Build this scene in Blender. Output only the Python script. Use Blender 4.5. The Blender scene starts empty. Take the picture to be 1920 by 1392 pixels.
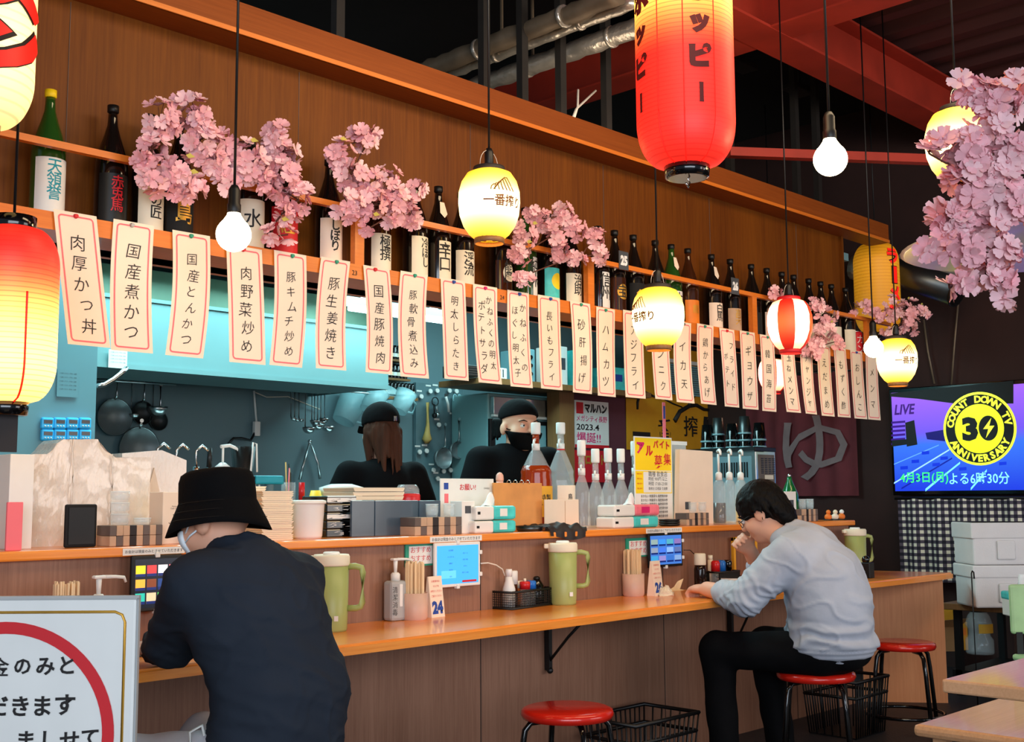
import bpy, bmesh, math, random
import numpy as np
from mathutils import Vector, Matrix, noise
sc = bpy.context.scene
COL = sc.collection
PI = math.pi
random.seed(7)
# ---------------------------------------------------------------- camera, world, daylight, exposure
CAMZ = 1.2
FPX, CX, CY = 2180.0, 960.0, 696.0
def _n(v): return v / np.linalg.norm(v)
_ex = _n(np.array([2150., 224., FPX])); _up = np.array([-210., -20696., FPX]); _up = _n(_up - _ex * (_up @ _ex)); _ey = np.cross(_up, _ex)
RW = np.stack([_ex, _ey, _up])          # world <- camera (right, down, forward)
cam_d = bpy.data.cameras.new('camera'); cam = bpy.data.objects.new('camera', cam_d); COL.objects.link(cam)
cam_d.sensor_fit = 'HORIZONTAL'; cam_d.sensor_width = 36; cam_d.lens = FPX / 1920 * 36; cam_d.clip_start = .05
_m = Matrix.Identity(4)
for r in range(3):
    _m[r][0] = RW[r][0]; _m[r][1] = -RW[r][1]; _m[r][2] = -RW[r][2]
_m[2][3] = CAMZ
cam.matrix_world = _m
sc.camera = cam
w = bpy.data.worlds.new('World'); sc.world = w; w.use_nodes = True
w.node_tree.nodes['Background'].inputs[0].default_value = (.62, .78, 1, 1); w.node_tree.nodes['Background'].inputs[1].default_value = .22
sc.view_settings.view_transform = 'Standard'; sc.view_settings.look = 'None'
sc.view_settings.gamma = 1; sc.view_settings.use_curve_mapping = False; sc.view_settings.exposure = .34
sc.cycles.max_bounces = 8; sc.cycles.transparent_max_bounces = 12; sc.cycles.caustics_reflective = False; sc.cycles.caustics_refractive = False
sc.cycles.sample_clamp_indirect = 6
def area(name, loc, target, sx, sy, power, color):
    d = bpy.data.lights.new(name, 'AREA'); d.shape = 'RECTANGLE'; d.size = sx; d.size_y = sy; d.energy = power; d.color = color
    o = bpy.data.objects.new(name, d); COL.objects.link(o); o.location = loc
    o.rotation_euler = (Vector(target) - Vector(loc)).to_track_quat('-Z', 'Y').to_euler()
    return o
area('daylight_shopfront', (-1.6, -3.2, 2.0), (3.0, 3.0, .9), 6.5, 2.6, 270, (.78, .88, 1))
area('daylight_side_window', (6.5, -3.0, 1.9), (5.5, 3.2, .8), 4.0, 2.2, 95, (1, .93, .9))
area('kitchen_ceiling_light', (4.2, 4.9, 2.7), (4.2, 5.0, 0), 3.6, .8, 80, (.55, .95, 1))
area('kitchen_left_light', (2.4, 4.5, 2.7), (2.4, 4.9, 0), .9, .7, 14, (.55, .95, 1))
area('duct_fill_light', (4.5, 3.75, 3.0), (4.6, 3.9, 3.7), 1.2, .15, 2.2, (1, .8, .6))  # unseen fill light, added only to brighten the ceiling ducts
area('dining_ceiling_light', (3.6, 1.6, 3.2), (3.9, 3.2, 1.2), 3.5, .5, 42, (1, .74, .45))
# ---------------------------------------------------------------- helpers
def ray(px, py): return RW @ np.array([(px - CX) / FPX, (py - CY) / FPX, 1.0])
def at(px, py, Y=None, X=None, Z=None):  # the point of a real plane that a pixel of the photograph shows
    r = ray(px, py)
    k = Y / r[1] if Y is not None else X / r[0] if X is not None else (Z - CAMZ) / r[2]
    p = r * k; p[2] += CAMZ
    return Vector(p)
def atd(px, py, d):
    p = ray(px, py) * d; p[2] += CAMZ; return Vector(p)
def srgb(*c):
    return tuple((x / 255 / 12.92 if x / 255 <= .04045 else ((x / 255 + .055) / 1.055) ** 2.4) for x in c)
NTH = 'bottom second third fourth fifth sixth seventh eighth ninth tenth eleventh twelfth thirteenth fourteenth fifteenth sixteenth seventeenth eighteenth nineteenth twentieth twenty-first twenty-second twenty-third twenty-fourth twenty-fifth twenty-sixth'.split()
MATS = {}
def M(name, rgb=None, rough=.5, metal=0, emit=0, ecol=None, trans=0, alpha=1, var=.12, scale=9, stretch=(1, 1, 1), bump=0, bscale=60, coat=0, ior=1.45, sss=0):
    if rgb is None: return MATS[name]
    m = bpy.data.materials.new(name); m.use_nodes = True; nt = m.node_tree; N = nt.nodes; L = nt.links
    b = N['Principled BSDF']; c = srgb(*rgb)
    b.inputs['Roughness'].default_value = rough; b.inputs['Metallic'].default_value = metal
    b.inputs['Transmission Weight'].default_value = trans; b.inputs['Alpha'].default_value = alpha
    b.inputs['Coat Weight'].default_value = coat; b.inputs['IOR'].default_value = ior; b.inputs['Coat Roughness'].default_value = .08
    if sss: b.inputs['Subsurface Weight'].default_value = sss; b.inputs['Subsurface Radius'].default_value = (.012, .006, .004)
    tc = N.new('ShaderNodeTexCoord'); mp = N.new('ShaderNodeMapping'); mp.inputs['Scale'].default_value = stretch
    L.new(tc.outputs['Object'], mp.inputs[0])
    nz = N.new('ShaderNodeTexNoise'); nz.inputs['Scale'].default_value = scale; nz.inputs['Detail'].default_value = 3
    L.new(mp.outputs[0], nz.inputs['Vector'])
    rp = N.new('ShaderNodeValToRGB')
    rp.color_ramp.elements[0].position = .3; rp.color_ramp.elements[1].position = .7
    rp.color_ramp.elements[0].color = (*[x * (1 - var) for x in c], 1); rp.color_ramp.elements[1].color = (*[min(1, x * (1 + var)) for x in c], 1)
    L.new(nz.outputs[0], rp.inputs[0]); L.new(rp.outputs[0], b.inputs['Base Color'])
    if emit:
        b.inputs['Emission Strength'].default_value = emit; b.inputs['Emission Color'].default_value = (*(srgb(*ecol) if ecol else c), 1)
    if bump:
        n2 = N.new('ShaderNodeTexNoise'); n2.inputs['Scale'].default_value = bscale; n2.inputs['Detail'].default_value = 4; L.new(mp.outputs[0], n2.inputs['Vector'])
        bp = N.new('ShaderNodeBump'); bp.inputs['Strength'].default_value = bump; bp.inputs['Distance'].default_value = .01
        L.new(n2.outputs[0], bp.inputs['Height']); L.new(bp.outputs[0], b.inputs['Normal'])
    MATS[name] = m; return m
class MB:
    def __init__(s): s.v = []; s.f = []; s.mi = []; s.sm = []; s.cur = 0
    def mat(s, i): s.cur = i; return s
    def add(s, vs, fs, smooth=False):
        o = len(s.v); s.v += [tuple(v) for v in vs]
        for f in fs: s.f.append([o + i for i in f]); s.mi.append(s.cur); s.sm.append(smooth)
        return s
    def box(s, x0, x1, y0, y1, z0, z1, bev=0, R=None):
        if bev <= 0:
            vs = [(x, y, z) for x in (x0, x1) for y in (y0, y1) for z in (z0, z1)]
            fs = [(0, 1, 3, 2), (4, 6, 7, 5), (0, 4, 5, 1), (2, 3, 7, 6), (0, 2, 6, 4), (1, 5, 7, 3)]
        else:
            bm = bmesh.new(); bmesh.ops.create_cube(bm, size=1)
            for v in bm.verts: v.co = Vector((x0 if v.co.x < 0 else x1, y0 if v.co.y < 0 else y1, z0 if v.co.z < 0 else z1))
            bmesh.ops.bevel(bm, geom=bm.edges[:], offset=bev, segments=2, affect='EDGES', profile=.5)
            bm.verts.index_update(); vs = [v.co.copy() for v in bm.verts]; fs = [[v.index for v in f.verts] for f in bm.faces]; bm.free()
        if R is not None: vs = [R @ Vector(v) for v in vs]
        return s.add(vs, fs)
    def lathe(s, prof, n=20, c=(0, 0, 0), cap=True, R=None, smooth=True, sx=1, sy=1):
        vs = []; fs = []
        for r, z in prof:
            for k in range(n):
                a = 2 * PI * k / n; vs.append((r * sx * math.cos(a), r * sy * math.sin(a), z))
        for i in range(len(prof) - 1):
            for k in range(n):
                k2 = (k + 1) % n; fs.append((i * n + k, i * n + k2, (i + 1) * n + k2, (i + 1) * n + k))
        if R is not None: vs = [R @ Vector(v) for v in vs]
        vs = [(v[0] + c[0], v[1] + c[1], v[2] + c[2]) for v in vs]
        s.add(vs, fs, smooth)
        if cap:
            o = len(s.v) - len(vs)
            for i, rev in ((0, True), (len(prof) - 1, False)):
                if prof[i][0] > 1e-4:
                    f = [o + i * n + k for k in range(n)]; s.f.append(f[::-1] if rev else f); s.mi.append(s.cur); s.sm.append(False)
        return s
    def cyl(s, p0, p1, r0, r1=None, n=12, cap=True):
        p0, p1 = Vector(p0), Vector(p1); d = p1 - p0
        R = d.to_track_quat('Z', 'Y').to_matrix()
        return s.lathe([(r0, 0), (r1 if r1 is not None else r0, d.length)], n, p0, cap, R)
    def tube(s, pts, r, n=8, closed=False):
        pts = [Vector(p) for p in pts]; vs = []; fs = []; m = len(pts)
        for i, p in enumerate(pts):
            a = pts[(i - 1) % m] if (i or closed) else p; b = pts[(i + 1) % m] if (i < m - 1 or closed) else p
            q = (b - a).to_track_quat('Z', 'Y')
            rr = r[i] if isinstance(r, (list, tuple)) else r
            for k in range(n):
                t = 2 * PI * k / n; vs.append(p + q @ Vector((rr * math.cos(t), rr * math.sin(t), 0)))
        for i in range(m if closed else m - 1):
            j = (i + 1) % m
            for k in range(n): fs.append((i * n + k, i * n + (k + 1) % n, j * n + (k + 1) % n, j * n + k))
        s.add(vs, fs, True)
        if not closed:
            o = len(s.v) - len(vs); s.f.append([o + k for k in range(n)][::-1]); s.f.append([o + (m - 1) * n + k for k in range(n)]); s.mi += [s.cur] * 2; s.sm += [False] * 2
        return s
    def sph(s, c, r, n=14, sc3=(1, 1, 1), R=None):
        m = n // 2; prof = [(max(1e-5, r * math.sin(PI * i / m)), -r * math.cos(PI * i / m)) for i in range(m + 1)]
        S = Matrix.Diagonal(sc3); R = (R @ S) if R is not None else S
        return s.lathe(prof, n, c, False, R)
    def prism(s, poly, h0, h1, axis='z'):   # poly of 2-D points; axis 'z': xy, 'y': xz, 'x': yz
        f = {'z': lambda a, b, h: (a, b, h), 'y': lambda a, b, h: (a, h, b), 'x': lambda a, b, h: (h, a, b)}[axis]
        n = len(poly); vs = [f(a, b, h0) for a, b in poly] + [f(a, b, h1) for a, b in poly]
        fs = [list(range(n))[::-1], list(range(n, 2 * n))] + [(i, (i + 1) % n, n + (i + 1) % n, n + i) for i in range(n)]
        return s.add(vs, fs)
    def mesh(s, name, mats):
        me = bpy.data.meshes.new(name); me.from_pydata(s.v, [], s.f)
        for m in (mats if isinstance(mats, (list, tuple)) else [mats]): me.materials.append(M(m) if isinstance(m, str) else m)
        me.polygons.foreach_set('material_index', s.mi); me.polygons.foreach_set('use_smooth', s.sm); me.update()
        bm = bmesh.new(); bm.from_mesh(me); bmesh.ops.recalc_face_normals(bm, faces=bm.faces[:]); bm.to_mesh(me); bm.free()
        return me
    def obj(s, name, mats, parent=None, loc=(0, 0, 0), rot=(0, 0, 0)): return O(name, s.mesh(name, mats), parent, loc, rot)
def O(name, me, parent=None, loc=(0, 0, 0), rot=(0, 0, 0)):
    o = bpy.data.objects.new(name, me); COL.objects.link(o); o.parent = parent; o.location = loc; o.rotation_euler = rot; return o
def tag(o, label, cat, group=None):
    o['label'] = label; o['category'] = cat
    if group: o['group'] = group
    return o
def T(name, label, cat, loc=(0, 0, 0), rz=0, group=None, rot=None):
    o = bpy.data.objects.new(name, None); COL.objects.link(o); o.location = loc; o.rotation_euler = rot or (0, 0, rz); o.empty_display_size = .05
    return tag(o, label, cat, group)
def S(o): o['kind'] = 'structure'; return o
def kids(o): return [c for c in bpy.data.objects if c.parent == o]
def dup(root, loc, rz=None, label=None, rot=None):
    def cp(o, par):
        c = o.copy(); COL.objects.link(c); c.parent = par
        for k in KID[o.name]: cp(k, c)
        return c
    KID = {}
    for o in COL.objects:
        KID.setdefault(o.name, [])
        if o.parent: KID.setdefault(o.parent.name, []).append(o)
    r = cp(root, None); r.location = loc
    if rz is not None: r.rotation_euler = (0, 0, rz)
    if rot is not None: r.rotation_euler = rot
    if label: r['label'] = label
    return r
def tmesh(body, size=1, spacing=1.0, off=0, shear=0, ext=0, align='CENTER', mid=True):   # flat lettering mesh, xy plane, centred
    c = bpy.data.curves.new('lettering', 'FONT'); c.body = body; c.size = size; c.align_x = align; c.space_line = spacing
    c.offset = min(off, .010 * size) if size > .0405 and any(ord(q) > 0x4DFF for q in body) else off; c.shear = shear; c.resolution_u = 2; c.extrude = ext
    o = bpy.data.objects.new('lettering', c); COL.objects.link(o)
    dg = bpy.context.evaluated_depsgraph_get(); me = bpy.data.meshes.new_from_object(o.evaluated_get(dg))
    bpy.data.objects.remove(o); bpy.data.curves.remove(c); me.materials.clear()
    n = len(me.vertices); a = np.zeros(n * 3); me.vertices.foreach_get('co', a); a = a.reshape(-1, 3)
    if mid and n: a[:, 1] -= (a[:, 1].max() + a[:, 1].min()) / 2
    if mid and n and align == 'CENTER': a[:, 0] -= (a[:, 0].max() + a[:, 0].min()) / 2
    me.vertices.foreach_set('co', a.ravel()); me.update()
    return me
def fit(me, w=None, h=None):
    n = len(me.vertices); a = np.zeros(n * 3); me.vertices.foreach_get('co', a); a = a.reshape(-1, 3)
    d = a.max(0) - a.min(0)
    sx = w / d[0] if w else None; sy = h / d[1] if h else None
    sx = sx or sy; sy = sy or sx
    a *= (sx, sy, 1); me.vertices.foreach_set('co', a.ravel()); me.update(); return me
def warp(me, fn):
    n = len(me.vertices); a = np.zeros(n * 3); me.vertices.foreach_get('co', a); a = a.reshape(-1, 3)
    a = np.array([fn(*p) for p in a]); me.vertices.foreach_set('co', a.ravel()); me.update(); return me
def slice_mesh(me, dx, axes=(0,)):   # cut lettering into narrow strips so that it can follow a curved face
    bm = bmesh.new(); bm.from_mesh(me)
    for ax in axes:
        cs = [v.co[ax] for v in bm.verts]; k = math.floor(min(cs) / dx) + 1
        while k * dx < max(cs):
            co = Vector((0, 0, 0)); co[ax] = k * dx; no = Vector((0, 0, 0)); no[ax] = 1
            bmesh.ops.bisect_plane(bm, geom=bm.verts[:] + bm.edges[:] + bm.faces[:], plane_co=co, plane_no=no); k += 1
    bm.to_mesh(me); bm.free(); return me
FRONT = (PI / 2, 0, 0)      # xy lettering turned to face -Y
def text(parent, body, mat, loc, w=None, h=None, rot=FRONT, name='lettering', **k):
    me = tmesh(body, **k)
    if not len(me.vertices): return None
    if w or h: fit(me, w, h)
    me.materials.append(M(mat)); o = O(name, me, parent, loc, rot)
    if len(body.replace('\n', '')) > 1: o['kind'] = 'stuff'
    return o
def vert(s): return '\n'.join(s)
def panel(parent, name, mat, w, h, loc, rot=FRONT, t=.001):   # thin sheet in xy then rotated
    return MB().box(-w / 2, w / 2, -h / 2, h / 2, -t, 0).obj(name, mat, parent, loc, rot)
# ---------------------------------------------------------------- materials
def grain_mat(name, rgb, rgb2, rough, axis='Z', scale=30, coat=0, bump=.05):
    m = bpy.data.materials.new(name); m.use_nodes = True; nt = m.node_tree; N = nt.nodes; L = nt.links; b = N['Principled BSDF']
    b.inputs['Roughness'].default_value = rough; b.inputs['Coat Weight'].default_value = coat; b.inputs['Coat Roughness'].default_value = .06
    tc = N.new('ShaderNodeTexCoord'); mp = N.new('ShaderNodeMapping'); st = {'X': (.03, 1, 1), 'Y': (1, .03, 1), 'Z': (1, 1, .03)}[axis]
    mp.inputs['Scale'].default_value = st; L.new(tc.outputs['Object'], mp.inputs[0])
    n1 = N.new('ShaderNodeTexNoise'); n1.inputs['Scale'].default_value = scale * 3; n1.inputs['Detail'].default_value = 6; n1.inputs['Roughness'].default_value = .7; L.new(mp.outputs[0], n1.inputs['Vector'])
    n2 = N.new('ShaderNodeTexNoise'); n2.inputs['Scale'].default_value = scale * .12; n2.inputs['Detail'].default_value = 2; L.new(mp.outputs[0], n2.inputs['Vector'])
    mx = N.new('ShaderNodeMath'); mx.operation = 'MULTIPLY_ADD'; mx.inputs[1].default_value = .6; L.new(n1.outputs[0], mx.inputs[0])
    m2 = N.new('ShaderNodeMath'); m2.operation = 'MULTIPLY'; m2.inputs[1].default_value = .4; L.new(n2.outputs[0], m2.inputs[0]); L.new(m2.outputs[0], mx.inputs[2])
    rp = N.new('ShaderNodeValToRGB'); rp.color_ramp.elements[0].position = .36; rp.color_ramp.elements[1].position = .64
    rp.color_ramp.elements[0].color = (*srgb(*rgb), 1); rp.color_ramp.elements[1].color = (*srgb(*rgb2), 1)
    L.new(mx.outputs[0], rp.inputs[0]); L.new(rp.outputs[0], b.inputs['Base Color'])
    bp = N.new('ShaderNodeBump'); bp.inputs['Strength'].default_value = bump; bp.inputs['Distance'].default_value = .003; L.new(n1.outputs[0], bp.inputs['Height']); L.new(bp.outputs[0], b.inputs['Normal'])
    MATS[name] = m
grain_mat('fascia wood', (94, 46, 8), (124, 68, 14), .5, 'Z')
grain_mat('trim wood', (128, 60, 18), (150, 76, 26), .5, 'X')
grain_mat('shelf wood', (214, 110, 32), (232, 130, 44), .35, 'X', coat=.3)
grain_mat('counter wood', (232, 128, 36), (252, 160, 66), .28, 'X', coat=.35)
grain_mat('counter panel', (126, 84, 62), (156, 112, 88), .5, 'Z', scale=40)
grain_mat('end panel wood', (196, 122, 70), (216, 146, 92), .5, 'Z')
grain_mat('post wood', (120, 82, 44), (150, 104, 60), .5, 'Z')
grain_mat('pale table wood', (214, 158, 112), (232, 180, 136), .35, 'X', coat=.3)
M('black', (12, 12, 13), .45); M('black gloss', (8, 8, 9), .12, coat=.5); M('black matte', (14, 14, 15), .8)
M('white', (236, 234, 228), .5, var=.03); M('white gloss', (240, 238, 234), .25, var=.03); M('cream', (238, 226, 200), .6, var=.05)
M('ceiling black', (16, 14, 14), .9); M('floor dark', (44, 42, 46), .55, bump=.2); M('end wall', (52, 30, 26), .8, var=.2, scale=3)
M('red steel', (168, 50, 32), .55, var=.15, scale=4); M('deck', (72, 34, 32), .6, var=.3, scale=3, stretch=(4, .3, 1))
M('teal wall', (104, 130, 136), .6, var=.05, scale=2); M('teal light wall', (112, 156, 164), .55, var=.05, scale=2)
M('hood steel', (128, 170, 172), .42, metal=.2, var=.05, scale=2); M('hood green', (120, 150, 128), .5, metal=.2, var=.2, scale=4)
M('steel', (190, 194, 194), .28, metal=1, var=.06); M('dark steel', (88, 92, 92), .35, metal=.9); M('chrome', (225, 225, 225), .1, metal=1, var=.02)
M('foil', (226, 216, 200), .3, metal=.7, bump=1, bscale=18, var=.15); M('grey pipe', (128, 112, 92), .5, metal=.4, var=.2); M('grey stud', (38, 34, 30), .6)
M('mauve wall', (96, 48, 58), .8, var=.1, scale=3); M('mauve cloth', (104, 44, 50), .9, var=.1); M('ochre', (214, 150, 26), .6, var=.05)
M('paper', (250, 228, 204), .7, var=.02); M('ink', (26, 22, 22), .6); M('pink border', (244, 116, 124), .6, var=.03); M('red print', (214, 32, 42), .5, var=.03)
M('gold', (214, 160, 60), .35, metal=.5); M('orange print', (238, 132, 30), .5); M('teal print', (24, 154, 172), .5); M('blue print', (36, 74, 160), .5); M('green print', (40, 150, 120), .5)
M('yellow print', (250, 210, 20), .5, var=.03); M('magenta print', (220, 30, 110), .5)
M('glass', (245, 250, 250), .05, alpha=.45, var=.01); M('clear plastic', (232, 242, 244), .08, alpha=.22, var=.02, coat=.6); M('frosted', (226, 228, 226), .4, trans=.45, var=.03, ior=1.2)
M('bottle dark', (20, 14, 10), .1, coat=.6, var=.05); M('bottle green', (34, 74, 22), .08, coat=.6, var=.05); M('bottle brown', (58, 28, 10), .1, coat=.6)
M('amber', (150, 48, 8), .1, alpha=.93, var=.05); M('jug green', (164, 174, 104), .38, var=.03); M('red seat', (214, 34, 20), .25, coat=.5, var=.05); M('red plastic', (206, 28, 34), .3); M('blue plastic', (30, 110, 200), .3)
M('bamboo', (240, 210, 166), .6, var=.12, scale=40, stretch=(1, 1, .1)); M('blossom', (236, 172, 180), .7, var=.14, scale=25); M('blossom pale', (246, 196, 200), .7, var=.12, scale=25); M('twig', (92, 52, 40), .8); M('leaf yellow', (206, 190, 90), .6)
for k in ('blossom', 'blossom pale'):
    MATS[k].node_tree.nodes['Principled BSDF'].inputs['Subsurface Weight'].default_value = .0
M('skin', (226, 166, 136), .55, var=.05, scale=6, sss=.12); M('skin pale', (236, 186, 158), .55, var=.05, scale=6, sss=.12)
M('hair black', (10, 8, 8), .55, var=.3, scale=30, stretch=(1, 1, .15), bump=.5, bscale=90); M('hair brown', (66, 38, 26), .7, var=.3, scale=40, stretch=(1, 1, .1), bump=.6, bscale=90)
M('shirt navy', (40, 46, 56), .85, var=.12, scale=5, bump=.25, bscale=14); M('shirt grey', (176, 182, 194), .9, var=.08, scale=8, bump=.3, bscale=16); M('shirt black', (7, 7, 9), .9, bump=.2, bscale=18)
M('trouser black', (12, 12, 14), .85, bump=.2, bscale=15); M('trouser pale', (196, 196, 204), .85, bump=.2, bscale=15); M('hat black', (12, 11, 12), .9, var=.15, bump=.2, bscale=40); M('mask black', (6, 6, 7), .85); M('mask white', (230, 236, 240), .8)
M('film', (232, 218, 204), .25, coat=.8, var=.05, scale=5, bump=1, bscale=22, stretch=(1.6, 1, .8)); M('film grey', (204, 204, 204), .2, coat=.8, var=.2, scale=7, bump=1, bscale=20)
M('cardboard', (206, 168, 124), .7); M('pale board', (238, 218, 196), .6, var=.03); M('kraft orange', (224, 152, 84), .6); M('tray', (240, 218, 188), .5, var=.03); M('tray edge', (190, 150, 110), .5)
M('slate gloss', (66, 82, 96), .22, coat=.4); M('stripe dark', (104, 92, 86), .6); M('stripe black', (40, 34, 34), .6); M('stripe tan', (200, 166, 136), .6); M('tissue teal', (72, 204, 200), .4, var=.18, scale=18); M('tissue pink', (250, 120, 136), .4, var=.18, scale=18); M('tissue', (246, 244, 242), .8)
M('yellow card', (255, 216, 20), .5, var=.02); M('poly', (226, 222, 220), .7, var=.03, bump=.1, bscale=120); M('yellow box', (224, 164, 40), .6); M('brown box', (150, 108, 66), .7)
M('timer blue', (60, 190, 250), .4); M('jug clear', (176, 222, 228), .25, alpha=.55); M('pan grey', (112, 122, 124), .38, metal=.3); M('wood spoon', (206, 172, 96), .6); M('cord white', (226, 216, 200), .5); M('soy', (30, 16, 12), .1); M('screen dark', (10, 12, 16), .15)
M('num white', (240, 240, 240), .5); M('num grey', (72, 76, 82), .5); M('orange food', (232, 120, 40), .6); M('green bottle', (20, 120, 60), .1, trans=.4, coat=.4); M('pink knob', (232, 176, 156), .5)
# light sources
M('bulb glow', (255, 236, 206), .4, emit=14, ecol=(255, 226, 176)); M('bulb neck', (240, 236, 228), .4)
M('tube glow', (230, 255, 255), .4, emit=9, ecol=(205, 252, 255))
def lantern_mat(name, col_top, col_glow, s_edge, s_core, zc, zr, ribs, base):
    # paper lit from inside: the paper near the lamp (height zc, spread zr) gets more light through
    m = bpy.data.materials.new(name); m.use_nodes = True; nt = m.node_tree; N = nt.nodes; L = nt.links; b = N['Principled BSDF']
    b.inputs['Base Color'].default_value = (*srgb(*base), 1); b.inputs['Roughness'].default_value = .5
    tc = N.new('ShaderNodeTexCoord'); sp = N.new('ShaderNodeSeparateXYZ'); L.new(tc.outputs['Object'], sp.inputs[0])
    d = N.new('ShaderNodeMath'); d.operation = 'SUBTRACT'; d.inputs[1].default_value = zc; L.new(sp.outputs[2], d.inputs[0])
    q = N.new('ShaderNodeMath'); q.operation = 'DIVIDE'; q.inputs[1].default_value = zr; L.new(d.outputs[0], q.inputs[0])
    a = N.new('ShaderNodeMath'); a.operation = 'ABSOLUTE'; L.new(q.outputs[0], a.inputs[0])
    rp = N.new('ShaderNodeValToRGB'); e = rp.color_ramp.elements; rp.color_ramp.interpolation = 'EASE'
    e[0].position = 0; e[0].color = (*srgb(*col_glow), 1); e[1].position = 1; e[1].color = (*srgb(*col_top), 1)
    L.new(a.outputs[0], rp.inputs[0])
    mr = N.new('ShaderNodeMapRange'); mr.inputs[3].default_value = s_core; mr.inputs[4].default_value = s_edge; mr.interpolation_type = 'SMOOTHSTEP'; L.new(a.outputs[0], mr.inputs[0])
    if ribs:
        w_ = N.new('ShaderNodeMath'); w_.operation = 'MULTIPLY'; w_.inputs[1].default_value = ribs * 2 * PI; L.new(sp.outputs[2], w_.inputs[0])
        s_ = N.new('ShaderNodeMath'); s_.operation = 'SINE'; L.new(w_.outputs[0], s_.inputs[0])
        g = N.new('ShaderNodeMapRange'); g.inputs[1].default_value = -1; g.inputs[2].default_value = -.5; g.inputs[3].default_value = .55; g.inputs[4].default_value = 1; L.new(s_.outputs[0], g.inputs[0])
        x = N.new('ShaderNodeMath'); x.operation = 'MULTIPLY'; L.new(mr.outputs[0], x.inputs[0]); L.new(g.outputs[0], x.inputs[1]); L.new(x.outputs[0], b.inputs['Emission Strength'])
    else: L.new(mr.outputs[0], b.inputs['Emission Strength'])
    L.new(rp.outputs[0], b.inputs['Emission Color']); MATS[name] = m
lantern_mat('lantern yellow', (255, 190, 8), (255, 240, 180), .85, 3.0, -.135, .125, 0, (250, 214, 90))
lantern_mat('lantern white', (255, 170, 110), (255, 236, 200), .9, 5.0, -.12, .14, 0, (250, 236, 220))
lantern_mat('lantern stripe red', (190, 20, 14), (255, 90, 40), .55, 1.6, -.12, .14, 0, (200, 30, 24))
lantern_mat('lantern red', (255, 34, 22), (255, 206, 96), .72, 4.5, -.36, .30, 75, (220, 40, 30))
lantern_mat('lantern red high', (255, 40, 28), (255, 214, 84), .8, 2.2, -.22, .27, 75, (220, 40, 30))
lantern_mat('lantern orange', (214, 140, 10), (236, 160, 30), .28, .36, -.2, .3, 45, (230, 150, 30))  # this lantern is unlit; a faint glow is painted into its paper
lantern_mat('lantern cream', (255, 214, 120), (255, 226, 150), .8, 1.3, -.4, .3, 40, (250, 224, 170))
M('ember red', (220, 24, 14), .5, emit=.75, ecol=(255, 30, 20)); M('dark red print', (90, 6, 5), .6, emit=.03, ecol=(120, 6, 4)); M('lantern ink', (110, 54, 6), .5, emit=.1, ecol=(170, 100, 8)); M('deep ink', (30, 14, 10), .6)
for k in ('hair black', 'hair brown', 'shirt black', 'hat black', 'trouser black', 'mask black', 'shirt navy'): MATS[k].node_tree.nodes['Principled BSDF'].inputs['Specular IOR Level'].default_value = .12
for k in ('fascia wood', 'trim wood'): MATS[k].node_tree.nodes['Principled BSDF'].inputs['Specular IOR Level'].default_value = .2
# ---------------------------------------------------------------- the room
S(MB().box(-3, 8.3, -4, 6.4, -.1, 0).obj('floor', 'floor dark'))
S(MB().box(-3, 8.3, 3.5, 6.4, 4.15, 4.25).obj('ceiling', 'ceiling black'))  # unlit half of the ceiling: its shade is put into the black material
deck = MB()
x = -3.0
while x < 8.1:
    deck.prism([(x, 4.2), (x + .05, 4.06), (x + .15, 4.06), (x + .2, 4.2), (x + .3, 4.2), (x + .3, 4.23), (x, 4.23)], -4, 3.5, 'y'); x += .3
S(deck.obj('ceiling_deck', 'deck'))
S(MB().box(8.1, 8.25, -4, 6.4, 0, 4.25).obj('wall_right', 'end wall'))
S(MB().box(2.3, 8.1, 6.2, 6.4, 0, 4.15).obj('wall_back', 'teal wall'))
S(MB().box(.2, 2.42, 5.0, 5.08, 0, 2.75).obj('wall_left', 'teal light wall'))
S(MB().box(2.34, 2.42, 5.08, 6.2, 0, 2.75).obj('wall_left_return', 'teal wall'))
S(MB().box(.4, 7.0, 3.72, 6.2, 2.75, 2.8).obj('ceiling_kitchen', 'teal light wall'))
# wooden fascia wall over the hatch, trim, shelf
fas = S(MB().box(.4, 6.70, 3.62, 3.72, 2.026, 2.93).obj('wall_front', 'fascia wood'))
MB().box(6.69, 6.715, 3.60, 3.74, 2.026, 2.86).obj('corner_strip', 'fascia wood', fas)
for xs in (1.62, 2.53, 3.44, 4.35, 5.26, 6.17):
    MB().box(xs - .0007, xs + .0007, 3.618, 3.622, 2.1, 2.84).obj('panel_joint', 'stripe dark', fas)
tr = S(MB().box(.4, 7.1, 3.48, 3.62, 2.85, 2.97).obj('trim_1', 'trim wood'))
MB().box(.4, 7.1, 3.474, 3.484, 2.85, 2.868).obj('edge_strip', 'shelf wood', tr)
shelf = T('bottle_shelf', 'long orange wood shelf with guard rail across the wooden wall over the kitchen hatch', 'shelf', (.5, 3.55, 2.026))
def inP(o, parent):   # parent a world-space mesh to an empty, keeping its place
    o.parent = parent; o.location = -Vector(parent.location); return o
inP(MB().box(.4, 7.0, 3.45, 3.75, 2.026, 2.066).obj('board', 'shelf wood'), shelf)
inP(MB().box(.4, 7.02, 3.43, 3.452, 2.022, 2.078).obj('front_edge', 'shelf wood'), shelf)
inP(MB().box(.4, 7.02, 3.45, 3.475, 2.287, 2.309).obj('rail', 'shelf wood'), shelf)
for px in (671, 1105, 1410, 1622):
    p = at(px, 500, Y=3.46)
    inP(MB().box(p.x - .022, p.x + .022, 3.45, 3.478, 2.066, 2.288).obj('rail_post', 'shelf wood'), shelf)
for px, s in ((676, '23'), (947, '24')):
    p = at(px - 15, 0, Y=3.43)
    text(shelf, s, 'stripe black', (p.x - .5 + .02, 3.428 - 3.55, .018), h=.018, name='shelf_number')
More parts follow.
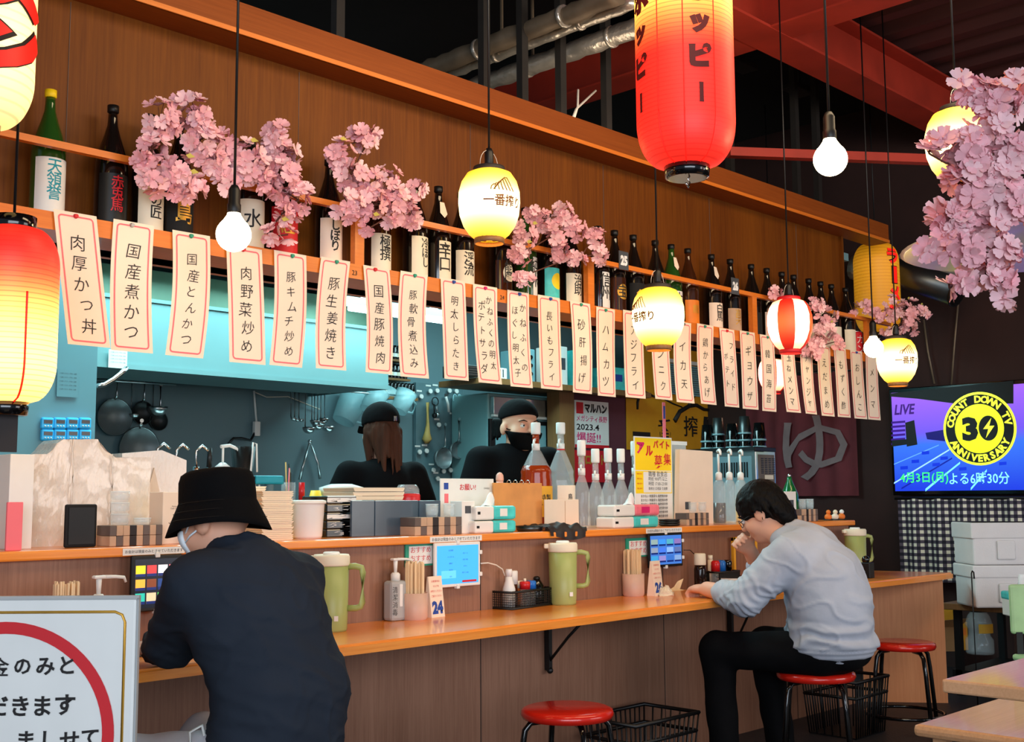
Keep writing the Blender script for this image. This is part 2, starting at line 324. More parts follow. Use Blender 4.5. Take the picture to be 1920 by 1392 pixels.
# high counter, panels, lower counter
hc = T('serving_counter', 'high orange wood counter ledge running the length of the bar', 'counter', (.8, 3.43, 1.026))
inP(MB().box(.7, 6.36, 3.40, 3.92, 1.026, 1.056, .006).obj('ledge', 'counter wood'), hc)
bw = S(MB().box(.7, 6.33, 3.43, 3.9, 0, 1.026).obj('wall_counter', 'counter panel'))
for xs in (2.1, 3.31, 4.52, 5.7):
    MB().box(xs - .0015, xs + .0015, 3.428, 3.432, 0, 1.02).obj('panel_joint', 'stripe black', bw)
for px, y0, x0, x1, s in ((0, 1031, 230, 346, 'お会計は現金のみとさせていただきます'), (0, 1009, 806, 903, 'お会計は現金のみとさせていただきます'), (0, 994, 1211, 1278, 'お会計は現金のみとさせていただきます')):
    a, b = at(x0, y0, Y=3.4), at(x1, y0, Y=3.4)
    pl = panel(None, 'label_strip', 'white', b.x - a.x, .022, ((a.x + b.x) / 2, 3.3985, 1.041)); inP(pl, hc); pl.location = Vector(((a.x + b.x) / 2, 3.3985, 1.041)) - Vector(hc.location)
    text(pl, s, 'ink', (0, 0, .0006), w=(b.x - a.x) * .93, rot=(0, 0, 0))
lc = T('dining_counter', 'glossy lower orange wood eating counter along the bar front', 'counter', (.8, 3.2, .75))
poly = [(.5, 2.90), (2.2, 2.944), (2.84, 2.95), (4.6, 3.0), (5.59, 2.997), (6.60, 2.975), (6.72, 2.985), (6.70, 3.03), (6.59, 3.43), (6.36, 3.43), (6.36, 3.425), (.5, 3.425)]
bm = bmesh.new(); vs = [bm.verts.new((a - .8, b - 3.2, -.034)) for a, b in poly]; f = bm.faces.new(vs)
r = bmesh.ops.extrude_face_region(bm, geom=[f]); bmesh.ops.translate(bm, vec=(0, 0, .034), verts=[v for v in r['geom'] if isinstance(v, bmesh.types.BMVert)])
bmesh.ops.recalc_face_normals(bm, faces=bm.faces[:])
bmesh.ops.bevel(bm, geom=[e for e in bm.edges if abs(e.verts[0].co.z - e.verts[1].co.z) < .001 and e.verts[0].co.z > -.01 and min(e.verts[0].co.y, e.verts[1].co.y) < .15], offset=.008, segments=3, affect='EDGES')
me = bpy.data.meshes.new('countertop'); bm.to_mesh(me); bm.free(); me.materials.append(M('counter wood')); O('countertop', me, lc)
inP(MB().add([(6.42, 3.42, 0), (6.70, 3.04, 0), (6.73, 3.06, 0), (6.46, 3.425, 0), (6.42, 3.42, .716), (6.70, 3.04, .716), (6.73, 3.06, .716), (6.46, 3.425, .716)],
    [(0, 1, 5, 4), (1, 2, 6, 5), (2, 3, 7, 6), (3, 0, 4, 7), (4, 5, 6, 7), (0, 3, 2, 1)]).obj('end_panel', 'end panel wood'), lc)
for px, y0, y1 in ((1032, 1175, 1258), (1373, 1138, 1235)):
    p = at(px, y0, Y=3.40); q = at(px, y1, Y=3.40)
    b = MB().box(p.x - .01, p.x + .01, 3.40, 3.426, q.z, .716).box(p.x - .01, p.x + .01, 3.12, 3.40, .704, .716).tube([(p.x, 3.405, q.z + .04), (p.x, 3.30, .62), (p.x, 3.2, .705)], .006, 6)
    b.sph((p.x, 3.405, q.z), .014)
    inP(b.obj('bracket', 'black'), lc)
# kitchen inside: front worktop and back worktop
wk = T('kitchen_worktop', 'steel worktop behind the serving counter', 'worktop', (3.2, 4.05, 0))
inP(MB().box(.7, 6.2, 3.93, 4.02, .86, .9).box(.7, 6.2, 3.93, 4.0, 0, .86).obj('top', 'steel'), wk)
wb = T('kitchen_back_worktop', 'steel worktop along the teal kitchen back wall under the pans', 'worktop', (4.2, 5.9, 0))
inP(MB().box(2.46, 5.35, 5.5, 6.18, .98, 1.03).box(2.48, 5.33, 5.54, 6.16, 0, .98).obj('top', 'steel'), wb)
# range hood
hd = T('range_hood', 'large pale turquoise steel range hood hanging in the kitchen', 'range hood', (3.6, 5.4, 1.86))
hx0, hx1 = at(178, 692, Y=5.4).x, at(728, 727, Y=5.4).x
h = MB().box(hx0, hx1, 5.4, 5.42, 1.86, 2.22).box(hx0, hx1, 5.4, 5.42, 2.4, 2.75)
inP(h.obj('front_sheet', 'hood steel'), hd)
inP(MB().box(hx0, hx0 + .02, 5.42, 6.19, 1.86, 2.75).obj('side_sheet', 'hood steel'), hd)
inP(MB().box(hx1 - .02, hx1, 5.42, 6.19, 1.86, 2.75).obj('side_sheet', 'hood steel'), hd)
inP(MB().box(hx0, hx1, 5.55, 5.57, 2.22, 2.4).obj('recess_back', 'hood green'), hd)
inP(MB().box(hx0, hx1, 5.39, 5.56, 2.20, 2.215).obj('recess_lip', 'hood steel'), hd)
inP(MB().box(hx0, hx1, 5.385, 5.405, 2.395, 2.41).obj('dark_seam', 'black'), hd)
inP(MB().add([(hx0, 5.39, 1.875), (hx1, 5.39, 1.875), (hx1 - .35, 5.62, 1.84), (hx0, 5.62, 1.84), (hx0, 5.39, 1.85), (hx1, 5.39, 1.85), (hx1 - .35, 5.62, 1.82), (hx0, 5.62, 1.82)],
    [(0, 1, 2, 3), (7, 6, 5, 4), (0, 4, 5, 1), (1, 5, 6, 2), (2, 6, 7, 3), (3, 7, 4, 0)]).obj('gutter', 'hood steel'), hd)
inP(MB().box(hx0 + .02, hx1 - .02, 5.8, 6.18, 1.95, 1.97).obj('filter', 'dark steel'), hd)
a, b = at(655, 578, Y=5.0), at(845, 602, Y=5.0)
fl = T('strip_light', 'lit white tube light under the kitchen ceiling', 'lamp', (a.x, 5.0, a.z))
MB().cyl((0, 0, 0), (b.x - a.x, 0, 0), .016).obj('tube', 'tube glow', fl)
MB().box(-.03, b.x - a.x + .03, -.03, .05, .018, .06).obj('housing', 'white', fl)
MB().box(.1, .14, 0, .03, .06, 2.75 - a.z).obj('stem', 'white', fl); MB().box(b.x - a.x - .14, b.x - a.x - .1, 0, .03, .06, 2.75 - a.z).obj('stem', 'white', fl)
# back right of the kitchen: shelf, post, mauve partition
S(MB().box(6.36, 8.1, 5.65, 5.7, 0, 1.96).obj('wall_partition', 'mauve wall'))
pt = S(MB().box(6.2, 6.36, 5.6, 5.72, 0, 1.96).obj('trim_2', 'post wood'))
sh2 = T('storage_shelf', 'wooden storage shelf above the steel fridge and the mauve wall', 'shelf', (6.3, 5.6, 1.96))
inP(MB().box(5.35, 7.15, 5.5, 5.95, 1.96, 2.0).obj('board', 'post wood'), sh2)
# ---------------------------------------------------------------- ceiling beams, ducts, studs
S(MB().prism([(3.20, 3.7), (3.42, 3.7), (3.42, 3.715), (3.318, 3.715), (3.318, 4.0), (3.42, 4.0), (3.42, 4.015), (3.20, 4.015), (3.20, 4.0), (3.302, 4.0), (3.302, 3.715), (3.20, 3.715)], -2, 8.1, 'x').obj('beam_long', 'red steel'))
bx = at(1187, 137, Z=3.7).x; bx2 = at(1184, 87, Z=3.7).x
print('beam2', bx, bx2)
S(MB().prism([(bx, 3.704), (bx + .22, 3.704), (bx + .22, 3.715), (bx + .118, 3.715), (bx + .118, 4.0), (bx + .22, 4.0), (bx + .22, 4.015), (bx, 4.015), (bx, 4.0), (bx + .102, 4.0), (bx + .102, 3.715), (bx, 3.715)], -2, 6.2, 'y').obj('beam_cross', 'red steel'))
p, q = atd(1366, 286, 6.6), atd(1750, 300, 6.86)
b = MB(); d = (q - p).normalized(); u = Vector((0, 0, .025)); n = d.cross(Vector((0, 0, 1))) * .03
b.add([p - u - n, p - u + n, p + u + n, p + u - n, q - u - n, q - u + n, q + u + n, q + u - n], [(0, 1, 2, 3), (7, 6, 5, 4), (0, 4, 5, 1), (1, 5, 6, 2), (2, 6, 7, 3), (3, 7, 4, 0)])
S(b.obj('beam_brace', 'red steel'))
def duct(name, label, pxs, r, mat, seed):
    p = at(*pxs[0], Z=3.55); q = at(*pxs[1], Z=3.55); xx = (p.x + q.x) / 2
    rnd = random.Random(seed); t = T(name, label, 'duct', (xx, 3.3, 3.55)); pts = []; rs = []
    for i in range(60):
        y = i * .055; pts.append((rnd.uniform(-.004, .004), y, rnd.uniform(-.004, .004))); rs.append(r * rnd.uniform(.9, 1.08))
    MB().tube(pts, rs, 14).obj('sleeve', mat, t)
    for y in (.35, .95, 1.6, 2.3): MB().lathe([(r * 1.12, -.012), (r * 1.16, 0), (r * 1.12, .012)], 14, (0, y, 0), R=Matrix.Rotation(-PI / 2, 3, 'X')).obj('band', 'foil', t)
    MB().box(-.006, .006, .9, .912, r, .55).obj('hanger', 'grey pipe', t)
duct('ceiling_duct', 'thick brown wrapped duct, farthest of the ceiling ducts', ((819, 121), (1059, 34)), .05, 'grey pipe', 1)
duct('foil_duct', 'thin crinkled silver foil duct between two ceiling ducts', ((869, 120), (1162, 26)), .03, 'foil', 2)
duct('ceiling_duct.001', 'tan foil wrapped ceiling duct closest to the red cross beam', ((919, 150), (1184, 58)), .05, 'foil', 3)
for i, px in enumerate((632, 908, 980, 1052, 1137, 1366, 1489, 1528)):
    p = at(px, 200, Y=3.9); S(MB().box(p.x - .022, p.x + .022, 3.88, 3.92, 2.8, 4.15).obj(f'trim_{i + 3}', 'grey stud'))
for k, (px, py) in enumerate(((1388, 122), (1496, 168))):
    p = at(px, py, Z=3.98); t = T('junction_box', ('small grey ceiling plate behind the big red lantern', 'small grey ceiling plate above the bare bulb by the red beam')[k], 'ceiling plate', p)
    MB().box(-.12, .12, -.06, .06, -.02, .02, .008).obj('plate', 'grey stud', t); MB().cyl((0, 0, .02), (0, 0, .2), .02).obj('stem', 'grey stud', t)
for k, pp in enumerate((((1117, 170), (1080, 205), (1070, 232)), ((1084, 168), (1083, 200), (1074, 230)))):
    pts = [at(*p, Y=3.85) for p in pp]; b = MB().tube([p - pts[0] for p in pts], .006)
    o = b.obj('ceiling_cable', 'cord white', None, pts[0]); tag(o, ('cream cable slanting down behind the wood trim', 'cream cable hanging straight behind the wood trim')[k], 'cable')
pts = [at(*p, Y=4.2) for p in ((1715, 318), (1700, 345), (1672, 368), (1655, 385), (1643, 410), (1641, 440))]
tag(MB().tube([p - pts[0] for p in pts], .006).obj('ceiling_cable', 'grey pipe', None, pts[0]), 'grey curling cable hanging above the orange lantern', 'cable')
for k, pp in enumerate((((1732, 600), (1740, 660), (1752, 720)), ((1797, 563), (1790, 640), (1784, 722)))):
    pts = [at(*p, X=8.06) for p in pp]
    tag(MB().tube([p - pts[0] for p in pts], .007).obj('tv_cable', 'grey pipe', None, pts[0]), ('thin cable on the dark wall, left one above the television', 'pale cable on the dark wall under the grey duct, right one above the television')[k], 'cable')
p, q = at(1630, 495, X=7.6), at(1797, 548, X=7.6)
t = T('wall_duct', 'grey round duct behind the orange lantern on the dark wall', 'duct', p); MB().cyl((0, 0, 0), q - p, .1, n=18).obj('sleeve', 'dark steel', t)
MB().cyl((q - p) * .98, (q - p) * 1.0, .108, n=18).obj('end_collar', 'black', t)
p, q = at(1600, 500, X=7.9), at(1800, 498, X=7.9)
t = T('wall_duct.001', 'crinkled foil duct running high on the dark wall near the orange lantern', 'duct', p); MB().tube([(q - p) * (i / 14) + Vector((0, 0, random.uniform(-.02, .02))) for i in range(15)], [.1 + random.uniform(-.015, .015) for i in range(15)], 14).obj('sleeve', 'foil', t)
# ---------------------------------------------------------------- menu strips pinned along the shelf edge
SY = 3.424
ROMAJI = 'niku atsu katsu don|kokusan ni katsu|kokusan tonkatsu|niku yasai itame|buta kimuchi itame|buta shoga yaki|kokusan buta yakiniku|buta nankotsu nikomi|mentai shirataki|kanefuku mentai poteto sarada|kanefuku hogushi mentaiko|nagaimo furai|sunagimo age|hamu katsu|aji furai|ninniku|ika ten|tori karaage|furaido poteto|gyoza|kankoku nori|tamane menma|chanja|edamame|mozuku su|oshinko|menma'.split('|')
strips = [('肉厚かつ丼', 100, 181, 399, 122, 203, 650), ('国産煮かつ', 213, 289, 417, 203, 281, 661), ('国産とんかつ', 323, 394, 437, 305, 377, 670), ('肉野菜炒め', 424, 491, 463, 423, 491, 683),
 ('豚キムチ炒め', 514, 574, 474, 500, 562, 688), ('豚生姜焼き', 602, 657, 486, 586, 641, 694), ('国産豚焼肉', 680, 731, 501, 680, 728, 701), ('豚軟骨煮込み', 751, 802, 512, 746, 797, 709),
 ('明太しらたき', 826, 872, 524, 828, 874, 713), ('かねふくの明太|ポテトサラダ', 887, 932, 536, 889, 935, 720), ('かねふくの|ほぐし明太子', 951, 992, 547, 952, 992, 727), ('長いもフライ', 1008, 1050, 556, 1008, 1049, 731),
 ('砂肝揚げ', 1069, 1106, 567, 1068, 1106, 738), ('ハムカツ', 1118, 1153, 578, 1115, 1150, 744), ('アジフライ', 1168, 1205, 584, 1167, 1204, 747), ('ニンニク', 1220, 1252, 596, 1222, 1257, 750),
 ('イカ天', 1264, 1296, 604, 1264, 1296, 756), ('鶏からあげ', 1307, 1338, 609, 1307, 1338, 759), ('フライド|ポテト', 1348, 1377, 617, 1352, 1379, 764), ('ギヨウザ', 1387, 1415, 622, 1389, 1417, 768),
 ('韓国海苔', 1425, 1450, 629, 1424, 1451, 772), ('玉ねメンマ', 1463, 1488, 640, 1470, 1495, 774), ('チャンジャ', 1500, 1523, 642, 1504, 1527, 777), ('えだまめ', 1532, 1556, 648, 1535, 1560, 781),
 ('もずく酢', 1563, 1585, 652, 1566, 1589, 783), ('おしんこ', 1595, 1615, 658, 1597, 1621, 786), ('メンマ', 1622, 1646, 661, 1623, 1643, 788)]
pins = ['red print', 'steel', 'green print', 'red print', 'green print', 'green print', 'red print', 'green print', 'blue print', 'magenta print', 'blue print', 'blue print', 'green print', 'green print', 'red print']
for i, (s, ta, tb, ty, ba, bb, by) in enumerate(strips):
    rnd = random.Random(i + 50)
    A, B, C, D = (at(px, py, Y=SY) for px, py in ((ta, ty), (tb, ty), (ba, by), (bb, by)))
    tx, bxx = (A.x + B.x) / 2, (C.x + D.x) / 2; zt, zb = (A.z + B.z) / 2, (C.z + D.z) / 2
    W = ((B.x - A.x) + (D.x - C.x)) / 2; H = zt - zb; cv = rnd.uniform(-.012, .014); off = rnd.uniform(.002, .012); tw = rnd.uniform(-.05, .05)
    def wp(x, y, z, tx=tx, bxx=bxx, H=H, cv=cv, off=off, tw=tw):   # x across, y down from the top (negative), z proud
        v = -y / H
        return ((bxx - tx) * v + cv * math.sin(PI * v) + x, -z - off * v - .012 * v * v + tw * x * v, y)
    t = T('menu_strip', f'pink bordered menu strip on the shelf edge reading {s.replace("|", " ")} ({ROMAJI[i]})', 'menu strip', (tx, SY, zt), 0, 'handwritten menu strips along the shelf')
    b = MB(); vs = []; fs = []
    for r in range(13):
        for c in range(5): vs.append(wp((c / 4 - .5) * W, -r / 12 * H, 0))
    for r in range(12):
        for c in range(4): fs.append((r * 5 + c, r * 5 + c + 1, r * 5 + c + 6, r * 5 + c + 5))
    b.add(vs, fs, True).obj('paper', 'paper', t)
    # pink rounded border line
    m = W * .085; lw = W * .035; x1, y1, rr = W / 2 - m, -m * .9, W * .09; y0 = -H + m * .9; pts = []
    for cx_, cy_, a0 in ((x1 - rr, y1 - rr, 0), (-x1 + rr, y1 - rr, 90), (-x1 + rr, y0 + rr, 180), (x1 - rr, y0 + rr, 270)):
        for k in range(4): a = math.radians(a0 + k * 30); pts.append((cx_, cy_, math.cos(a), math.sin(a), rr))
        if a0 == 90 or a0 == 270:
            sg = -1 if a0 == 90 else 1
            for k in range(1, 9):
                yy = y1 - rr + (y0 - y1 + 2 * rr) * k / 9 if a0 == 90 else y0 + rr + (y1 - y0 - 2 * rr) * k / 9
                pts.append((sg * (x1 - rr), yy, sg, 0, rr))
    n = len(pts); vs = []
    for cx_, cy_, c_, s_, r_ in pts:
        vs += [wp(cx_ + c_ * r_, cy_ + s_ * r_, .0012), wp(cx_ + c_ * (r_ - lw), cy_ + s_ * (r_ - lw), .0012)]
    MB().add(vs, [(2 * k, 2 * k + 1, (2 * k + 3) % (2 * n), (2 * k + 2) % (2 * n)) for k in range(n)]).obj('border', 'pink border', t)
    cols = s.split('|')
    parts_ = []
    for ci, cs in enumerate(cols):
        L = len(cs); ch = min(W * (.38 if len(cols) == 1 else .30), H * .8 / L * .76)
        step = min(H * .78 / L, ch * 1.75); y_ = -H * .5 + step * (L - 1) / 2 - (H * .04 if len(cols) == 1 else (-H * .02 + ci * H * .05))
        for k, chh in enumerate(cs):
            me = tmesh(chh, size=ch, shear=.12, off=-.006 * ch)
            ox = (0 if len(cols) == 1 else (W * .17 if ci == 0 else -W * .17)) + rnd.uniform(-.04, .04) * W; oy = y_ - k * step; an = rnd.uniform(-.06, .1); sc_ = rnd.uniform(.94, 1.1)
            warp(me, lambda x, y, z: wp(ox + sc_ * (x * math.cos(an) - y * math.sin(an)), oy + sc_ * (y * math.cos(an) + x * math.sin(an)), .0016))
            parts_.append(me)
    bm = bmesh.new()
    for me in parts_: bm.from_mesh(me); bpy.data.meshes.remove(me)
    me = bpy.data.meshes.new('lettering'); bm.to_mesh(me); bm.free(); me.materials.append(M('ink')); O('lettering', me, t)['kind'] = 'stuff'
    MB().cyl((0, 0, 0), (0, -.009, 0), .008, .006, 10).obj('pin', pins[i % len(pins)], t, (rnd.uniform(-.008, .008), 0, -.011))
# ---------------------------------------------------------------- bottles on the shelf
BY, BZ = 3.545, 2.067
PROF = [(.046, 0), (.051, .006), (.0525, .02), (.0525, .22), (.050, .245), (.040, .285), (.027, .325), (.0175, .36), (.0155, .385), (.0155, .405), (.0185, .407), (.0185, .43)]
def cyl_patch(r, z0, z1, a0, a1, n=14):
    vs = [(r * math.cos(a0 + (a1 - a0) * k / n), r * math.sin(a0 + (a1 - a0) * k / n), z) for z in (z0, z1) for k in range(n + 1)]
    return MB().add(vs, [(k, k + 1, n + 2 + k, n + 1 + k) for k in range(n)], True)
def wrap_text(parent, s, mat, r, zc, th, w=None, h=None, name='lettering', **k):
    me = tmesh(s, **k)
    if not len(me.vertices): return
    slice_mesh(fit(me, w, h), .007); warp(me, lambda x, y, z: (r * math.cos(th + x / r), r * math.sin(th + x / r), zc + y)); me.materials.append(M(mat)); O(name, me, parent)
def bottle(px, glass, lab, s, col, ltop, label, half=75, dth=0, ht=1.0, cap='black', neck=None, emb=None):
    p = at(px, 500, Y=BY); k = ht
    t = T('sake_bottle', label, 'bottle', (p.x, BY, BZ), 0, 'sake bottles on the shelf')
    MB().lathe([(r, z * k) for r, z in PROF[:-2]], 20).obj('glass', glass, t)
    MB().lathe([(r, z * k) for r, z in PROF[-3:]], 16).obj('cap', cap, t)
    th = -PI / 2 + math.radians(dth)
    if lab:
        cyl_patch(.0533, .02, ltop, th - math.radians(half), th + math.radians(half)).obj('paper_label', lab, t)
    if emb:
        zc_ = (ltop + .05) / 2; vs = [(.0538 * math.cos(th + .7 * f * math.cos(a)), .0538 * math.sin(th + .7 * f * math.cos(a)), zc_ + .038 * f * math.sin(a)) for f in (.001, .35, .7, 1) for a in [2 * PI * q / 20 for q in range(20)]]
        MB().add(vs, [(r * 20 + q, r * 20 + (q + 1) % 20, r * 20 + 20 + (q + 1) % 20, r * 20 + 20 + q) for r in range(3) for q in range(20)], True).obj('round_emblem', emb, t)
    if s: wrap_text(t, vert(s), col, .0540, .05 + (ltop - .05) * .53, th + math.radians(-8), h=(ltop - .05) * .86 if len(s) > 1 else (ltop - .05) * .45, size=.05, spacing=.85, off=.0012)
    if neck:
        vs = [(.012, -.0185, 0), (-.012, -.0185, 0), (-.02, -.03, -.05), (0, -.036, -.07), (.02, -.03, -.05)]
        MB().add([(x, y - .004, z + .36 * k) for x, y, z in vs], [(0, 1, 2, 3, 4)]).obj('neck_tag', neck, t)
    return t
bl = 'bottle dark'
B_ = [(83, 'bottle green', 'white', '天領誉', 'teal print', .2, 'green sake bottle with white label and teal characters, leftmost on the shelf', dict(cap='yellow card', dth=8)),
 (203, bl, 'black', '赤兎馬', 'red print', .19, 'dark sake bottle with black label and big red characters', dict(dth=6)),
 (273, bl, 'cream', '極の匠', 'ink', .2, 'dark sake bottle with cream label and black brush character behind the blossoms', dict(dth=14)),
 (330, bl, 'black matte', '霧島', 'gold', .2, 'black labelled shochu bottle with gold characters', dict(dth=6)),
 (466, bl, 'cream', '水', 'ink', .2, 'dark bottle with yellowed label behind the left bare bulb', dict(dth=-10)),
 (530, bl, 'red print', '紅', 'gold', .2, 'dark bottle with a bright red label under the blossoms', dict(dth=-12)),
 (615, bl, 'paper', 'しぼり', 'ink', .19, 'dark bottle with white label and thin flowing script', dict(dth=4)),
 (708, 'bottle brown', 'cream', '極撰', 'ink', .17, 'brown bottle with cream label just right of the first rail post', dict(dth=8, emb=None, neck='gold')),
 (778, bl, 'cream', '冷ほし', 'ink', .19, 'dark bottle with pale label and thin vertical script left of the narrow label', dict(dth=20)),
 (822, bl, 'cream', '辛口', 'ink', .19, 'dark bottle with narrow cream label beside the first yellow lantern', dict(half=38, neck='paper')),
 (866, bl, 'cream', '渓流', 'ink', .17, 'dark bottle with cream label and two bold brush characters', dict(dth=4)),
 (938, bl, 'bottle brown', '能鷹', 'ink', .16, 'dark bottle with brown label and round cream emblem', dict(dth=8, emb='cream')),
 (985, 'bottle green', 'white', '純米', 'ink', .2, 'green bottle with a narrow white label strip', dict(half=26, dth=20)),
 (1027, bl, 'tissue teal', '', 'ink', .17, 'dark bottle with pale turquoise label and yellow round patch', dict(emb='yellow card', dth=12)),
 (1069, bl, 'cream', '治助', 'ink', .165, 'dark bottle with cream label left of the second rail post', dict(dth=6)),
 (1122, bl, 'white', '信州', 'ink', .2, 'dark bottle with narrow white label right of the second rail post', dict(half=30)),
 (1153, bl, 'bottle brown', '宝', 'ink', .19, 'dark bottle with amber round emblem near the number 25 plate', dict(emb='gold')),
 (1188, bl, 'black matte', '剣', 'gold', .18, 'dark bottle with plain black label right of the number 25 plate', {}),
 (1229, bl, 'cream', '真澄', 'ink', .17, 'dark bottle above the second yellow lantern', {}),
 (1259, 'bottle green', 'white', '大雪', 'ink', .18, 'bright green bottle among dark ones above the second yellow lantern', dict(neck='paper')),
 (1290, 'bottle brown', 'orange print', '龍', 'gold', .15, 'brown bottle with orange label and gold character', {}),
 (1334, bl, 'pale board', '白馬', 'ink', .16, 'dark bottle with pale label and a white neck tag', dict(neck='paper')),
 (1369, bl, 'stripe tan', '高天', 'gold', .15, 'dark bottle with greyish tan label beside the number 26 plate', {}),
 (1408, bl, 'black matte', '', 'ink', .15, 'unlabelled dark bottle behind the third rail post', {}),
 (1437, bl, 'pale board', '亀泉', 'ink', .17, 'dark bottle just right of the third rail post', {}),
 (1465, bl, 'cream', '', 'ink', .17, 'dark bottle above the striped lantern, left one', {}),
 (1487, bl, 'cream', '', 'ink', .17, 'dark bottle above the striped lantern, right one', {}),
 (1515, bl, 'cream', '', 'ink', .15, 'fourth dark bottle from the right shelf end', {}),
 (1537, bl, 'pale board', '', 'ink', .15, 'third dark bottle from the right shelf end', {}),
 (1557, bl, 'cream', '', 'ink', .16, 'second dark bottle from the right shelf end', {}),
 (1583, bl, 'cream', '', 'ink', .16, 'last dark bottle at the right shelf end', {})]
for px, g, lb, s, c, lt, la, kw in B_: bottle(px, g, lb, s, c, lt, la, **kw)
p = at(1603, 600, Y=BY); t = T('red_can', 'tall red can with white print at the right shelf end', 'can', (p.x, BY, BZ))
MB().lathe([(.04, 0), (.043, .006), (.043, .15), (.038, .158)], 18).obj('body', 'red print', t); MB().lathe([(.038, .158), (.04, .162), (.036, .163)], 18).obj('rim', 'chrome', t)
wrap_text(t, vert('カン'), 'white', .0436, .08, -PI / 2 - .3, h=.11, size=.05)
for px, py, s in ((1169, 489, '25'), (1378, 537, '26')):
    p = at(px, py, Y=3.448); t = T('number_plate', f'small grey plate with the white number {("twenty-five", "twenty-six")[s == "26"]} on the bottle shelf rail', 'sign', p)
    MB().box(-.036, .036, -.003, .001, -.045, .045, .002).obj('plate', 'num grey', t); text(t, s, 'num white', (0, -.0038, 0), w=.052, h=.05, off=.004, size=.06)
# ---------------------------------------------------------------- lanterns and bulbs
def cord(t, z0, ztop, r=.004): MB().cyl((0, 0, z0), (0, 0, ztop), r, n=8).obj('cord', 'black', t)
BEER = [(.052, 0), (.080, -.012), (.098, -.04), (.109, -.08), (.110, -.12), (.106, -.16), (.092, -.20), (.072, -.23), (.052, -.247)]
def prof_r(prof, z):
    for (r0, z0), (r1, z1) in zip(prof, prof[1:]):
        if z1 <= z <= z0: return r0 + (r1 - r0) * (z - z0) / (z1 - z0)
    return prof[-1][0]
def lantern_text(parent, s, mat, prof, zc, th, w=None, h=None, e=.0015, name='lettering', **k):
    me = slice_mesh(fit(tmesh(s, **k), w, h), .012, (0, 1)); rr = prof_r(prof, zc)
    def f(x, y, z):
        r = prof_r(prof, zc + y) + e; return (r * math.cos(th + x / rr), r * math.sin(th + x / rr), zc + y)
    warp(me, f); me.materials.append(M(mat)); O(name, me, parent)
def beer_lantern(px, ytop, d=None, Y=None, label='', th=0, mat='lantern yellow', stripes=False, k=1.0, words='一番搾り'):
    p = at(px, ytop, Y=Y) if Y else atd(px, ytop, d)
    pf = [(r * k, z * k) for r, z in BEER]
    t = T('paper_lantern', label, 'lantern', p, 0, 'round paper lanterns over the counter')
    if not stripes: MB().lathe(pf, 28, cap=False).obj('shade', mat, t)
    else:
        n = 32; a = MB(); b = MB()
        for sec in range(8):
            m_ = a if sec % 2 else b
            vs = [(r * math.cos(2 * PI * (sec * 4 + q) / n), r * math.sin(2 * PI * (sec * 4 + q) / n), z) for r, z in pf for q in range(5)]
            m_.add(vs, [(i * 5 + q, i * 5 + q + 1, i * 5 + q + 6, i * 5 + q + 5) for i in range(len(pf) - 1) for q in range(4)], True)
        a.obj('white_panels', 'lantern white', t)['kind'] = 'stuff'; b.obj('red_panels', 'lantern stripe red', t)['kind'] = 'stuff'
    rim = 'red print' if stripes else 'stripe black'
    MB().lathe([(.056 * k, -.004), (.058 * k, 0), (.056 * k, .014), (.03 * k, .02)], 20).obj('top_ring', rim, t)
    zb = pf[-1][1]; MB().lathe([(.05 * k, zb - .018), (.054 * k, zb - .016), (.054 * k, zb + .004), (.05 * k, zb + .004)], 20, cap=False).obj('bottom_ring', 'post wood' if not stripes else 'red print', t)
    MB().lathe([(.014, .018), (.017, .03), (.017, .07), (.010, .085)], 12).obj('socket', 'black', t)
    MB().tube([(.045 * k * math.cos(a), 0, .018 + .06 * math.sin(a)) for a in [PI * q / 10 for q in range(11)]], .0012, 5).obj('wire_handle', 'cord white', t)
    cord(t, .08, (4.06 if p.y < 3.5 else 4.15) - p.z)
    if words:
        a = math.atan2(-p.y, -p.x) + th
        lantern_text(t, words, 'lantern ink', pf, -.13 * k, a, w=.15 * k, h=.042 * k, size=.04, off=.0009)
        b = MB()   # phoenix-like crest of thin feathers above the words
        for q in range(7):
            u = q / 6; pts = []
            for s_ in range(6):
                x = (-.04 + .09 * u * s_ / 5) * k + .01 * k * math.sin(s_); z = (-.095 + .05 * math.sin(PI * s_ / 5) * (.4 + .6 * u)) * k; r = prof_r(pf, z) + .002
                pts.append((r * math.cos(a + x / r), r * math.sin(a + x / r), z))
            b.tube(pts, .0019, 4)
        b.obj('painted_crest', 'lantern ink', t)
    return t
beer_lantern(917, 321, Y=2.97, label='round yellow lit paper lantern over the kitchen hatch, first in the row', th=.5, k=1.03)
beer_lantern(1233, 541, Y=2.95, label='round yellow lit paper lantern in front of the menu strips', th=-.85)
beer_lantern(1680, 636, Y=2.97, label='small far yellow lit paper lantern above the television', th=.6)
beer_lantern(1793, 208, d=4.1, label='yellow lit paper lantern half hidden by the large right blossom spray', words=None)
beer_lantern(1479, 563, Y=2.97, label='red and white striped lit paper lantern in front of the menu strips', stripes=True, words=None)
beer_lantern(1449, 672, Y=4.6, label='red and white striped lit lantern behind the menu strips', stripes=True, words=None)
def bulb(px, py, label, d=None, Y=None, r=.052):
    p = at(px, py, Y=Y) if Y else atd(px, py, d)
    t = T('pendant_bulb', label, 'light bulb', p, 0, 'bare pendant bulbs')
    MB().lathe([(r * math.sin(a), -r * math.cos(a)) for a in [max(1e-3, .78 * PI * q / 12) for q in range(13)]] + [(.021, .058), (.019, .066)], 24, cap=False).obj('bulb', 'bulb glow', t)
    MB().lathe([(.0195, .064), (.0205, .066), (.0205, .09), (.018, .094), (.018, .135), (.010, .15)], 16).obj('socket', 'black', t)
    cord(t, .145, 4.06 - p.z, .0042)
    return t
bulb(438, 440, 'lit bare globe bulb hanging in front of the fourth menu strip', Y=2.97)
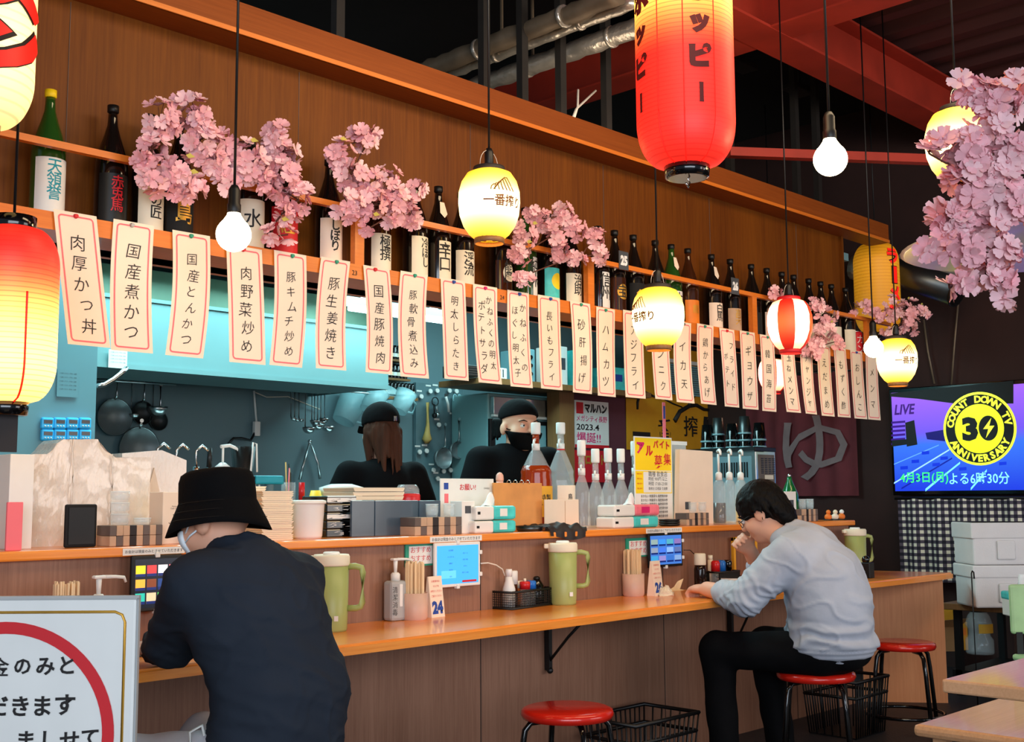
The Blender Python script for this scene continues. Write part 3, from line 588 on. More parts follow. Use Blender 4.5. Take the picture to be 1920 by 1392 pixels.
bulb(1557, 299, 'lit bare globe bulb hanging high near the red ceiling beam', d=3.6)
bulb(1638, 653, 'lit bare globe bulb beside the far yellow lantern', Y=2.97)
def tall_lantern(name, label, px, ytop, d, R, H, mat, bottom=True, ztop=4.06):
    p = atd(px, ytop, d); t = T(name, label, 'lantern', p)
    N_ = 60; pf = []
    for q in range(N_ + 1):
        v = q / N_; e = min(v, 1 - v) * H; c = R * .9
        r = R * (.45 + .55 * math.sqrt(max(0, 1 - (1 - min(1, e / c)) ** 2)))
        pf.append((r, -v * H))
    MB().lathe(pf, 36, cap=False).obj('shade', mat, t)
    MB().lathe([(R * .46, -.005), (R * .48, 0), (R * .48, .03), (R * .2, .035)], 24).obj('top_ring', 'black gloss', t)
    MB().lathe([(R * .38, -H - .035), (R * .44, -H - .033), (R * .47, -H + .003), (R * .44, -H + .004)], 24).obj('bottom_ring', 'black gloss', t)
    MB().tube([(0, 0, -H - .03), (.012, 0, -H - .045), (.006, 0, -H - .06), (-.008, 0, -H - .05)], .003, 6).obj('hook', 'chrome', t)
    cord(t, .03, ztop - p.z)
    return t, pf, p
# big red lantern
d = 3.6; pb = atd(1277, 318, d); H = .8; ptop_y = 318 - H * FPX / d
t, pf, p = tall_lantern('red_lantern', 'huge red lit paper lantern with dark katakana hanging at the top', 1277, ptop_y + 8, d, .149, H, 'lantern red high')
ac = math.atan2(-p.y, -p.x)
zc = lambda y: (pb.z - p.z) + (318 - y) * d / FPX
for dth, w_ in ((.32, 1), (-1.05, 1)):
    for ch, y, hh in (('ホ', 25, .085), ('ッ', 92, .06), ('ピ', 150, .075), ('ー', 218, .012)):
        if ch == 'ー':
            me = tmesh('ー', size=.1); me = fit(me, w=.06, h=.014); warp(me, lambda x, y_, z: (-y_, x, z))
            slice_mesh(me, .012, (0, 1)); rr = .149; zz = zc(y)
            warp(me, lambda x, y_, z: ((prof_r(pf, zz + y_) + .002) * math.cos(ac + dth + x / rr), (prof_r(pf, zz + y_) + .002) * math.sin(ac + dth + x / rr), zz + y_)); me.materials.append(M('dark red print')); O('lettering', me, t)
        else: lantern_text(t, ch, 'dark red print', pf, zc(y), ac + dth, h=hh, size=.1, off=.008, e=.002)
for dth in (-.55, -.02, .62): # seams of the shade
    MB().tube([((r + .0008) * math.cos(ac + dth), (r + .0008) * math.sin(ac + dth), z) for r, z in pf], .002, 4).obj('paper_seam', 'ember red', t)
# red lantern on the left
d = 3.12; t, pf, p = tall_lantern('red_lantern', 'red lit paper lantern glowing yellow below, cut by the left edge', 26, 428, d, .120, .47, 'lantern red')
ac = math.atan2(-p.y, -p.x)
MB().tube([((r + .001) * math.cos(ac + .32), (r + .001) * math.sin(ac + .32), z) for r, z in pf[24:]], .003, 4).obj('paper_seam', 'ember red', t)
MB().box(-.03, .03, -.004, .004, -.60, -.50).obj('hanging_tag', 'stripe black', t)
# cream lantern in the top left corner
d = 3.0; t, pf, p = tall_lantern('cream_lantern', 'cream lit paper lantern with fat red letters in the top left corner', -32, -190, d, .141, .60, 'lantern cream')
ac = math.atan2(-p.y, -p.x)
for q, ch in enumerate('ラメン'):
    for mat_, off, e in (('deep ink', .012, .002), ('ember red', .007, .0035)): lantern_text(t, ch, mat_, pf, -.12 - .15 * q, ac + .5, w=.27, h=.17, size=.2, off=off * 1.6, e=e)
# unlit orange lantern at the far end of the shelf
d = 8.0; t, pf, p = tall_lantern('orange_lantern', 'unlit orange paper lantern with red katakana at the far shelf end', 1641, 458, d, .152, .62, 'lantern orange')
ac = math.atan2(-p.y, -p.x)
for q, ch in enumerate('ラ|メン'):
    for mat_, off, e in (('deep ink', .012, .002), ('ember red', .006, .0035)):
        if ch == '|':
            me = MB().box(-.014 - off, .014 + off, -.05 - off, .05 + off, -.0001, .0001).mesh('lettering', mat_); rr = .152; zz = -.24
            warp(me, lambda x, y_, z: ((rr + e + .003) * math.cos(ac + .85 + x / rr), (rr + e + .003) * math.sin(ac + .85 + x / rr), zz + y_)); O('lettering', me, t)
        else: lantern_text(t, ch, mat_, pf, -.11 - .13 * q, ac + .85, h=.11, size=.13, off=off, e=e)
# ---------------------------------------------------------------- cherry blossom sprays
def petal_flower(seed):
    rnd = random.Random(seed); b = MB(); R = .024
    for k in range(5):
        a = 2 * PI * k / 5 + rnd.uniform(-.15, .15); ca, sa = math.cos(a), math.sin(a); cup = rnd.uniform(.2, .7)
        P_ = [(0, 0, 0), (.45, -.34, .25), (.85, -.42, .5), (1.0, -.12, .55), (.9, 0, .5), (1.0, .12, .55), (.85, .42, .5), (.45, .34, .25)]
        vs = [(R * (x * ca - y * sa), R * (x * sa + y * ca), R * z * cup * (1 + abs(y))) for x, y, z in P_]
        b.add(vs, [(0, 1, 2, 3, 4), (0, 4, 5, 6, 7)])
    b.mat(1)
    b.lathe([(.003, .001), (.004, .003), (.0005, .006)], 5)
    return b
FL = [petal_flower(k).mesh('blossom', [('blossom', 'blossom pale')[k % 2], 'magenta print' if k == 9 else 'blossom']) for k in range(6)]
def spray(label, blobs, d=None, Y=3.38, n=70, seed=0, size=1.0, spine=None):
    rnd = random.Random(seed); pts3 = []
    for x, y, r in blobs:
        c = at(x, y, Y=Y) if d is None else atd(x, y, d); dep = (c - Vector((0, 0, CAMZ))).dot(Vector(RW[:, 2])); pts3.append((c, r * dep / FPX))
    base = pts3[0][0]; t = T('cherry_blossom_spray', label, 'artificial flowers', base, 0, 'artificial cherry blossom sprays')
    cs = [c - base for c, r in pts3]
    tw = MB()
    order = spine or list(range(len(cs)))
    for i, j in zip(order, order[1:]):
        m_ = (cs[i] + cs[j]) / 2 + Vector((rnd.uniform(-.02, .02), .02, rnd.uniform(-.01, .02))); tw.tube([cs[i], m_, cs[j]], .003, 5)
    tot = sum(r * r for c, r in pts3); stems = MB()
    for (c, r) in pts3:
        m_ = max(3, round(n * r * r / tot)); c = c - base
        for q in range(m_):
            v = Vector((rnd.gauss(0, 1), rnd.gauss(0, 1), rnd.gauss(0, 1))).normalized() * r * rnd.uniform(.35, 1.0); v.y *= .6
            pos = c + v; out = (v.normalized() + Vector((-.35, -.8, -.05)) * rnd.uniform(.3, 1.2)).normalized()
            o = O('blossom', FL[rnd.randrange(len(FL))], t, pos); qn = out.to_track_quat('Z', 'Y'); o.rotation_euler = (qn @ Matrix.Rotation(rnd.uniform(0, 6), 3, 'Z').to_quaternion()).to_euler()
            s_ = size * rnd.uniform(.95, 1.35); o.scale = (s_, s_, s_)
            if q % 2 == 0: tw.tube([c + Vector((rnd.uniform(-.01, .01), 0, .01)), pos - out * .004], .001, 4)
    tw.obj('twigs', 'twig', t)['kind'] = 'stuff'
    for q in range(2):
        c = cs[rnd.randrange(len(cs))]; MB().add([(0, 0, 0), (.012, -.004, .008), (.034, 0, 0), (.012, .004, -.008)], [(0, 1, 2, 3)]).obj('leaf', 'leaf yellow', t, c + Vector((rnd.uniform(-.03, .03), -.03, .05)))
spray('pink blossom spray over the shelf rail left of the bare bulb', [(300, 225, 38), (285, 280, 34), (290, 330, 36), (330, 320, 34), (268, 300, 18), (365, 215, 40), (375, 265, 42), (400, 300, 38), (340, 350, 26), (372, 355, 22)], n=150, seed=1, size=1.08)
spray('pink blossom spray over the shelf rail right of the bare bulb', [(455, 290, 40), (470, 320, 40), (430, 345, 28), (420, 265, 18), (525, 260, 32), (535, 290, 30), (535, 335, 42), (500, 350, 30), (560, 375, 36), (530, 400, 26), (510, 437, 20), (540, 440, 15)], n=160, seed=2, size=1.08)
spray('pink blossom spray turning orange beside the first yellow lantern', [(640, 290, 34), (680, 262, 30), (700, 245, 16), (660, 325, 36), (650, 385, 36), (690, 345, 36), (725, 340, 36), (745, 375, 34), (700, 385, 36), (780, 355, 24), (770, 400, 30), (740, 405, 24), (692, 428, 15)], n=170, seed=3, size=1.05)
spray('pink blossom spray between the first yellow lantern and the number 25 plate', [(1000, 395, 18), (1020, 410, 20), (1058, 400, 24), (985, 440, 24), (975, 475, 22), (1040, 440, 24), (1080, 430, 24), (1055, 470, 26), (1085, 490, 20), (1118, 450, 20), (1125, 475, 18), (975, 520, 14), (990, 525, 10)], n=150, seed=4, size=1.0)
spray('pink blossom spray hanging right of the striped lantern', [(1458, 550, 18), (1475, 575, 12), (1530, 575, 22), (1555, 590, 22), (1550, 620, 26), (1535, 645, 24), (1570, 640, 18), (1515, 655, 14), (1530, 668, 14), (1500, 590, 14)], n=100, seed=5)
spray('pink blossom spray around the foot of the unlit orange lantern', [(1600, 580, 16), (1625, 575, 18), (1650, 590, 24), (1675, 580, 26), (1690, 600, 24), (1715, 585, 22), (1735, 585, 14), (1665, 620, 18), (1710, 610, 18), (1695, 575, 18)], n=90, seed=6, d=7.2)
spray('large pink blossom spray filling the upper right corner', [(1815, 165, 30), (1850, 185, 34), (1885, 195, 34), (1905, 160, 26), (1870, 245, 42), (1900, 290, 45), (1820, 275, 42), (1775, 275, 26), (1742, 288, 14), (1840, 320, 44), (1880, 350, 44), (1795, 340, 34), (1830, 370, 36), (1905, 390, 40), (1765, 400, 26), (1800, 410, 32), (1850, 420, 42), (1785, 455, 30), (1825, 470, 36), (1740, 465, 14), (1880, 480, 34), (1850, 515, 24), (1805, 525, 22), (1780, 540, 14), (1885, 530, 24), (1890, 560, 14)], d=3.3, n=296, seed=8, size=1.3)
p = atd(1960, 440, 5.2); t = T('white_pendant_shade', 'wide shallow white lamp shade under the large right blossom spray', 'lamp', p)
MB().lathe([(.04, .05), (.2, .03), (.62, -.05), (.60, -.058), (.2, .015), (.03, .04)], 40, cap=False).obj('shade', 'white gloss', t); MB().cyl((0, 0, .05), (0, 0, .14), .03).obj('socket', 'white', t); cord(t, .14, 4.06 - p.z)
p = atd(1787, 100, 4.1)
# ---------------------------------------------------------------- things on the high counter
HZ = 1.056
def span(x0, x1, ytop, Y, Z=HZ):
    a, b = at(x0, 1000, Y=Y), at(x1, 1000, Y=Y); c = at((x0 + x1) / 2, ytop, Y=Y)
    return (a.x + b.x) / 2, b.x - a.x, c.z - Z
def boxthing(name, label, cat, x0, x1, ytop, Y, D, mat, part='body', Z=HZ, bev=.002, rz=0, group=None):
    X, w_, h_ = span(x0, x1, ytop, Y, Z); t = T(name, label, cat, (X, Y, Z), rz, group)
    MB().box(-w_ / 2, w_ / 2, 0, D, 0, h_, bev).obj(part, mat, t); return t, w_, h_
# film wrapped partition boxes at the left
Xa, wa, ha = span(62, 283, 850, 3.66)
t = T('wrapped_cardboard_box', 'large plastic film wrapped carton with a raised carrying hump on the counter', 'carton', (Xa, 3.66, HZ))
nn = 24; top = []
for k in range(nn + 1):
    u = k / nn; px = 62 + (283 - 62) * u
    hump = 28 * max(0, min(1, (px - 92) / 22)) * max(0, min(1, (205 - px) / 22)); yy = 852 - hump + (6 if px > 210 else 0)
    z = at(px, yy, Y=3.66).z - HZ; x = at(px, yy, Y=3.66).x - Xa; top.append((x, z))
b = MB(); rnd = random.Random(3); rows = 14; vs = []
for r in range(rows + 1):
    for x, z in top: vs.append((x + rnd.uniform(-.002, .002), rnd.uniform(-.006, .006), z * r / rows))
W_ = nn + 1
b.add(vs, [(r * W_ + k, r * W_ + k + 1, (r + 1) * W_ + k + 1, (r + 1) * W_ + k) for r in range(rows) for k in range(nn)], True)
vb = [(x, .14, 0) for x, z in top] + [(x, .14, z) for x, z in top]; vf = [(x, 0, z) for x, z in top]; o_ = vb + vf
b.add(o_, [(k, k + 1, W_ + k + 1, W_ + k) for k in range(nn)] + [(W_ + k, W_ + k + 1, 2 * W_ + k + 1, 2 * W_ + k) for k in range(nn)])
b.obj('carton', 'film', t)
for k in (8, 16): MB().tube([(top[k][0] + .002 * math.sin(q), -.008, top[k][1] * q / 12) for q in range(13)], .0025, 5).obj('film_seam', 'film', t)
X, w_, h_ = span(230, 352, 862, 3.82)
t = T('wrapped_cardboard_box', 'plastic film wrapped carton with a gabled top behind the dark boards', 'carton', (X, 3.84, HZ))
MB().prism([(-w_ / 2, 0), (w_ / 2, 0), (w_ / 2, h_), (w_ * .1, h_ + .035), (-w_ / 2, h_ + .02)], 0, .12, 'y').obj('carton', 'film', t)
MB().prism([(-w_ * .25, .05), (w_ * .2, .05), (-w_ * .02, h_ * .9)], -.006, 0, 'y').obj('folded_flap', 'pale board', t)
X, w_, h_ = span(26, 62, 852, 3.62); t, _, _ = boxthing('white_carton', 'white carton at the left end of the serving counter', 'carton', 14, 60, 852, 3.52, .12, 'white')
boxthing('pink_card_stand', 'pink card standing at the far left of the serving counter', 'card', 12, 42, 942, 3.44, .01, 'pink border', 'card')
for x0, x1, yt, Y, la in ((122, 182, 946, 3.5, 'black rubber backed board leaning on the film wrapped carton'), (245, 287, 945, 3.7, 'small black board behind the lowest glass jar')):
    t, w_, h_ = boxthing('black_board', la, 'board', x0, x1, yt, Y, .014, 'black matte', 'board', bev=.006)
    MB().box(-w_ / 2 + .01, w_ / 2 - .01, -.002, 0, .01, h_ - .01).obj('inner_face', 'black', t)
def striped_box(x0, x1, ytop, Y, label, D=.09):
    X, w_, h_ = span(x0, x1, ytop, Y); t = T('striped_box', label, 'box', (X, Y, HZ), 0, 'striped wooden boxes on the serving counter')
    n = 8; ms = ['stripe tan', 'stripe dark', 'stripe tan', 'stripe black', 'stripe tan', 'stripe dark']
    for k in range(n):
        xa = -w_ / 2 + w_ * k / n
        for hh in (0, 1):
            MB().box(xa + .0004, xa + w_ / n - .0004, 0, D, h_ * hh / 2 + .0004, h_ * (hh + 1) / 2 - .0004, .0015).obj('block', ms[(k + (hh if k in (0, 1) else 0)) % 6], t)
    return t, w_, h_, X
def glass(p, r=.032, h=.07, label='', name='drinking_glass', ups=True, k=0):
    t = T(name, label, 'glass', p, 0, 'clear glasses on the serving counter')
    pf = [(r * .8, 0), (r * .9, .004), (r, h * .5), (r, h)]; inn = [(r - .003, h), (r - .003, h * .5), (r * .8, .008), (.001, .008)]
    MB().lathe(pf + inn, 18, cap=False).lathe([(.001, 0), (r * .8, 0)], 18, cap=False).obj('bowl', 'clear plastic', t)
    MB().lathe([(r - .003, h - .001), (r + .0015, h), (r - .001, h + .002)], 18, cap=False).obj('rim', 'glass', t); return t
t, w_, h_, X = striped_box(206, 305, 985, 3.47, 'striped tan and dark wooden box holding the stack of glass jars')
p0 = at(222, 984, Y=3.52)
for k in range(3): glass((p0.x, 3.515, HZ + h_ + k * .036), .031, .034, ('clear glass jar, lowest of the stack on the left striped box', 'clear glass jar, middle of the stack on the left striped box', 'clear glass jar, top of the stack on the left striped box')[k], 'glass_jar')
p0 = at(268, 984, Y=3.51); glass((p0.x, 3.515, HZ + h_), .028, .02, 'low clear glass dish beside the jar stack on the left striped box', 'glass_dish')
t, w_, h_ = boxthing('white_menu_box', 'pale tall box with tiny print beside the bucket hat', 'box', 304, 348, 923, 3.5, .09, 'pale board')
text(t, 'Notice\nCash Only', 'stripe dark', (.0, -.001, h_ * .7), w=.03); MB().lathe([(.004, 0), (.005, .001)], 12, R=Matrix.Rotation(PI / 2, 3, 'X')).obj('printed_dot', 'stripe dark', t, (.008, -.001, h_ * .52))
def tissue(x0, x1, yt, yb, Y, mat, label, Z=HZ, tuft=False, D=.11):
    a, b = at(x0, yb, Y=Y), at(x1, yb, Y=Y); X = (a.x + b.x) / 2; w_ = b.x - a.x; h_ = at((x0 + x1) / 2, yt, Y=Y).z - at((x0 + x1) / 2, yb, Y=Y).z
    t = T('tissue_pack', label, 'tissues', (X, Y, Z), 0, 'soft tissue packs')
    MB().box(-w_ * .06, w_ / 2, 0, D, 0, h_, min(.012, h_ * .3)).obj('wrapper', mat, t)
    MB().box(-w_ / 2, -w_ * .05, .001, D - .001, 0, h_ - .001, min(.008, h_ * .25)).obj('white_end', 'white', t)
    MB().box(w_ * .08, w_ * .26, -.0008, .004, h_ * .25, h_ * .8).obj('printed_mark', 'white' if mat != 'tissue pink' else 'magenta print', t); MB().box(-w_ * .46, -w_ * .4, -.0004, .004, h_ * .4, h_ * .6).obj('black_mark', 'black', t)
    if tuft:
        b_ = MB(); vs = []
        for r in range(6):
            for q in range(10):
                a_ = 2 * PI * q / 10; R_ = (.035 - .005 * r) * (1 + .3 * math.sin(3 * a_ + r)); vs.append((R_ * math.cos(a_) + .004 * r, D / 2 + R_ * .6 * math.sin(a_), h_ * .95 + r * .011 + .006 * math.sin(2 * a_)))
        b_.add(vs, [(r * 10 + q, r * 10 + (q + 1) % 10, r * 10 + 10 + (q + 1) % 10, r * 10 + 10 + q) for r in range(5) for q in range(10)] + [tuple(50 + q for q in range(10))], True).obj('tissue_sheet', 'tissue', t)
    return t, h_
tissue(344, 364, 985, 1019, 3.47, 'tissue teal', 'teal tissue pack behind the seated man in the bucket hat')
# stacks of square trays
def tray_stack(x0, x1, ytop, Y, D, label, n, Z=HZ):
    X, w_, h_ = span(x0, x1, ytop, Y, Z); th = h_ / n
    b = MB().prism([(-w_ / 2 + .006, 0), (w_ / 2 - .006, 0), (w_ / 2, th * .72), (w_ / 2, th * .9), (-w_ / 2, th * .9), (-w_ / 2, th * .72)], 0, D, 'y')
    me = b.mesh('tray', 'tray'); t0 = None; rnd = random.Random(n)
    for k in range(n):
        o = O('serving_tray', me, None, (X + rnd.uniform(-.003, .003), Y + rnd.uniform(-.003, .003), Z + k * th)); o.rotation_euler.z = rnd.uniform(-.01, .01)
        tag(o, f'{label}, {NTH[k]} from the bottom' if k else f'{label}, the bottom one', 'tray', label)
tray_stack(490, 549, 921, 3.52, .16, 'cream square tray in the tall stack beside the white bucket', 26)
tray_stack(462, 498, 912, 3.72, .16, 'cream square tray in the stack behind the bucket hat', 22)
X, w_, h_ = span(550, 602, 938, 3.56); R_ = w_ / 2
t = T('white_bucket', 'translucent white plastic bucket with lid beside the tray stack', 'bucket', (X, 3.56, HZ))
MB().lathe([(R_ * .82, 0), (R_ * .88, .01), (R_, h_ * .9), (R_ * 1.03, h_ * .92)], 28).obj('body', 'white gloss', t)
MB().lathe([(R_ * 1.08, h_ * .9), (R_ * 1.1, h_ * .93), (R_ * 1.08, h_ * .98), (R_ * .9, h_)], 28).obj('lid', 'white', t)
X, w_, h_ = span(606, 662, 930, 3.6)
for k in range(5):
    t = T('lacquer_box', f'black lacquer food box with white {"bamboo print" if k % 2 else "brush streaks"}, {("bottom", "second", "middle", "fourth", "top")[k]} of the black stack', 'box', (X, 3.58, HZ + k * h_ / 5), 0, 'stacked black food boxes')
    hh = h_ / 5 - .001
    MB().box(-w_ / 2, w_ / 2, 0, .16, 0, hh, .004).obj('box', 'black gloss', t)
    b = MB(); rnd = random.Random(k)
    for q in range(7):
        x = rnd.uniform(-w_ / 2 + .012, w_ / 2 - .012); z = rnd.uniform(.008, hh - .008); a = rnd.uniform(-.5, .5); l = rnd.uniform(.006, .018); b.add([(x - l * math.cos(a), -.0006, z - l * math.sin(a) * .3), (x + l * math.cos(a), -.0006, z + l * math.sin(a) * .3), (x + l * math.cos(a), -.0006, z + .003)], [(0, 1, 2)])
    if k in (2, 4): MB().box(-w_ / 2 + .002, w_ / 2 - .002, -.0006, 0, hh * .25, hh * .75).obj('white_band', 'white', t)
    b.obj('printed_streaks', 'white' if k not in (2, 4) else 'black', t)['kind'] = 'stuff'
for x0, x1, la in ((659, 702, 'slate grey glossy panel left of the wider slate panel'), (703, 784, 'wide slate grey glossy panel behind the striped box'), (786, 826, 'dark slate panel behind the two drinking glasses')):
    t, w_, h_ = boxthing('slate_panel', la, 'panel', x0, x1, 939, 3.55, .012, 'slate gloss', 'panel', bev=.002); MB().box(-w_ * .4, w_ * .4, .012, .07, 0, .006).obj('foot', 'black', t)
tray_stack(662, 758, 914, 3.66, .2, 'cream flat tray in the low stack behind the slate panels', 5, HZ + .105)
X, w_, _ = span(662, 758, 940, 3.66)
t = T('tray_stand', 'dark box carrying the low stack of cream trays', 'box', (X, 3.66, HZ)); MB().box(-w_ / 2 + .01, w_ / 2 + .12, .01, .2, 0, .104, .003).obj('box', 'slate gloss', t)
X, w_, h_ = span(757, 794, 909, 3.7); t = T('red_jar', 'round jar of red pickles with glass top beside the low tray stack', 'jar', (X, 3.74, HZ + .104))
h2 = h_ - .104; MB().lathe([(w_ * .42, 0), (w_ * .5, .008), (w_ * .5, h2 * .55), (w_ * .46, h2 * .62)], 22).obj('pickles', 'red plastic', t); MB().lathe([(w_ * .47, h2 * .62), (w_ * .46, h2 * .8), (w_ * .36, h2)], 22).obj('lid', 'clear plastic', t)
t, w_, h_, X = striped_box(778, 866, 970, 3.46, 'striped tan and dark wooden box holding two clear glasses')
for k, px in enumerate((810, 842)): p = at(px, 970, Y=3.505); glass((p.x, 3.505, HZ + h_), .026 - .002 * k, .05, ('wide clear glass on the middle striped box', 'narrower clear glass on the middle striped box')[k])
# white notice board with red heading, white box, orange ring binder
t, w_, h_ = boxthing('notice_board', 'white notice board with a red Japanese heading behind the teal tissues', 'sign', 826, 926, 898, 3.62, .006, 'white', 'board', bev=.001)
text(t, 'お願い!', 'red print', (0, -.001, h_ * .84), h=h_ * .12, size=.05, off=.002); text(t, '川中島店', 'ink', (w_ * .36, -.001, h_ * .82), w=w_ * .11)
MB().box(-w_ * .44, -w_ * .36, -.001, 0, h_ * .8, h_ * .92).obj('blue_stamp', 'blue print', t); MB().box(-w_ * .43, -w_ * .36, -.001, 0, h_ * .55, h_ * .72).obj('pink_stamp', 'pink border', t)
t, w_, h_ = boxthing('white_menu_box', 'white upright box in front of the notice board', 'box', 866, 890, 940, 3.5, .07, 'white'); MB().box(-w_ * .25, w_ * .2, -.001, 0, h_ * .62, h_ * .85).obj('printed_label', 'num grey', t)
_, hh = tissue(891, 969, 975, 998, 3.46, 'tissue teal', 'teal tissue pack, lower of the pair by the notice board'); tissue(893, 969, 948, 974, 3.47, 'tissue teal', 'teal tissue pack with white tissue sticking up, upper of the pair by the notice board', Z=HZ + hh + .003, tuft=True)
t, w_, h_ = boxthing('ring_binder', 'orange ring bound menu standing open on the counter', 'binder', 926, 1017, 906, 3.6, .008, 'kraft orange', 'cover', bev=.001)
for k in range(4): MB().tube([(-w_ * .18 + k * w_ * .13, .004 + .012 * math.cos(a), h_ + .012 * math.sin(a)) for a in [PI * q / 8 - .4 for q in range(11)]], .0018, 5).obj('ring', 'chrome', t)
p = at(937, 905, Y=3.66); t = T('pinkish_knob', 'rounded pinkish knob showing above the orange ring binder', 'peg', (p.x, 3.66, HZ)); hz = at(937, 886, Y=3.66).z - HZ  # pinkish rounded thing of unknown kind, modelled as a plain knob
MB().lathe([(.016, 0), (.016, hz - .04)], 14).obj('shaft', 'pink knob', t); MB().lathe([(.0165, hz - .04), (.018, hz - .03), (.016, hz - .012), (.009, hz - .003), (.001, hz)], 14).obj('rounded_top', 'pink knob', t)
# large spirit bottles with dispenser pumps
def big_bottle(px, Y, ytop, yb, r, liquid, label, lblmat, s, lcol, band=None):
    p = at(px, 985, Y=Y); Ht = at(px, ytop, Y=Y).z - HZ
    t = T('spirit_bottle', label, 'bottle', (p.x, Y, HZ), .4, 'big spirit bottles with dispensers'); k = Ht / .40
    pf = [(r * .95, 0), (r, .01), (r, .18 * k), (r * .95, .2 * k), (r * .98, .215 * k), (r * .4, .285 * k), (.016, .3 * k)]
    MB().lathe(pf, 8 if not liquid else 20, smooth=False).obj('body', 'clear plastic', t)
    if liquid: MB().lathe([(r * .96, .003), (r * 1.006, .01), (r * 1.006, .18 * k), (r * .956, .2 * k), (r * .986, .215 * k), (r * .82, .237 * k)], 20).obj('liquor', liquid, t)
    MB().lathe([(.019, .295 * k), (.019, .32 * k)], 14).obj('collar', 'white', t)
    if band: MB().lathe([(.0195, .294 * k), (.0195, .299 * k)], 14).obj('red_ring', band, t)
    MB().lathe([(.0165, .32 * k), (.0165, .36 * k)], 14).obj('measuring_chamber', 'amber' if liquid else 'clear plastic', t)
    MB().lathe([(.021, .355 * k), (.0225, .362 * k), (.0225, .397 * k), (.02, .4 * k)], 16).obj('cap', 'white', t)
    MB().tube([(-.01, 0, .335 * k), (-.035, -.005, .332 * k), (-.048, -.008, .322 * k), (-.05, -.009, .305 * k)], [.007, .006, .006, .005], 8).obj('spout', 'white', t)
    o = cyl_patch(r + .002, .045 * k, .16 * k, -PI / 2 - .4 - 1.1, -PI / 2 - .4 + 1.1).obj('paper_label', lblmat, t)
    wrap_text(t, s, lcol, r + .0028, .105 * k, -PI / 2 - .55, h=.06, size=.05, off=.002)
big_bottle(1006, 3.72, 793, 985, .074, 'amber', 'big clear bottle of amber spirit with pump dispenser and yellow label', 'yellow box', '特製\nレモン', 'ink')
big_bottle(1053, 3.76, 793, 985, .066, None, 'big clear empty spirit bottle with pump dispenser and red ring', 'paper', '鳥\n魯', 'ink', 'red plastic')
p = at(1060, 960, Y=3.66)
for px0, px1, yt, Y, la, m_ in ((1022, 1086, 937, 3.56, 'plain pale board leaning beside the orange binder', 'pale board'),):
    t, w_, h_ = boxthing('pale_board', la, 'board', px0, px1, yt, Y, .006, m_, 'board'); MB().box(w_ * .08, w_ * .09, -.001, 0, .02, h_ * .95).obj('fold_line', 'tray edge', t)
p = at(993, 990, Y=3.5); t = T('ashtray', 'dark round ashtray half under the black cloth', 'ashtray', (p.x, 3.5, HZ))
MB().lathe([(.05, 0), (.056, .004), (.06, .022), (.055, .022), (.048, .008), (.001, .008)], 22, cap=False).obj('dish', 'dark steel', t); MB().lathe([(.054, .021), (.058, .024), (.062, .021)], 22, cap=False).obj('rim', 'black', t)
X, w_, _ = span(1010, 1088, 985, 3.45); b = MB(); vs = []; nx, ny = 26, 14; rnd = random.Random(4)
for j in range(ny + 1):
    for i in range(nx + 1):
        u, v = i / nx - .5, j / ny; y = .12 - v * .21; z = .012 + .022 * abs(math.sin(u * 9 + v * 3)) * (1 - abs(u) * 1.2) + .012 * noise.noise((u * 6, v * 5, 1))
        if y < -.048: z = .012 - (-.048 - y) * (1.0 + .25 * math.sin(u * 5 + 1)); y = -.055 - .004 * math.sin(u * 22)
        vs.append((u * w_ * (1 - .3 * abs(v - .6)), y, max(z, .004) if y > -.047 else z))
b.add(vs, [(j * (nx + 1) + i, j * (nx + 1) + i + 1, (j + 1) * (nx + 1) + i + 1, (j + 1) * (nx + 1) + i) for j in range(ny) for i in range(nx)], True)
o = b.obj('black_cloth', 'mauve wall', None, (X, 3.452, HZ)); o.data.materials[0] = M('stripe black'); tag(o, 'crumpled dark cloth draped over the serving counter edge', 'cloth')
# empty clear bottles with dispensers
def pump_bottle(px, Y, ytop, label, r=.039, fill=None, fluted=True):
    p = at(px, 985, Y=Y); Ht = at(px, ytop, Y=Y).z - HZ
    t = T('dispenser_bottle', label, 'bottle', (p.x, Y, HZ), .5, 'clear bottles with white dispensers'); k = Ht
    pf = [(r * .9, 0), (r, .012), (r, k * .14), (r * .93, k * .17), (r, k * .2), (r, k * .38), (r * .9, k * .45), (r * .45, k * .58), (.013, k * .62)]
    MB().lathe(pf, 16).obj('body', 'clear plastic', t)
    if fill: MB().lathe([(r * .88, .003), (r * .97, .012), (r * .97, k * .3)], 16).obj('liquid', fill, t)
    if fluted:
        for q in range(6):
            a = q * PI / 3; MB().tube([((r + .001) * math.cos(a), (r + .001) * math.sin(a), z) for z in (.012, k * .13)] , .002, 5).obj('flute', 'clear plastic', t)
    MB().lathe([(.017, k * .6), (.017, k * .68)], 14).obj('collar', 'white', t); MB().lathe([(.015, k * .68), (.015, k * .82)], 14).obj('measuring_chamber', 'clear plastic', t)
    MB().lathe([(.019, k * .82), (.0205, k * .84), (.0205, k * .985), (.018, k)], 16).obj('cap', 'white', t)
    MB().tube([(-.01, 0, k * .71), (-.03, -.003, k * .705), (-.04, -.005, k * .66)], [.006, .005, .004], 7).obj('spout', 'white', t)
pump_bottle(1092, 3.6, 826, 'tall clear dispenser bottle next to the big spirit bottles', .037)
pump_bottle(1118, 3.62, 842, 'clear dispenser bottle, second from the big spirit bottles')
pump_bottle(1142, 3.64, 841, 'clear dispenser bottle, third from the big spirit bottles')
pump_bottle(1166, 3.66, 842, 'clear dispenser bottle, fourth from the big spirit bottles')
pump_bottle(1192, 3.8, 828, 'clear dispenser bottle half hidden behind the yellow hiring poster')
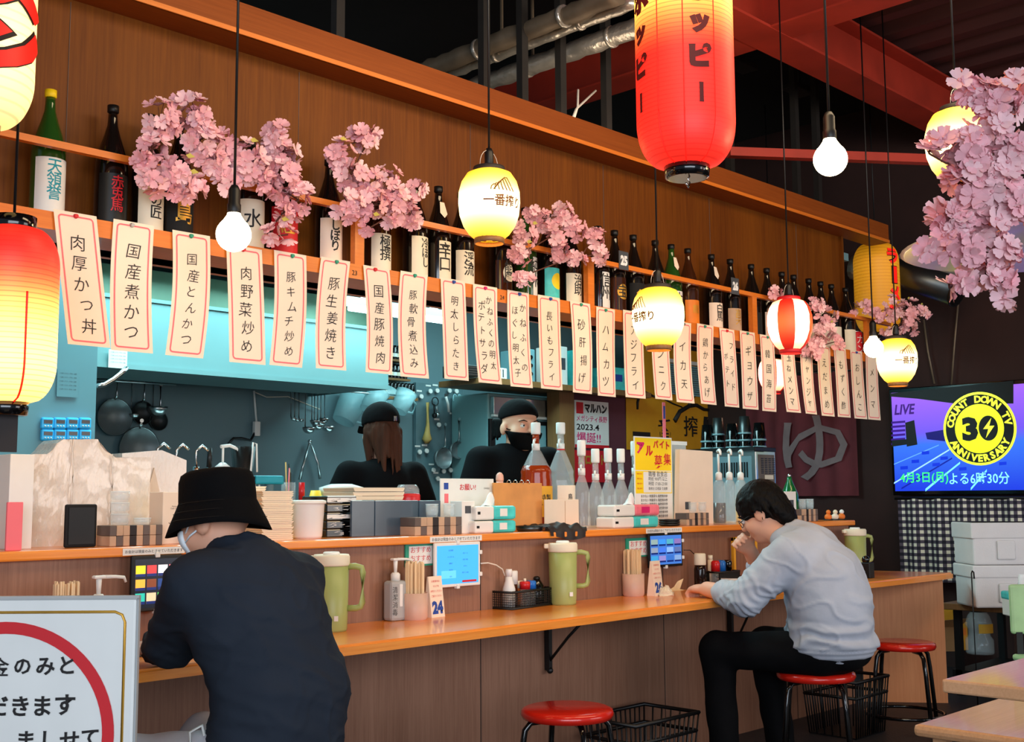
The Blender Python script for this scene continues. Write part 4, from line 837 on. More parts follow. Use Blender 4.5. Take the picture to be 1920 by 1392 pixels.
# yellow hiring poster
t, w_, h_ = boxthing('hiring_poster', 'yellow and red staff hiring poster on an upright holder', 'poster', 1192, 1263, 820, 3.66, .004, 'white', 'backing', bev=0)
MB().box(-w_ * .48, w_ * .48, -.0008, 0, h_ * .62, h_ * .985).obj('yellow_field', 'yellow card', t)
MB().box(-w_ * .48, w_ * .48, -.0008, 0, h_ * .36, h_ * .61).obj('yellow_field', 'yellow card', t); MB().box(-w_ * .28, w_ * .46, -.0014, 0, h_ * .37, h_ * .60).obj('white_field', 'white', t)
for s, u, v, hh, m_ in (('ア', -.34, .87, .15, 'magenta print'), ('ル', -.12, .84, .13, 'red print'), ('バ', .06, .92, .1, 'red print'), ('イ', .22, .92, .1, 'red print'), ('ト', .38, .91, .1, 'red print'), ('募', .12, .72, .17, 'red print'), ('集', .36, .75, .15, 'red print')):
    text(t, s, m_, (u * w_, -.0018, v * h_), h=h_ * hh * .9, size=.05, off=.0025)
for k in range(4): text(t, '時給 昼 夜', 'red print', (-.38 * w_, -.0018, (.58 - k * .055) * h_), w=w_ * .13); text(t, ('職種 飲食店', '時給 900円 以上', '時間 17:00-23:00', '勤務日 応相談 交通費')[k], 'ink', (.1 * w_, -.0018, (.58 - k * .055) * h_), w=w_ * .5)
for k in range(6): text(t, 'まかない 制服貸与 履歴書持参', 'ink', (0, -.0018, (.33 - k * .045) * h_), w=w_ * .7)
t, w_, h_ = boxthing('acrylic_stand', 'cloudy acrylic holder between the hiring poster and the plain white board', 'stand', 1256, 1290, 828, 3.74, .05, 'frosted', 'holder'); MB().box(-w_ / 2 - .004, w_ / 2 + .004, -.004, .054, h_ - .02, h_).obj('lid', 'white', t)
_, hh = tissue(1151, 1236, 969, 990, 3.46, 'tissue teal', 'teal and white tissue pack under the pink one'); tissue(1153, 1238, 947, 968, 3.465, 'tissue pink', 'pink tissue pack with a white tissue sticking up', Z=HZ + hh + .003, tuft=True)
for k in range(3):
    p = at(1255, 985, Y=3.52); t = T('ashtray', ('dark dish, bottom of the stack beside the pink tissues', 'dark dish, middle of the stack beside the pink tissues', 'dark dish, top of the stack beside the pink tissues')[k], 'ashtray', (p.x, 3.52, HZ + k * .011), 0, 'stacked dark dishes'); MB().lathe([(.04, 0), (.05, .002), (.054, .011), (.05, .0105), (.042, .004), (.001, .004)], 20, cap=False).obj('dish', 'black', t); MB().lathe([(.051, .0105), (.0545, .0115), (.055, .010)], 20, cap=False).obj('rim', 'dark steel', t)
X, w_, h_ = span(1276, 1340, 844, 3.62)
t = T('white_board', 'plain tall off-white board leaning slightly beside the hiring poster', 'board', (X, 3.62, HZ)); MB().prism([(-w_ / 2 - .015, 0), (w_ / 2 - .01, 0), (w_ / 2, h_ - .005), (-w_ / 2 + .01, h_)], 0, .03, 'y').obj('board', 'pale board', t); MB().box(-w_ * .35, -w_ * .2, -.001, 0, h_ * .2, h_ * .3).obj('printed_mark', 'num grey', t)
t, w_, h_, X = striped_box(1288, 1330, 962, 3.47, 'small striped box with two wire framed glasses before the tall white board', .07)
for k in range(2): p = at(1299 + 18 * k, 962, Y=3.5); glass((p.x, 3.5, HZ + h_), .021, .05, ('clear glass, left one on the small striped box before the tall white board', 'clear glass, right one on the small striped box before the tall white board')[k])
for px, Y, yt, f_, la in ((1350, 3.62, 845, 'black gloss', 'clear syrup pump bottle with black liquid'), (1370, 3.66, 845, None, 'clear syrup pump bottle behind the dark one'), (1391, 3.68, 846, 'yellow box', 'clear syrup pump bottle with yellow liquid by the seated man')):
    p = at(px, 985, Y=Y); Ht = at(px, yt, Y=Y).z - HZ; t = T('syrup_bottle', la, 'bottle', (p.x, Y, HZ), .8, 'syrup pump bottles'); r = .034
    MB().lathe([(r * .9, 0), (r, .01), (r, Ht * .5), (r * .8, Ht * .56), (r * .45, Ht * .6)], 18).obj('body', 'clear plastic', t)
    if f_: MB().lathe([(r * .88, .003), (r * .97, .012), (r * .97, Ht * .28)], 18).obj('syrup', f_, t)
    MB().lathe([(.018, Ht * .59), (.018, Ht * .68), (.010, Ht * .7)], 14).obj('collar', 'white', t); MB().lathe([(.006, Ht * .7), (.006, Ht * .95)], 10).obj('plunger', 'white', t)
    MB().tube([(.012, 0, Ht * .985), (-.03, 0, Ht), (-.055, 0, Ht * .98), (-.062, 0, Ht * .93)], [.009, .009, .007, .005], 8).obj('pump_head', 'white', t)
t, w_, h_ = boxthing('white_menu_box', 'white upright box behind the seated man in grey', 'box', 1474, 1495, 922, 3.5, .1, 'white'); MB().box(-w_ * .1, w_ * .25, -.001, 0, h_ * .5, h_ * .72).obj('printed_label', 'num grey', t)
p = at(1481, 930, Y=3.75); hz = at(1481, 888, Y=3.75).z - HZ; t = T('green_bottle', 'green glass bottle with pourer behind the white upright box', 'bottle', (p.x, 3.75, HZ))
MB().lathe([(.045, 0), (.05, .01), (.05, hz * .55), (.04, hz * .65), (.016, hz * .85), (.014, hz * .92)], 20).obj('glass', 'green bottle', t); MB().lathe([(.012, hz * .92), (.01, hz * .96), (.004, hz)], 10).obj('pourer', 'chrome', t)
t, w_, h_, X = striped_box(1500, 1535, 955, 3.47, 'small striped box at the far right end of the serving counter', .07)
for k in range(2): p = at(1505 + 14 * k, 955, Y=3.5); glass((p.x, 3.5, HZ + h_), .022, .055, ('clear glass, left one on the rightmost striped box', 'clear glass, right one on the rightmost striped box')[k])
for k, (px, m_) in enumerate(((1553, 'orange food'), (1566, 'pale board'), (1578, 'orange food'))):
    p = at(px, 975, Y=3.5); t = T('small_ornament', ('small orange and black ornament, left of three at the counter end', 'small cream and black ornament, middle of three at the counter end', 'small orange and white ornament, right of three at the counter end')[k], 'ornament', (p.x, 3.5, HZ))
    MB().sph((0, 0, .02), .022, 12, (1, 1, .9)).obj('body', m_, t); MB().sph((.004, 0, .048), .014, 12).obj('head', ('orange food', 'tray', 'white')[k], t); MB().box(-.022, .022, -.02, .02, 0, .006, .002).obj('foot', 'black', t)
# ---------------------------------------------------------------- things on the eating counter
LZ = .75
def on(px, py): return at(px, py, Z=LZ)
def jug(px, py, ytop, label, rz=0, partial=False):
    p = on(px, py); H = at(px, ytop, Y=p.y + .0).z - LZ; k = H / .27
    t = T('water_jug', label, 'jug', p, rz, 'green water jugs on the eating counter')
    sq = lambda r0, r1, z0, z1: None
    MB().lathe([(.055 * k, .0), (.058 * k, .008), (.060 * k, .05 * k), (.063 * k, .232 * k)], 28).obj('body', 'jug green', t)
    MB().lathe([(.0645 * k, .230 * k), (.066 * k, .235 * k), (.066 * k, .262 * k), (.062 * k, .27 * k), (.02 * k, .268 * k)], 28).obj('lid', 'cream', t)
    MB().box(-.084 * k, -.05 * k, -.012, .012, .245 * k, .266 * k, .005).obj('spout', 'cream', t)
    MB().lathe([(.03 * k, .268 * k), (.03 * k, .276 * k), (.026 * k, .279 * k)], 18).obj('lid_button', 'white', t)
    MB().tube([(.055 * k, 0, .226 * k), (.085 * k, 0, .228 * k), (.108 * k, 0, .222 * k), (.113 * k, 0, .205 * k), (.112 * k, 0, .10 * k), (.106 * k, 0, .086 * k), (.09 * k, 0, .08 * k), (.056 * k, 0, .08 * k)], .0115 * k, 10).obj('handle', 'jug green', t)
    MB().box(.02, .034, -.0600 * k, -.0575 * k, .04 * k, .058 * k).obj('white_sticker', 'white', t)
    MB().lathe([(.048 * k, -.0), (.053 * k, .002)], 20).obj('foot', 'black', t)
    return t
jug(620, 1184, 1040, 'green water jug with white lid behind the man in the bucket hat', -.8)
jug(1056, 1134, 1018, 'green water jug with white lid beside the black condiment basket', -.7)
jug(1606, 1078, 992, 'green water jug with white lid at the far right end of the eating counter', -.5)
def dispenser(px, py, ytop, w_, label, rz, tall=True):
    p = on(px, py); Ht = at(px, ytop, Y=p.y).z - LZ; t = T('pump_dispenser', label, 'dispenser', p, rz); b = Ht * .64
    MB().box(-w_ / 2, w_ / 2, -w_ * .35, w_ * .35, 0, b, .012).obj('bottle', 'frosted', t); MB().box(-w_ / 2 + .003, w_ / 2 - .003, -w_ * .34, w_ * .34, .003, b * .42, .008).obj('liquid', 'num grey' if 0 else 'tissue', t)
    MB().lathe([(.018, b - .002), (.018, b + Ht * .1), (.012, b + Ht * .13)], 16).obj('collar', 'white', t); MB().lathe([(.006, b + Ht * .12), (.009, Ht * .97)], 10).obj('plunger', 'white', t)
    MB().box(-.018, .018, -.012, .012, Ht * .96, Ht, .004).tube([(.01, 0, Ht * .98), (.05, 0, Ht * .975), (.078, 0, Ht * .96), (.084, 0, Ht * .90)], [.006, .005, .005, .004], 8).obj('pump_head', 'white', t)
    MB().box(-.002, .012, -w_ * .352 - .001, -w_ * .35, b * .36, b * .92).obj('white_label', 'white', t); MB().box(w_ * .36, w_ * .46, -w_ * .352 - .001, -w_ * .35, b * .6, b * .92).obj('white_label', 'white', t)
    text(t, vert('清潔消毒'), 'ink', (-w_ * .3, -w_ * .352, b * .5), h=b * .72, size=.03)
    return t
dispenser(741, 1164, 1047, .078, 'square clear pump dispenser with handwriting beside the chopstick holder', 0)
p = on(168, 1170)
def chopsticks(px, py, ytop, ymid, r, label, seed):
    p = on(px, py); H = at(px, ytop, Y=p.y).z - LZ; hm = at(px, ymid, Y=p.y).z - LZ; rnd = random.Random(seed)
    t = T('chopstick_holder', label, 'holder', p, 0, 'cups of wooden chopsticks')
    MB().lathe([(r * .9, 0), (r, .008), (r * 1.02, hm), (r * .98, hm), (r * .95, .01), (.001, .008)], 22, cap=False).obj('cup', 'paper', t).data.materials[0] = M('skin pale') if 0 else M('pale pink cup', (232, 190, 168), .45, trans=.15) if 'pale pink cup' not in MATS else M('pale pink cup')
    me = None
    for q in range(40):
        a = rnd.uniform(0, 2 * PI); rr = r * .8 * math.sqrt(rnd.uniform(0, 1)); x, y = rr * math.cos(a), rr * math.sin(a)
        b = MB().add([(x - .0045 + dx * .5, y - .003 + dy, z) for z, dx, dy in ((.012, 0, 0), (H - rnd.uniform(0, .01), x * .3, y * .3)) for dx, dy in ((0, 0), (.009 + dx * 0, 0), (.009, .006), (0, .006))], [(0, 1, 2, 3), (7, 6, 5, 4), (0, 4, 5, 1), (1, 5, 6, 2), (2, 6, 7, 3), (3, 7, 4, 0)])
        b.obj('chopstick', 'bamboo', t)
chopsticks(777, 1162, 1052, 1112, .05, 'pinkish cup full of wooden chopsticks beside the white framed tablet', 1)
chopsticks(1188, 1118, 1030, 1076, .05, 'pinkish cup full of wooden chopsticks beside the black blue-screened tablet', 2)
chopsticks(120, 1232, 1090, 1160, .048, 'cup of wooden chopsticks behind the foreground sign', 3)
dispenser(181, 1232, 1080, .062, 'pump dispenser beside the chopsticks behind the foreground sign', 0)
def card(px, py, ytop, w_, label, num, rz=0, group=None):
    p = on(px, py); H = at(px, ytop, Y=p.y).z - LZ; t = T('table_number_card', label, 'card', p, rz)
    MB().prism([(-w_ * .3, 0), (w_ * .3, 0), (.003, H), (-.003, H)], -w_ / 2, w_ / 2, 'x').obj('card', 'paper', t, (0, 0, 0))
    tl = Matrix.Rotation(math.atan2(w_ * .3 - .003, H), 3, 'X'); ang = -math.atan2(w_ * .3 - .003, H)
    rot = (PI / 2 + ang, 0, 0); f = lambda v: (0, -w_ * .3 + (w_ * .3 - .003) * v - .0012, H * v)
    text(t, num, 'blue print', f(.24), w=w_ * .8, h=H * .32, rot=rot, size=.05, off=.003)
    for k, s in enumerate(('お食事中は', 'マスクを', 'お控えください', 'ご協力ください')): text(t, s, 'red print', f(.88 - k * .12), w=w_ * (.6, .45, .85, .8)[k], rot=rot, size=.03)
card(814, 1157, 1081, .075, 'pale table card printed with the number twenty-four', '24', .1); card(1229, 1117, 1052, .075, 'pale table card printed with the number twenty-six', '26', .1)
def leaflet(x0, x1, y0, y1, label):
    p = at((x0 + x1) / 2, (y0 + y1) / 2, Y=3.425); w_ = at(x1, y0, Y=3.425).x - at(x0, y0, Y=3.425).x; h_ = at(x0, y0, Y=3.425).z - at(x0, y1, Y=3.425).z
    t = T('menu_leaflet', label, 'leaflet', p); MB().box(-w_ / 2, w_ / 2, -.002, .004, -h_ / 2, h_ / 2).obj('sheet', 'green print', t); MB().box(-w_ * .38, w_ * .45, -.0028, -.002, -h_ * .42, h_ * .36).obj('white_field', 'white', t)
    for k in range(2): text(t, 'おすすめ', 'red print', (.03 * w_, -.0034, h_ * (.2 - k * .36)), w=w_ * .7, size=.03)
leaflet(760, 813, 1018, 1062, 'green edged menu leaflet on the wall behind the middle chopsticks'); leaflet(1174, 1216, 1009, 1045, 'green edged menu leaflet on the wall behind the right chopsticks')
# tablets on the panel
EM = {}
def emat(rgb, s=1.0):
    k = f'screen {rgb} {s}'
    if k not in MATS: M(k, rgb, .2, emit=s, var=.02)
    return k
def tablet(x0, x1, y0, y1, label, frame, kind):
    Y = 3.395; A = at(x0, y0, Y=Y); Bp = at(x1, y1, Y=Y); w_ = Bp.x - A.x; h_ = A.z - at(x0, y1, Y=Y).z
    t = T('tablet_computer', label, 'tablet', (A.x + w_ / 2, Y, A.z - h_ / 2)); m_ = .012
    MB().box(-w_ / 2, w_ / 2, 0, .012, -h_ / 2, h_ / 2, .004).obj('body', frame, t)
    sw, sh = w_ / 2 - m_, h_ / 2 - m_
    MB().box(-sw, sw, -.0006, 0, -sh, sh).obj('screen', emat((64, 160, 236), .75) if kind == 1 else emat((60, 110, 190), .7) if kind == 2 else emat((10, 18, 34), .6), t)
    if kind == 1:
        for q in range(9): text(t, ('注文履歴', '生ビール', 'ハイボール', '枝豆 冷奴', '唐揚げ', 'ポテト', '焼き鳥', '餃子 二人前', '合計')[q], 'blue print', (-sw * .35 + (q % 2) * sw * .7, -.0012, sh * (.75 - q * .17)), h=.006, size=.02)
        MB().box(sw * .2, sw * .9, -.0011, 0, -sh * .95, -sh * .84).obj('red_button', 'red print', t); MB().box(-sw * .8, -sw * .1, -.0009, 0, -sh * .7, -sh * .3).obj('order_panel', emat((90, 180, 240), .8), t)
    else:
        cols = [(250, 210, 40), (40, 150, 220), (90, 200, 90), (220, 60, 60), (240, 170, 60), (60, 80, 200), (230, 230, 230), (120, 60, 30), (40, 180, 160), (250, 120, 130), (30, 60, 120), (210, 190, 150)]
        nc = 4; nr = 3
        for r in range(nr):
            for c in range(nc):
                cx_ = -sw + (c + .5) * 2 * sw / nc; cz = sh * .8 - (r + .5) * 1.7 * sh / nr; a = sw / nc * .85; bz = sh / nr * .68; cc = cols[(r * 4 + c * 3) % 12] if kind == 0 else tuple(int(v * .35 + w0 * .65) for v, w0 in zip(cols[(r * 4 + c) % 12], (60, 120, 210)))
                MB().box(cx_ - a, cx_ + a, -.0011, 0, cz - bz, cz + bz).obj('menu_tile', emat(cc, .8), t); MB().box(cx_ - a, cx_ + a, -.0015, 0, cz - bz, cz - bz * .5).obj('tile_caption', emat((20, 40, 110), .5), t)
    for u, v in ((0, h_ / 2), (0, -h_ / 2), (w_ / 2, h_ * .25), (w_ / 2, -h_ * .25)): MB().box(u - .008, u + .008, -.004, .014, v - .008, v + .008, .002).obj('clip', 'white', t)
    MB().box(-.03, .03, .012, .034, -.03, .03).obj('mount', 'black', t)
    return t
tablet(247, 340, 1043, 1150, 'black tablet with colourful menu tiles beside the man in the bucket hat', 'black', 0)
t = tablet(815, 901, 1019, 1104, 'white framed tablet with a bright blue order screen', 'white', 1)
p = at(815 + 43, 1061, Y=3.395); q = [at(px, py, Y=3.39) for px, py in ((902, 1057), (915, 1056), (930, 1060), (942, 1068), (946, 1080))]; MB().tube([v - Vector(t.location) for v in q], .003, 6).obj('charging_cable', 'cord white', t)
t = tablet(1216, 1281, 1001, 1066, 'black tablet with a blue menu grid above the number 26 card', 'black', 2)
q = [at(px, py, Y=3.39) for px, py in ((1282, 1032), (1294, 1032), (1302, 1040))]; MB().tube([v - Vector(t.location) for v in q], .002, 6).obj('charging_cable', 'black', t)
# condiment basket with its bottles
A = on(965, 1147); w_ = .30; D_ = .12
t = T('condiment_basket', 'black plastic mesh basket of condiments before the green jug', 'basket', on(980, 1138), .12); hb = .075
MB().box(-w_ / 2, w_ / 2, -D_ / 2, D_ / 2, 0, .004).obj('bottom', 'black', t)
for k, z in enumerate((hb - .006, .004)): MB().tube([(-w_ / 2, -D_ / 2, z), (w_ / 2, -D_ / 2, z), (w_ / 2, D_ / 2, z), (-w_ / 2, D_ / 2, z)], .005, 6, True).obj(('top_rim', 'bottom_rim')[k], 'black', t)
b = MB()
for k in range(31): x = -w_ / 2 + w_ * k / 30; b.box(x - .0012, x + .0012, -D_ / 2 - .001, -D_ / 2 + .001, 0, hb).box(x - .0012, x + .0012, D_ / 2 - .001, D_ / 2 + .001, 0, hb)
for k in range(13): y = -D_ / 2 + D_ * k / 12; b.box(-w_ / 2 - .001, -w_ / 2 + .001, y - .0012, y + .0012, 0, hb).box(w_ / 2 - .001, w_ / 2 + .001, y - .0012, y + .0012, 0, hb)
for k in range(8): z = hb * k / 8; b.box(-w_ / 2, w_ / 2, -D_ / 2 - .001, -D_ / 2 + .001, z, z + .002).box(-w_ / 2 - .001, -w_ / 2 + .001, -D_ / 2, D_ / 2, z, z + .002)
b.obj('mesh_wall', 'black', t)['kind'] = 'stuff'
R_b = Matrix.Rotation(.12, 3, 'Z'); base = Vector(t.location)
def inb(x, y): return base + R_b @ Vector((x, y, .005))
def small(name, label, cat, loc, parts):
    t = T(name, label, cat, loc)
    for nm, pf, m_ in parts: MB().lathe(pf, 16).obj(nm, m_, t)
    return t
small('sauce_bottle', 'white tapered bottle standing in the condiment basket', 'bottle', inb(-.105, -.01), [('body', [(.026, 0), (.027, .03), (.026, .075), (.016, .11), (.013, .125)], 'white'), ('cap', [(.0135, .125), (.014, .15), (.012, .155)], 'white gloss')])
small('spice_jar', 'brown spice jar with a tall white cap in the condiment basket', 'jar', inb(-.05, .025), [('body', [(.028, 0), (.03, .01), (.03, .09)], 'bottle brown'), ('cap', [(.031, .09), (.031, .14), (.028, .145)], 'white')])
small('spice_jar', 'small jar with red cap in the condiment basket', 'jar', inb(-.01, -.02), [('body', [(.02, 0), (.021, .05), (.021, .068)], 'clear plastic'), ('cap', [(.022, .068), (.022, .098), (.018, .1)], 'red plastic'), ('tip', [(.006, .1), (.005, .112)], 'cream')])
small('spice_jar', 'small jar with pale cap in the condiment basket', 'jar', inb(.005, .03), [('body', [(.02, 0), (.021, .07)], 'orange food'), ('cap', [(.022, .07), (.022, .10)], 'cream')])
small('spice_jar', 'small jar with blue cap in the condiment basket', 'jar', inb(.045, -.01), [('body', [(.02, 0), (.021, .065)], 'clear plastic'), ('cap', [(.022, .065), (.022, .095), (.017, .1)], 'blue plastic')])
t = small('soy_pourer', 'round black soy pourer in the condiment basket', 'bottle', inb(.1, .0), [('body', [(.03, 0), (.034, .03), (.03, .075), (.018, .095), (.012, .102)], 'black gloss'), ('lid', [(.014, .1), (.014, .108), (.008, .114)], 'black')])
# right place setting
b0 = on(1352, 1099)
RY = 3.36
def rs(px, ytop, Y=RY): q = at(px, 1000, Y=Y); return Vector((q.x, Y, LZ)), at(px, ytop, Y=Y).z - LZ
p, H = rs(1311, 1038); small('soy_bottle', 'dark soy sauce bottle with cream cap beside the right tablet', 'bottle', p, [('body', [(.026, 0), (.03, .01), (.03, H * .55), (.024, H * .7)], 'soy'), ('cap', [(.029, H * .68), (.03, H * .7), (.029, H * .97), (.025, H)], 'cream')])
p, H = rs(1324, 1042, 3.40); small('spice_tube', 'slim cream tube behind the dark soy sauce bottle', 'bottle', p + Vector((.03, 0, 0)), [('body', [(.013, 0), (.014, H * .85)], 'tray'), ('cap', [(.012, H * .85), (.012, H)], 'cream')])
p, H = rs(1353, 1052); t = T('condiment_tray', 'low black tray of small jars in front of the seated man in grey', 'tray', p); MB().box(-.09, .09, -.04, .04, 0, .006, .002).obj('bottom', 'black', t); MB().tube([(-.09, -.04, H * .6), (.09, -.04, H * .6), (.09, .04, H * .6), (-.09, .04, H * .6)], .005, 6, True).box(-.09, .09, -.042, -.038, 0, H * .6).box(-.09, .09, .038, .042, 0, H * .6).obj('rim', 'black', t)
bb = Vector(t.location)
for k, (x, m_, la) in enumerate(((-.06, 'red plastic', 'red capped jar on the low black tray'), (-.01, 'blue plastic', 'blue capped jar on the low black tray'), (.045, 'black gloss', 'black pourer on the low black tray'))):
    small('spice_jar' if k < 2 else 'soy_pourer', la, 'jar', bb + Vector((x, 0, .007)), [('body', [(.02, 0), (.021, H * .55)], 'clear plastic' if k < 2 else 'black gloss'), ('cap', [(.022, H * .55), (.022, H * .9), (.016, H * .97)], m_)])
p = on(1375, 1103); t = T('noodle_bowl', 'white bowl with dark rim held by the seated man in grey', 'bowl', p); MB().lathe([(.03, 0), (.032, .006), (.07, .03), (.086, .052), (.083, .052), (.066, .032), (.02, .012), (.001, .012)], 26, cap=False).obj('bowl', 'white gloss', t); MB().lathe([(.084, .051), (.0875, .054), (.0845, .055)], 26, cap=False).obj('rim', 'stripe black', t)
b = MB(); vs = []; rnd = random.Random(9); p = on(1248, 1117)
t = T('crumpled_napkin', 'crumpled white paper beside the number 26 card', 'napkin', p)
for r in range(9):
    for q in range(12): a = 2 * PI * q / 12; th_ = PI * r / 16; rr = .042 * (1 + rnd.uniform(-.28, .28)); vs.append((rr * math.cos(a) * math.cos(th_), rr * .8 * math.sin(a) * math.cos(th_), max(0, .036 * math.sin(th_) * (1 + rnd.uniform(-.4, .4)))))
b.add(vs, [(r * 12 + q, r * 12 + (q + 1) % 12, r * 12 + 12 + (q + 1) % 12, r * 12 + 12 + q) for r in range(8) for q in range(12)] + [tuple(96 + q for q in range(12))]).obj('paper', 'cream', t)
p = on(1268, 1108); o = MB().add([(-.04, 0, 0), (.05, -.015, 0), (.055, .03, .0), (-.035, .05, 0), (.06, .0, .055), (-.03, .03, .02), (.0, .01, .018), (.03, .0, .006)], [(0, 1, 7, 6), (6, 7, 4, 5), (3, 5, 4, 2), (0, 6, 5, 3)]).obj('paper_wrapper', 'bamboo', None, p); o.modifiers.new('thick', 'SOLIDIFY').thickness = .001; tag(o, 'folded brown paper wrapper by the hand of the man in grey', 'wrapper')
A = at(1373, 1008, Y=3.405); t = T('picture_stand', 'yellow wooden frame leaning on the panel behind the man in grey', 'frame', (A.x + .11, 3.405, LZ)); hh = A.z - LZ
for nm, x0, x1, z0, z1 in (('upright', -.11, -.092, 0, hh), ('upright', .092, .11, 0, hh), ('top_bar', -.11, .11, hh - .02, hh)): MB().box(x0, x1, -.008, .01, z0, z1, .002).obj(nm, 'yellow box', t)
p = on(1598, 1083); t = T('black_stand', 'small black boxy stand in front of the far green jug', 'stand', p + Vector((0, -.09, 0))); MB().box(-.028, .028, -.03, .03, 0, .085, .004).obj('box', 'black', t); MB().sph((-.01, 0, .1), .022).obj('round_top', 'black gloss', t)
p = at(270, 1228, Z=LZ); t = T('phone', 'dark flat phone lying on the counter by the left elbow', 'phone', p, .3); MB().box(-.07, .07, -.035, .035, 0, .009, .003).obj('body', 'num grey', t); MB().box(-.066, .066, -.031, .031, .009, .0095).obj('screen', 'black gloss', t)
p = on(606, 1178); t = T('water_glass', 'clear printed tumbler on the counter behind the man in the bucket hat', 'glass', p); MB().lathe([(.026, 0), (.028, .004), (.034, .1), (.031, .1), (.026, .008), (.001, .008)], 20, cap=False).obj('tumbler', 'clear plastic', t); MB().lathe([(.0335, .098), (.035, .1), (.0335, .102)], 20, cap=False).obj('rim', 'glass', t)
# ---------------------------------------------------------------- kitchen things
for r in range(2):
    for c in range(4):
        p = at(88 + 23.5 * c, 794 + 22 * r, Y=4.985); t = T('kitchen_timer', f'blue kitchen timer on the pale wall, {("upper", "lower")[r]} row, {("first", "second", "third", "fourth")[c]} from the left', 'timer', p, 0, 'blue kitchen timers')
        MB().box(-.028, .028, -.012, .012, -.026, .025, .008).obj('case', 'timer blue', t); MB().box(-.019, .019, -.0135, -.011, -.002, .014).obj('display', 'screen dark', t)
        for k in range(3): MB().sph((-.013 + .013 * k, -.013, -.013), .004, 8).obj('button', 'white', t)
def sheet(x0, x1, y0, y1, Y, label, mat='white', lines=4, name='notice_paper', ink_='num grey'):
    A = at(x0, y0, Y=Y); B2 = at(x1, y1, Y=Y); w_ = B2.x - A.x; h_ = A.z - B2.z; t = T(name, label, 'notice', (A.x + w_ / 2, Y, A.z - h_ / 2))
    MB().box(-w_ / 2, w_ / 2, 0, .003, -h_ / 2, h_ / 2).obj('sheet', mat, t)
    for k in range(lines): text(t, 'ご注意ください 手洗い 消毒', ink_, (0, -.001, h_ * (.36 - .72 * k / max(1, lines))), w=w_ * .8)
    return t
sheet(108, 146, 692, 746, 4.99, 'thin printed notice on the pale left kitchen wall', 'teal light wall', 5)
sheet(204, 238, 655, 692, 5.38, 'white printed notice stuck on the lower left of the range hood', 'white', 4)
pts = [at(*q, Y=5.36) for q in ((176, 725), (195, 722), (212, 712), (228, 700), (238, 690))]; o = MB().tube([p - pts[0] for p in pts], .014).obj('steel_pipe', 'chrome', None, pts[0]); tag(o, 'shiny bent steel pipe under the left end of the range hood', 'pipe')
PY = 6.1
def hang(name, label, cat, x, y, group=None, Y=PY): return T(name, label, cat, at(x, y, Y=Y), 0, group)
rail = MB().cyl(at(178, 712, Y=6.08), at(330, 722, Y=6.08), .006)
t = T('utensil_rail', 'thin steel rail with hooks for pans under the hood', 'rail', at(178, 712, Y=6.08)); inP(rail.obj('bar', 'steel', t), t)
def pan(x, y, r_px, yh, mat, label, Y, hmat='steel', dark=False):
    p = at(x, y, Y=Y); k = (at(x + r_px, y, Y=Y).x - p.x) * .92; top = at(x, yh, Y=Y).z - p.z
    t = T('frying_pan', label, 'pan', p, 0, 'hanging pans'); R = Matrix.Rotation(PI / 2, 3, 'X')
    MB().lathe([(.001, 0), (k * .8, 0), (k, .035), (k * 1.02, .036), (k * .82, -.004), (.001, -.004)], 28, cap=False, R=R).obj('dish', mat, t)
    MB().lathe([(k * .99, .034), (k * 1.03, .037), (k * 1.0, .04)], 28, cap=False, R=R).obj('rim', hmat, t)
    MB().tube([(0, -.03, k * .97), (0, -.05, k * 1.15), (0, -.045, top)], [.007, .008, .007], 8).obj('handle', hmat, t)
    MB().lathe([(.010, 0), (.012, .003)], 10, (0, -.05, top), R=R).obj('hanging_eye', hmat, t)
pan(210, 783, 35, 712, 'pan grey', 'large round grey frying pan hanging by its long handle', 6.19)
pan(256, 842, 40, 790, 'pan grey', 'wide grey pan hanging low, partly behind the film wrapped carton', 6.19)
pan(262, 775, 22, 712, 'black', 'black frying pan hanging behind the ladle', 6.19)
pan(292, 790, 18, 722, 'black', 'small black pan hanging to the right of the others', 6.19)
def ladle(x, y0, y1, r, label, Y=PY, mat='steel', name='ladle'):
    a, b = at(x, y0, Y=Y), at(x, y1, Y=Y); L_ = a.z - b.z; t = T(name, label, 'ladle', a, 0, 'hanging ladles')
    MB().tube([(0, 0, 0), (0, 0, -L_ * .9), (0, -.01, -L_)], [.004, .004, .005], 6).obj('handle', mat, t)
    MB().lathe([(r * math.sin(q), -r * math.cos(q)) for q in [max(.02, PI / 2 * k / 6) for k in range(7)]] + [(r * .94, 0), (r * .5, -r * .78)], 16, (0, -.02 - r * .5, -L_ + r * .3), cap=False).obj('bowl', mat, t)
    MB().tube([(0, 0, 0), (0, -.012, .012), (0, -.002, .022), (0, .008, .012)], .003, 6).obj('hook', mat, t)
ladle(248, 712, 780, .028, 'thin steel skimmer hanging among the pans', 6.195); ladle(288, 716, 770, .06, 'big steel skimmer ladle hanging before the small black pan', 6.195)
for k, (x, y1, r) in enumerate(((546, 786, .018), (553, 788, .018), (561, 788, .018), (573, 806, .04), (585, 792, .032), (590, 800, .036), (596, 794, .03), (602, 788, .03), (609, 804, .04))):
    ladle(x, 733, y1, r, ('short steel ladle, first from the left in the ladle row', 'short steel ladle, second from the left in the ladle row', 'short steel ladle, third from the left in the ladle row', 'long steel ladle with a wide bowl in the middle of the row', 'steel ladle just right of the long one in the row', 'steel ladle, sixth in the row', 'steel ladle, seventh in the row', 'steel ladle, eighth in the row', 'long steel ladle at the right end of the row')[k], 5.87 + .01 * (k % 3))
t = T('ladle_rail', 'thin rail under the hood carrying the row of ladles', 'rail', at(535, 733, Y=5.88)); MB().cyl((0, 0, .01), at(620, 740, Y=5.88) - Vector(t.location) + Vector((0, 0, .01)), .005).obj('bar', 'steel', t)
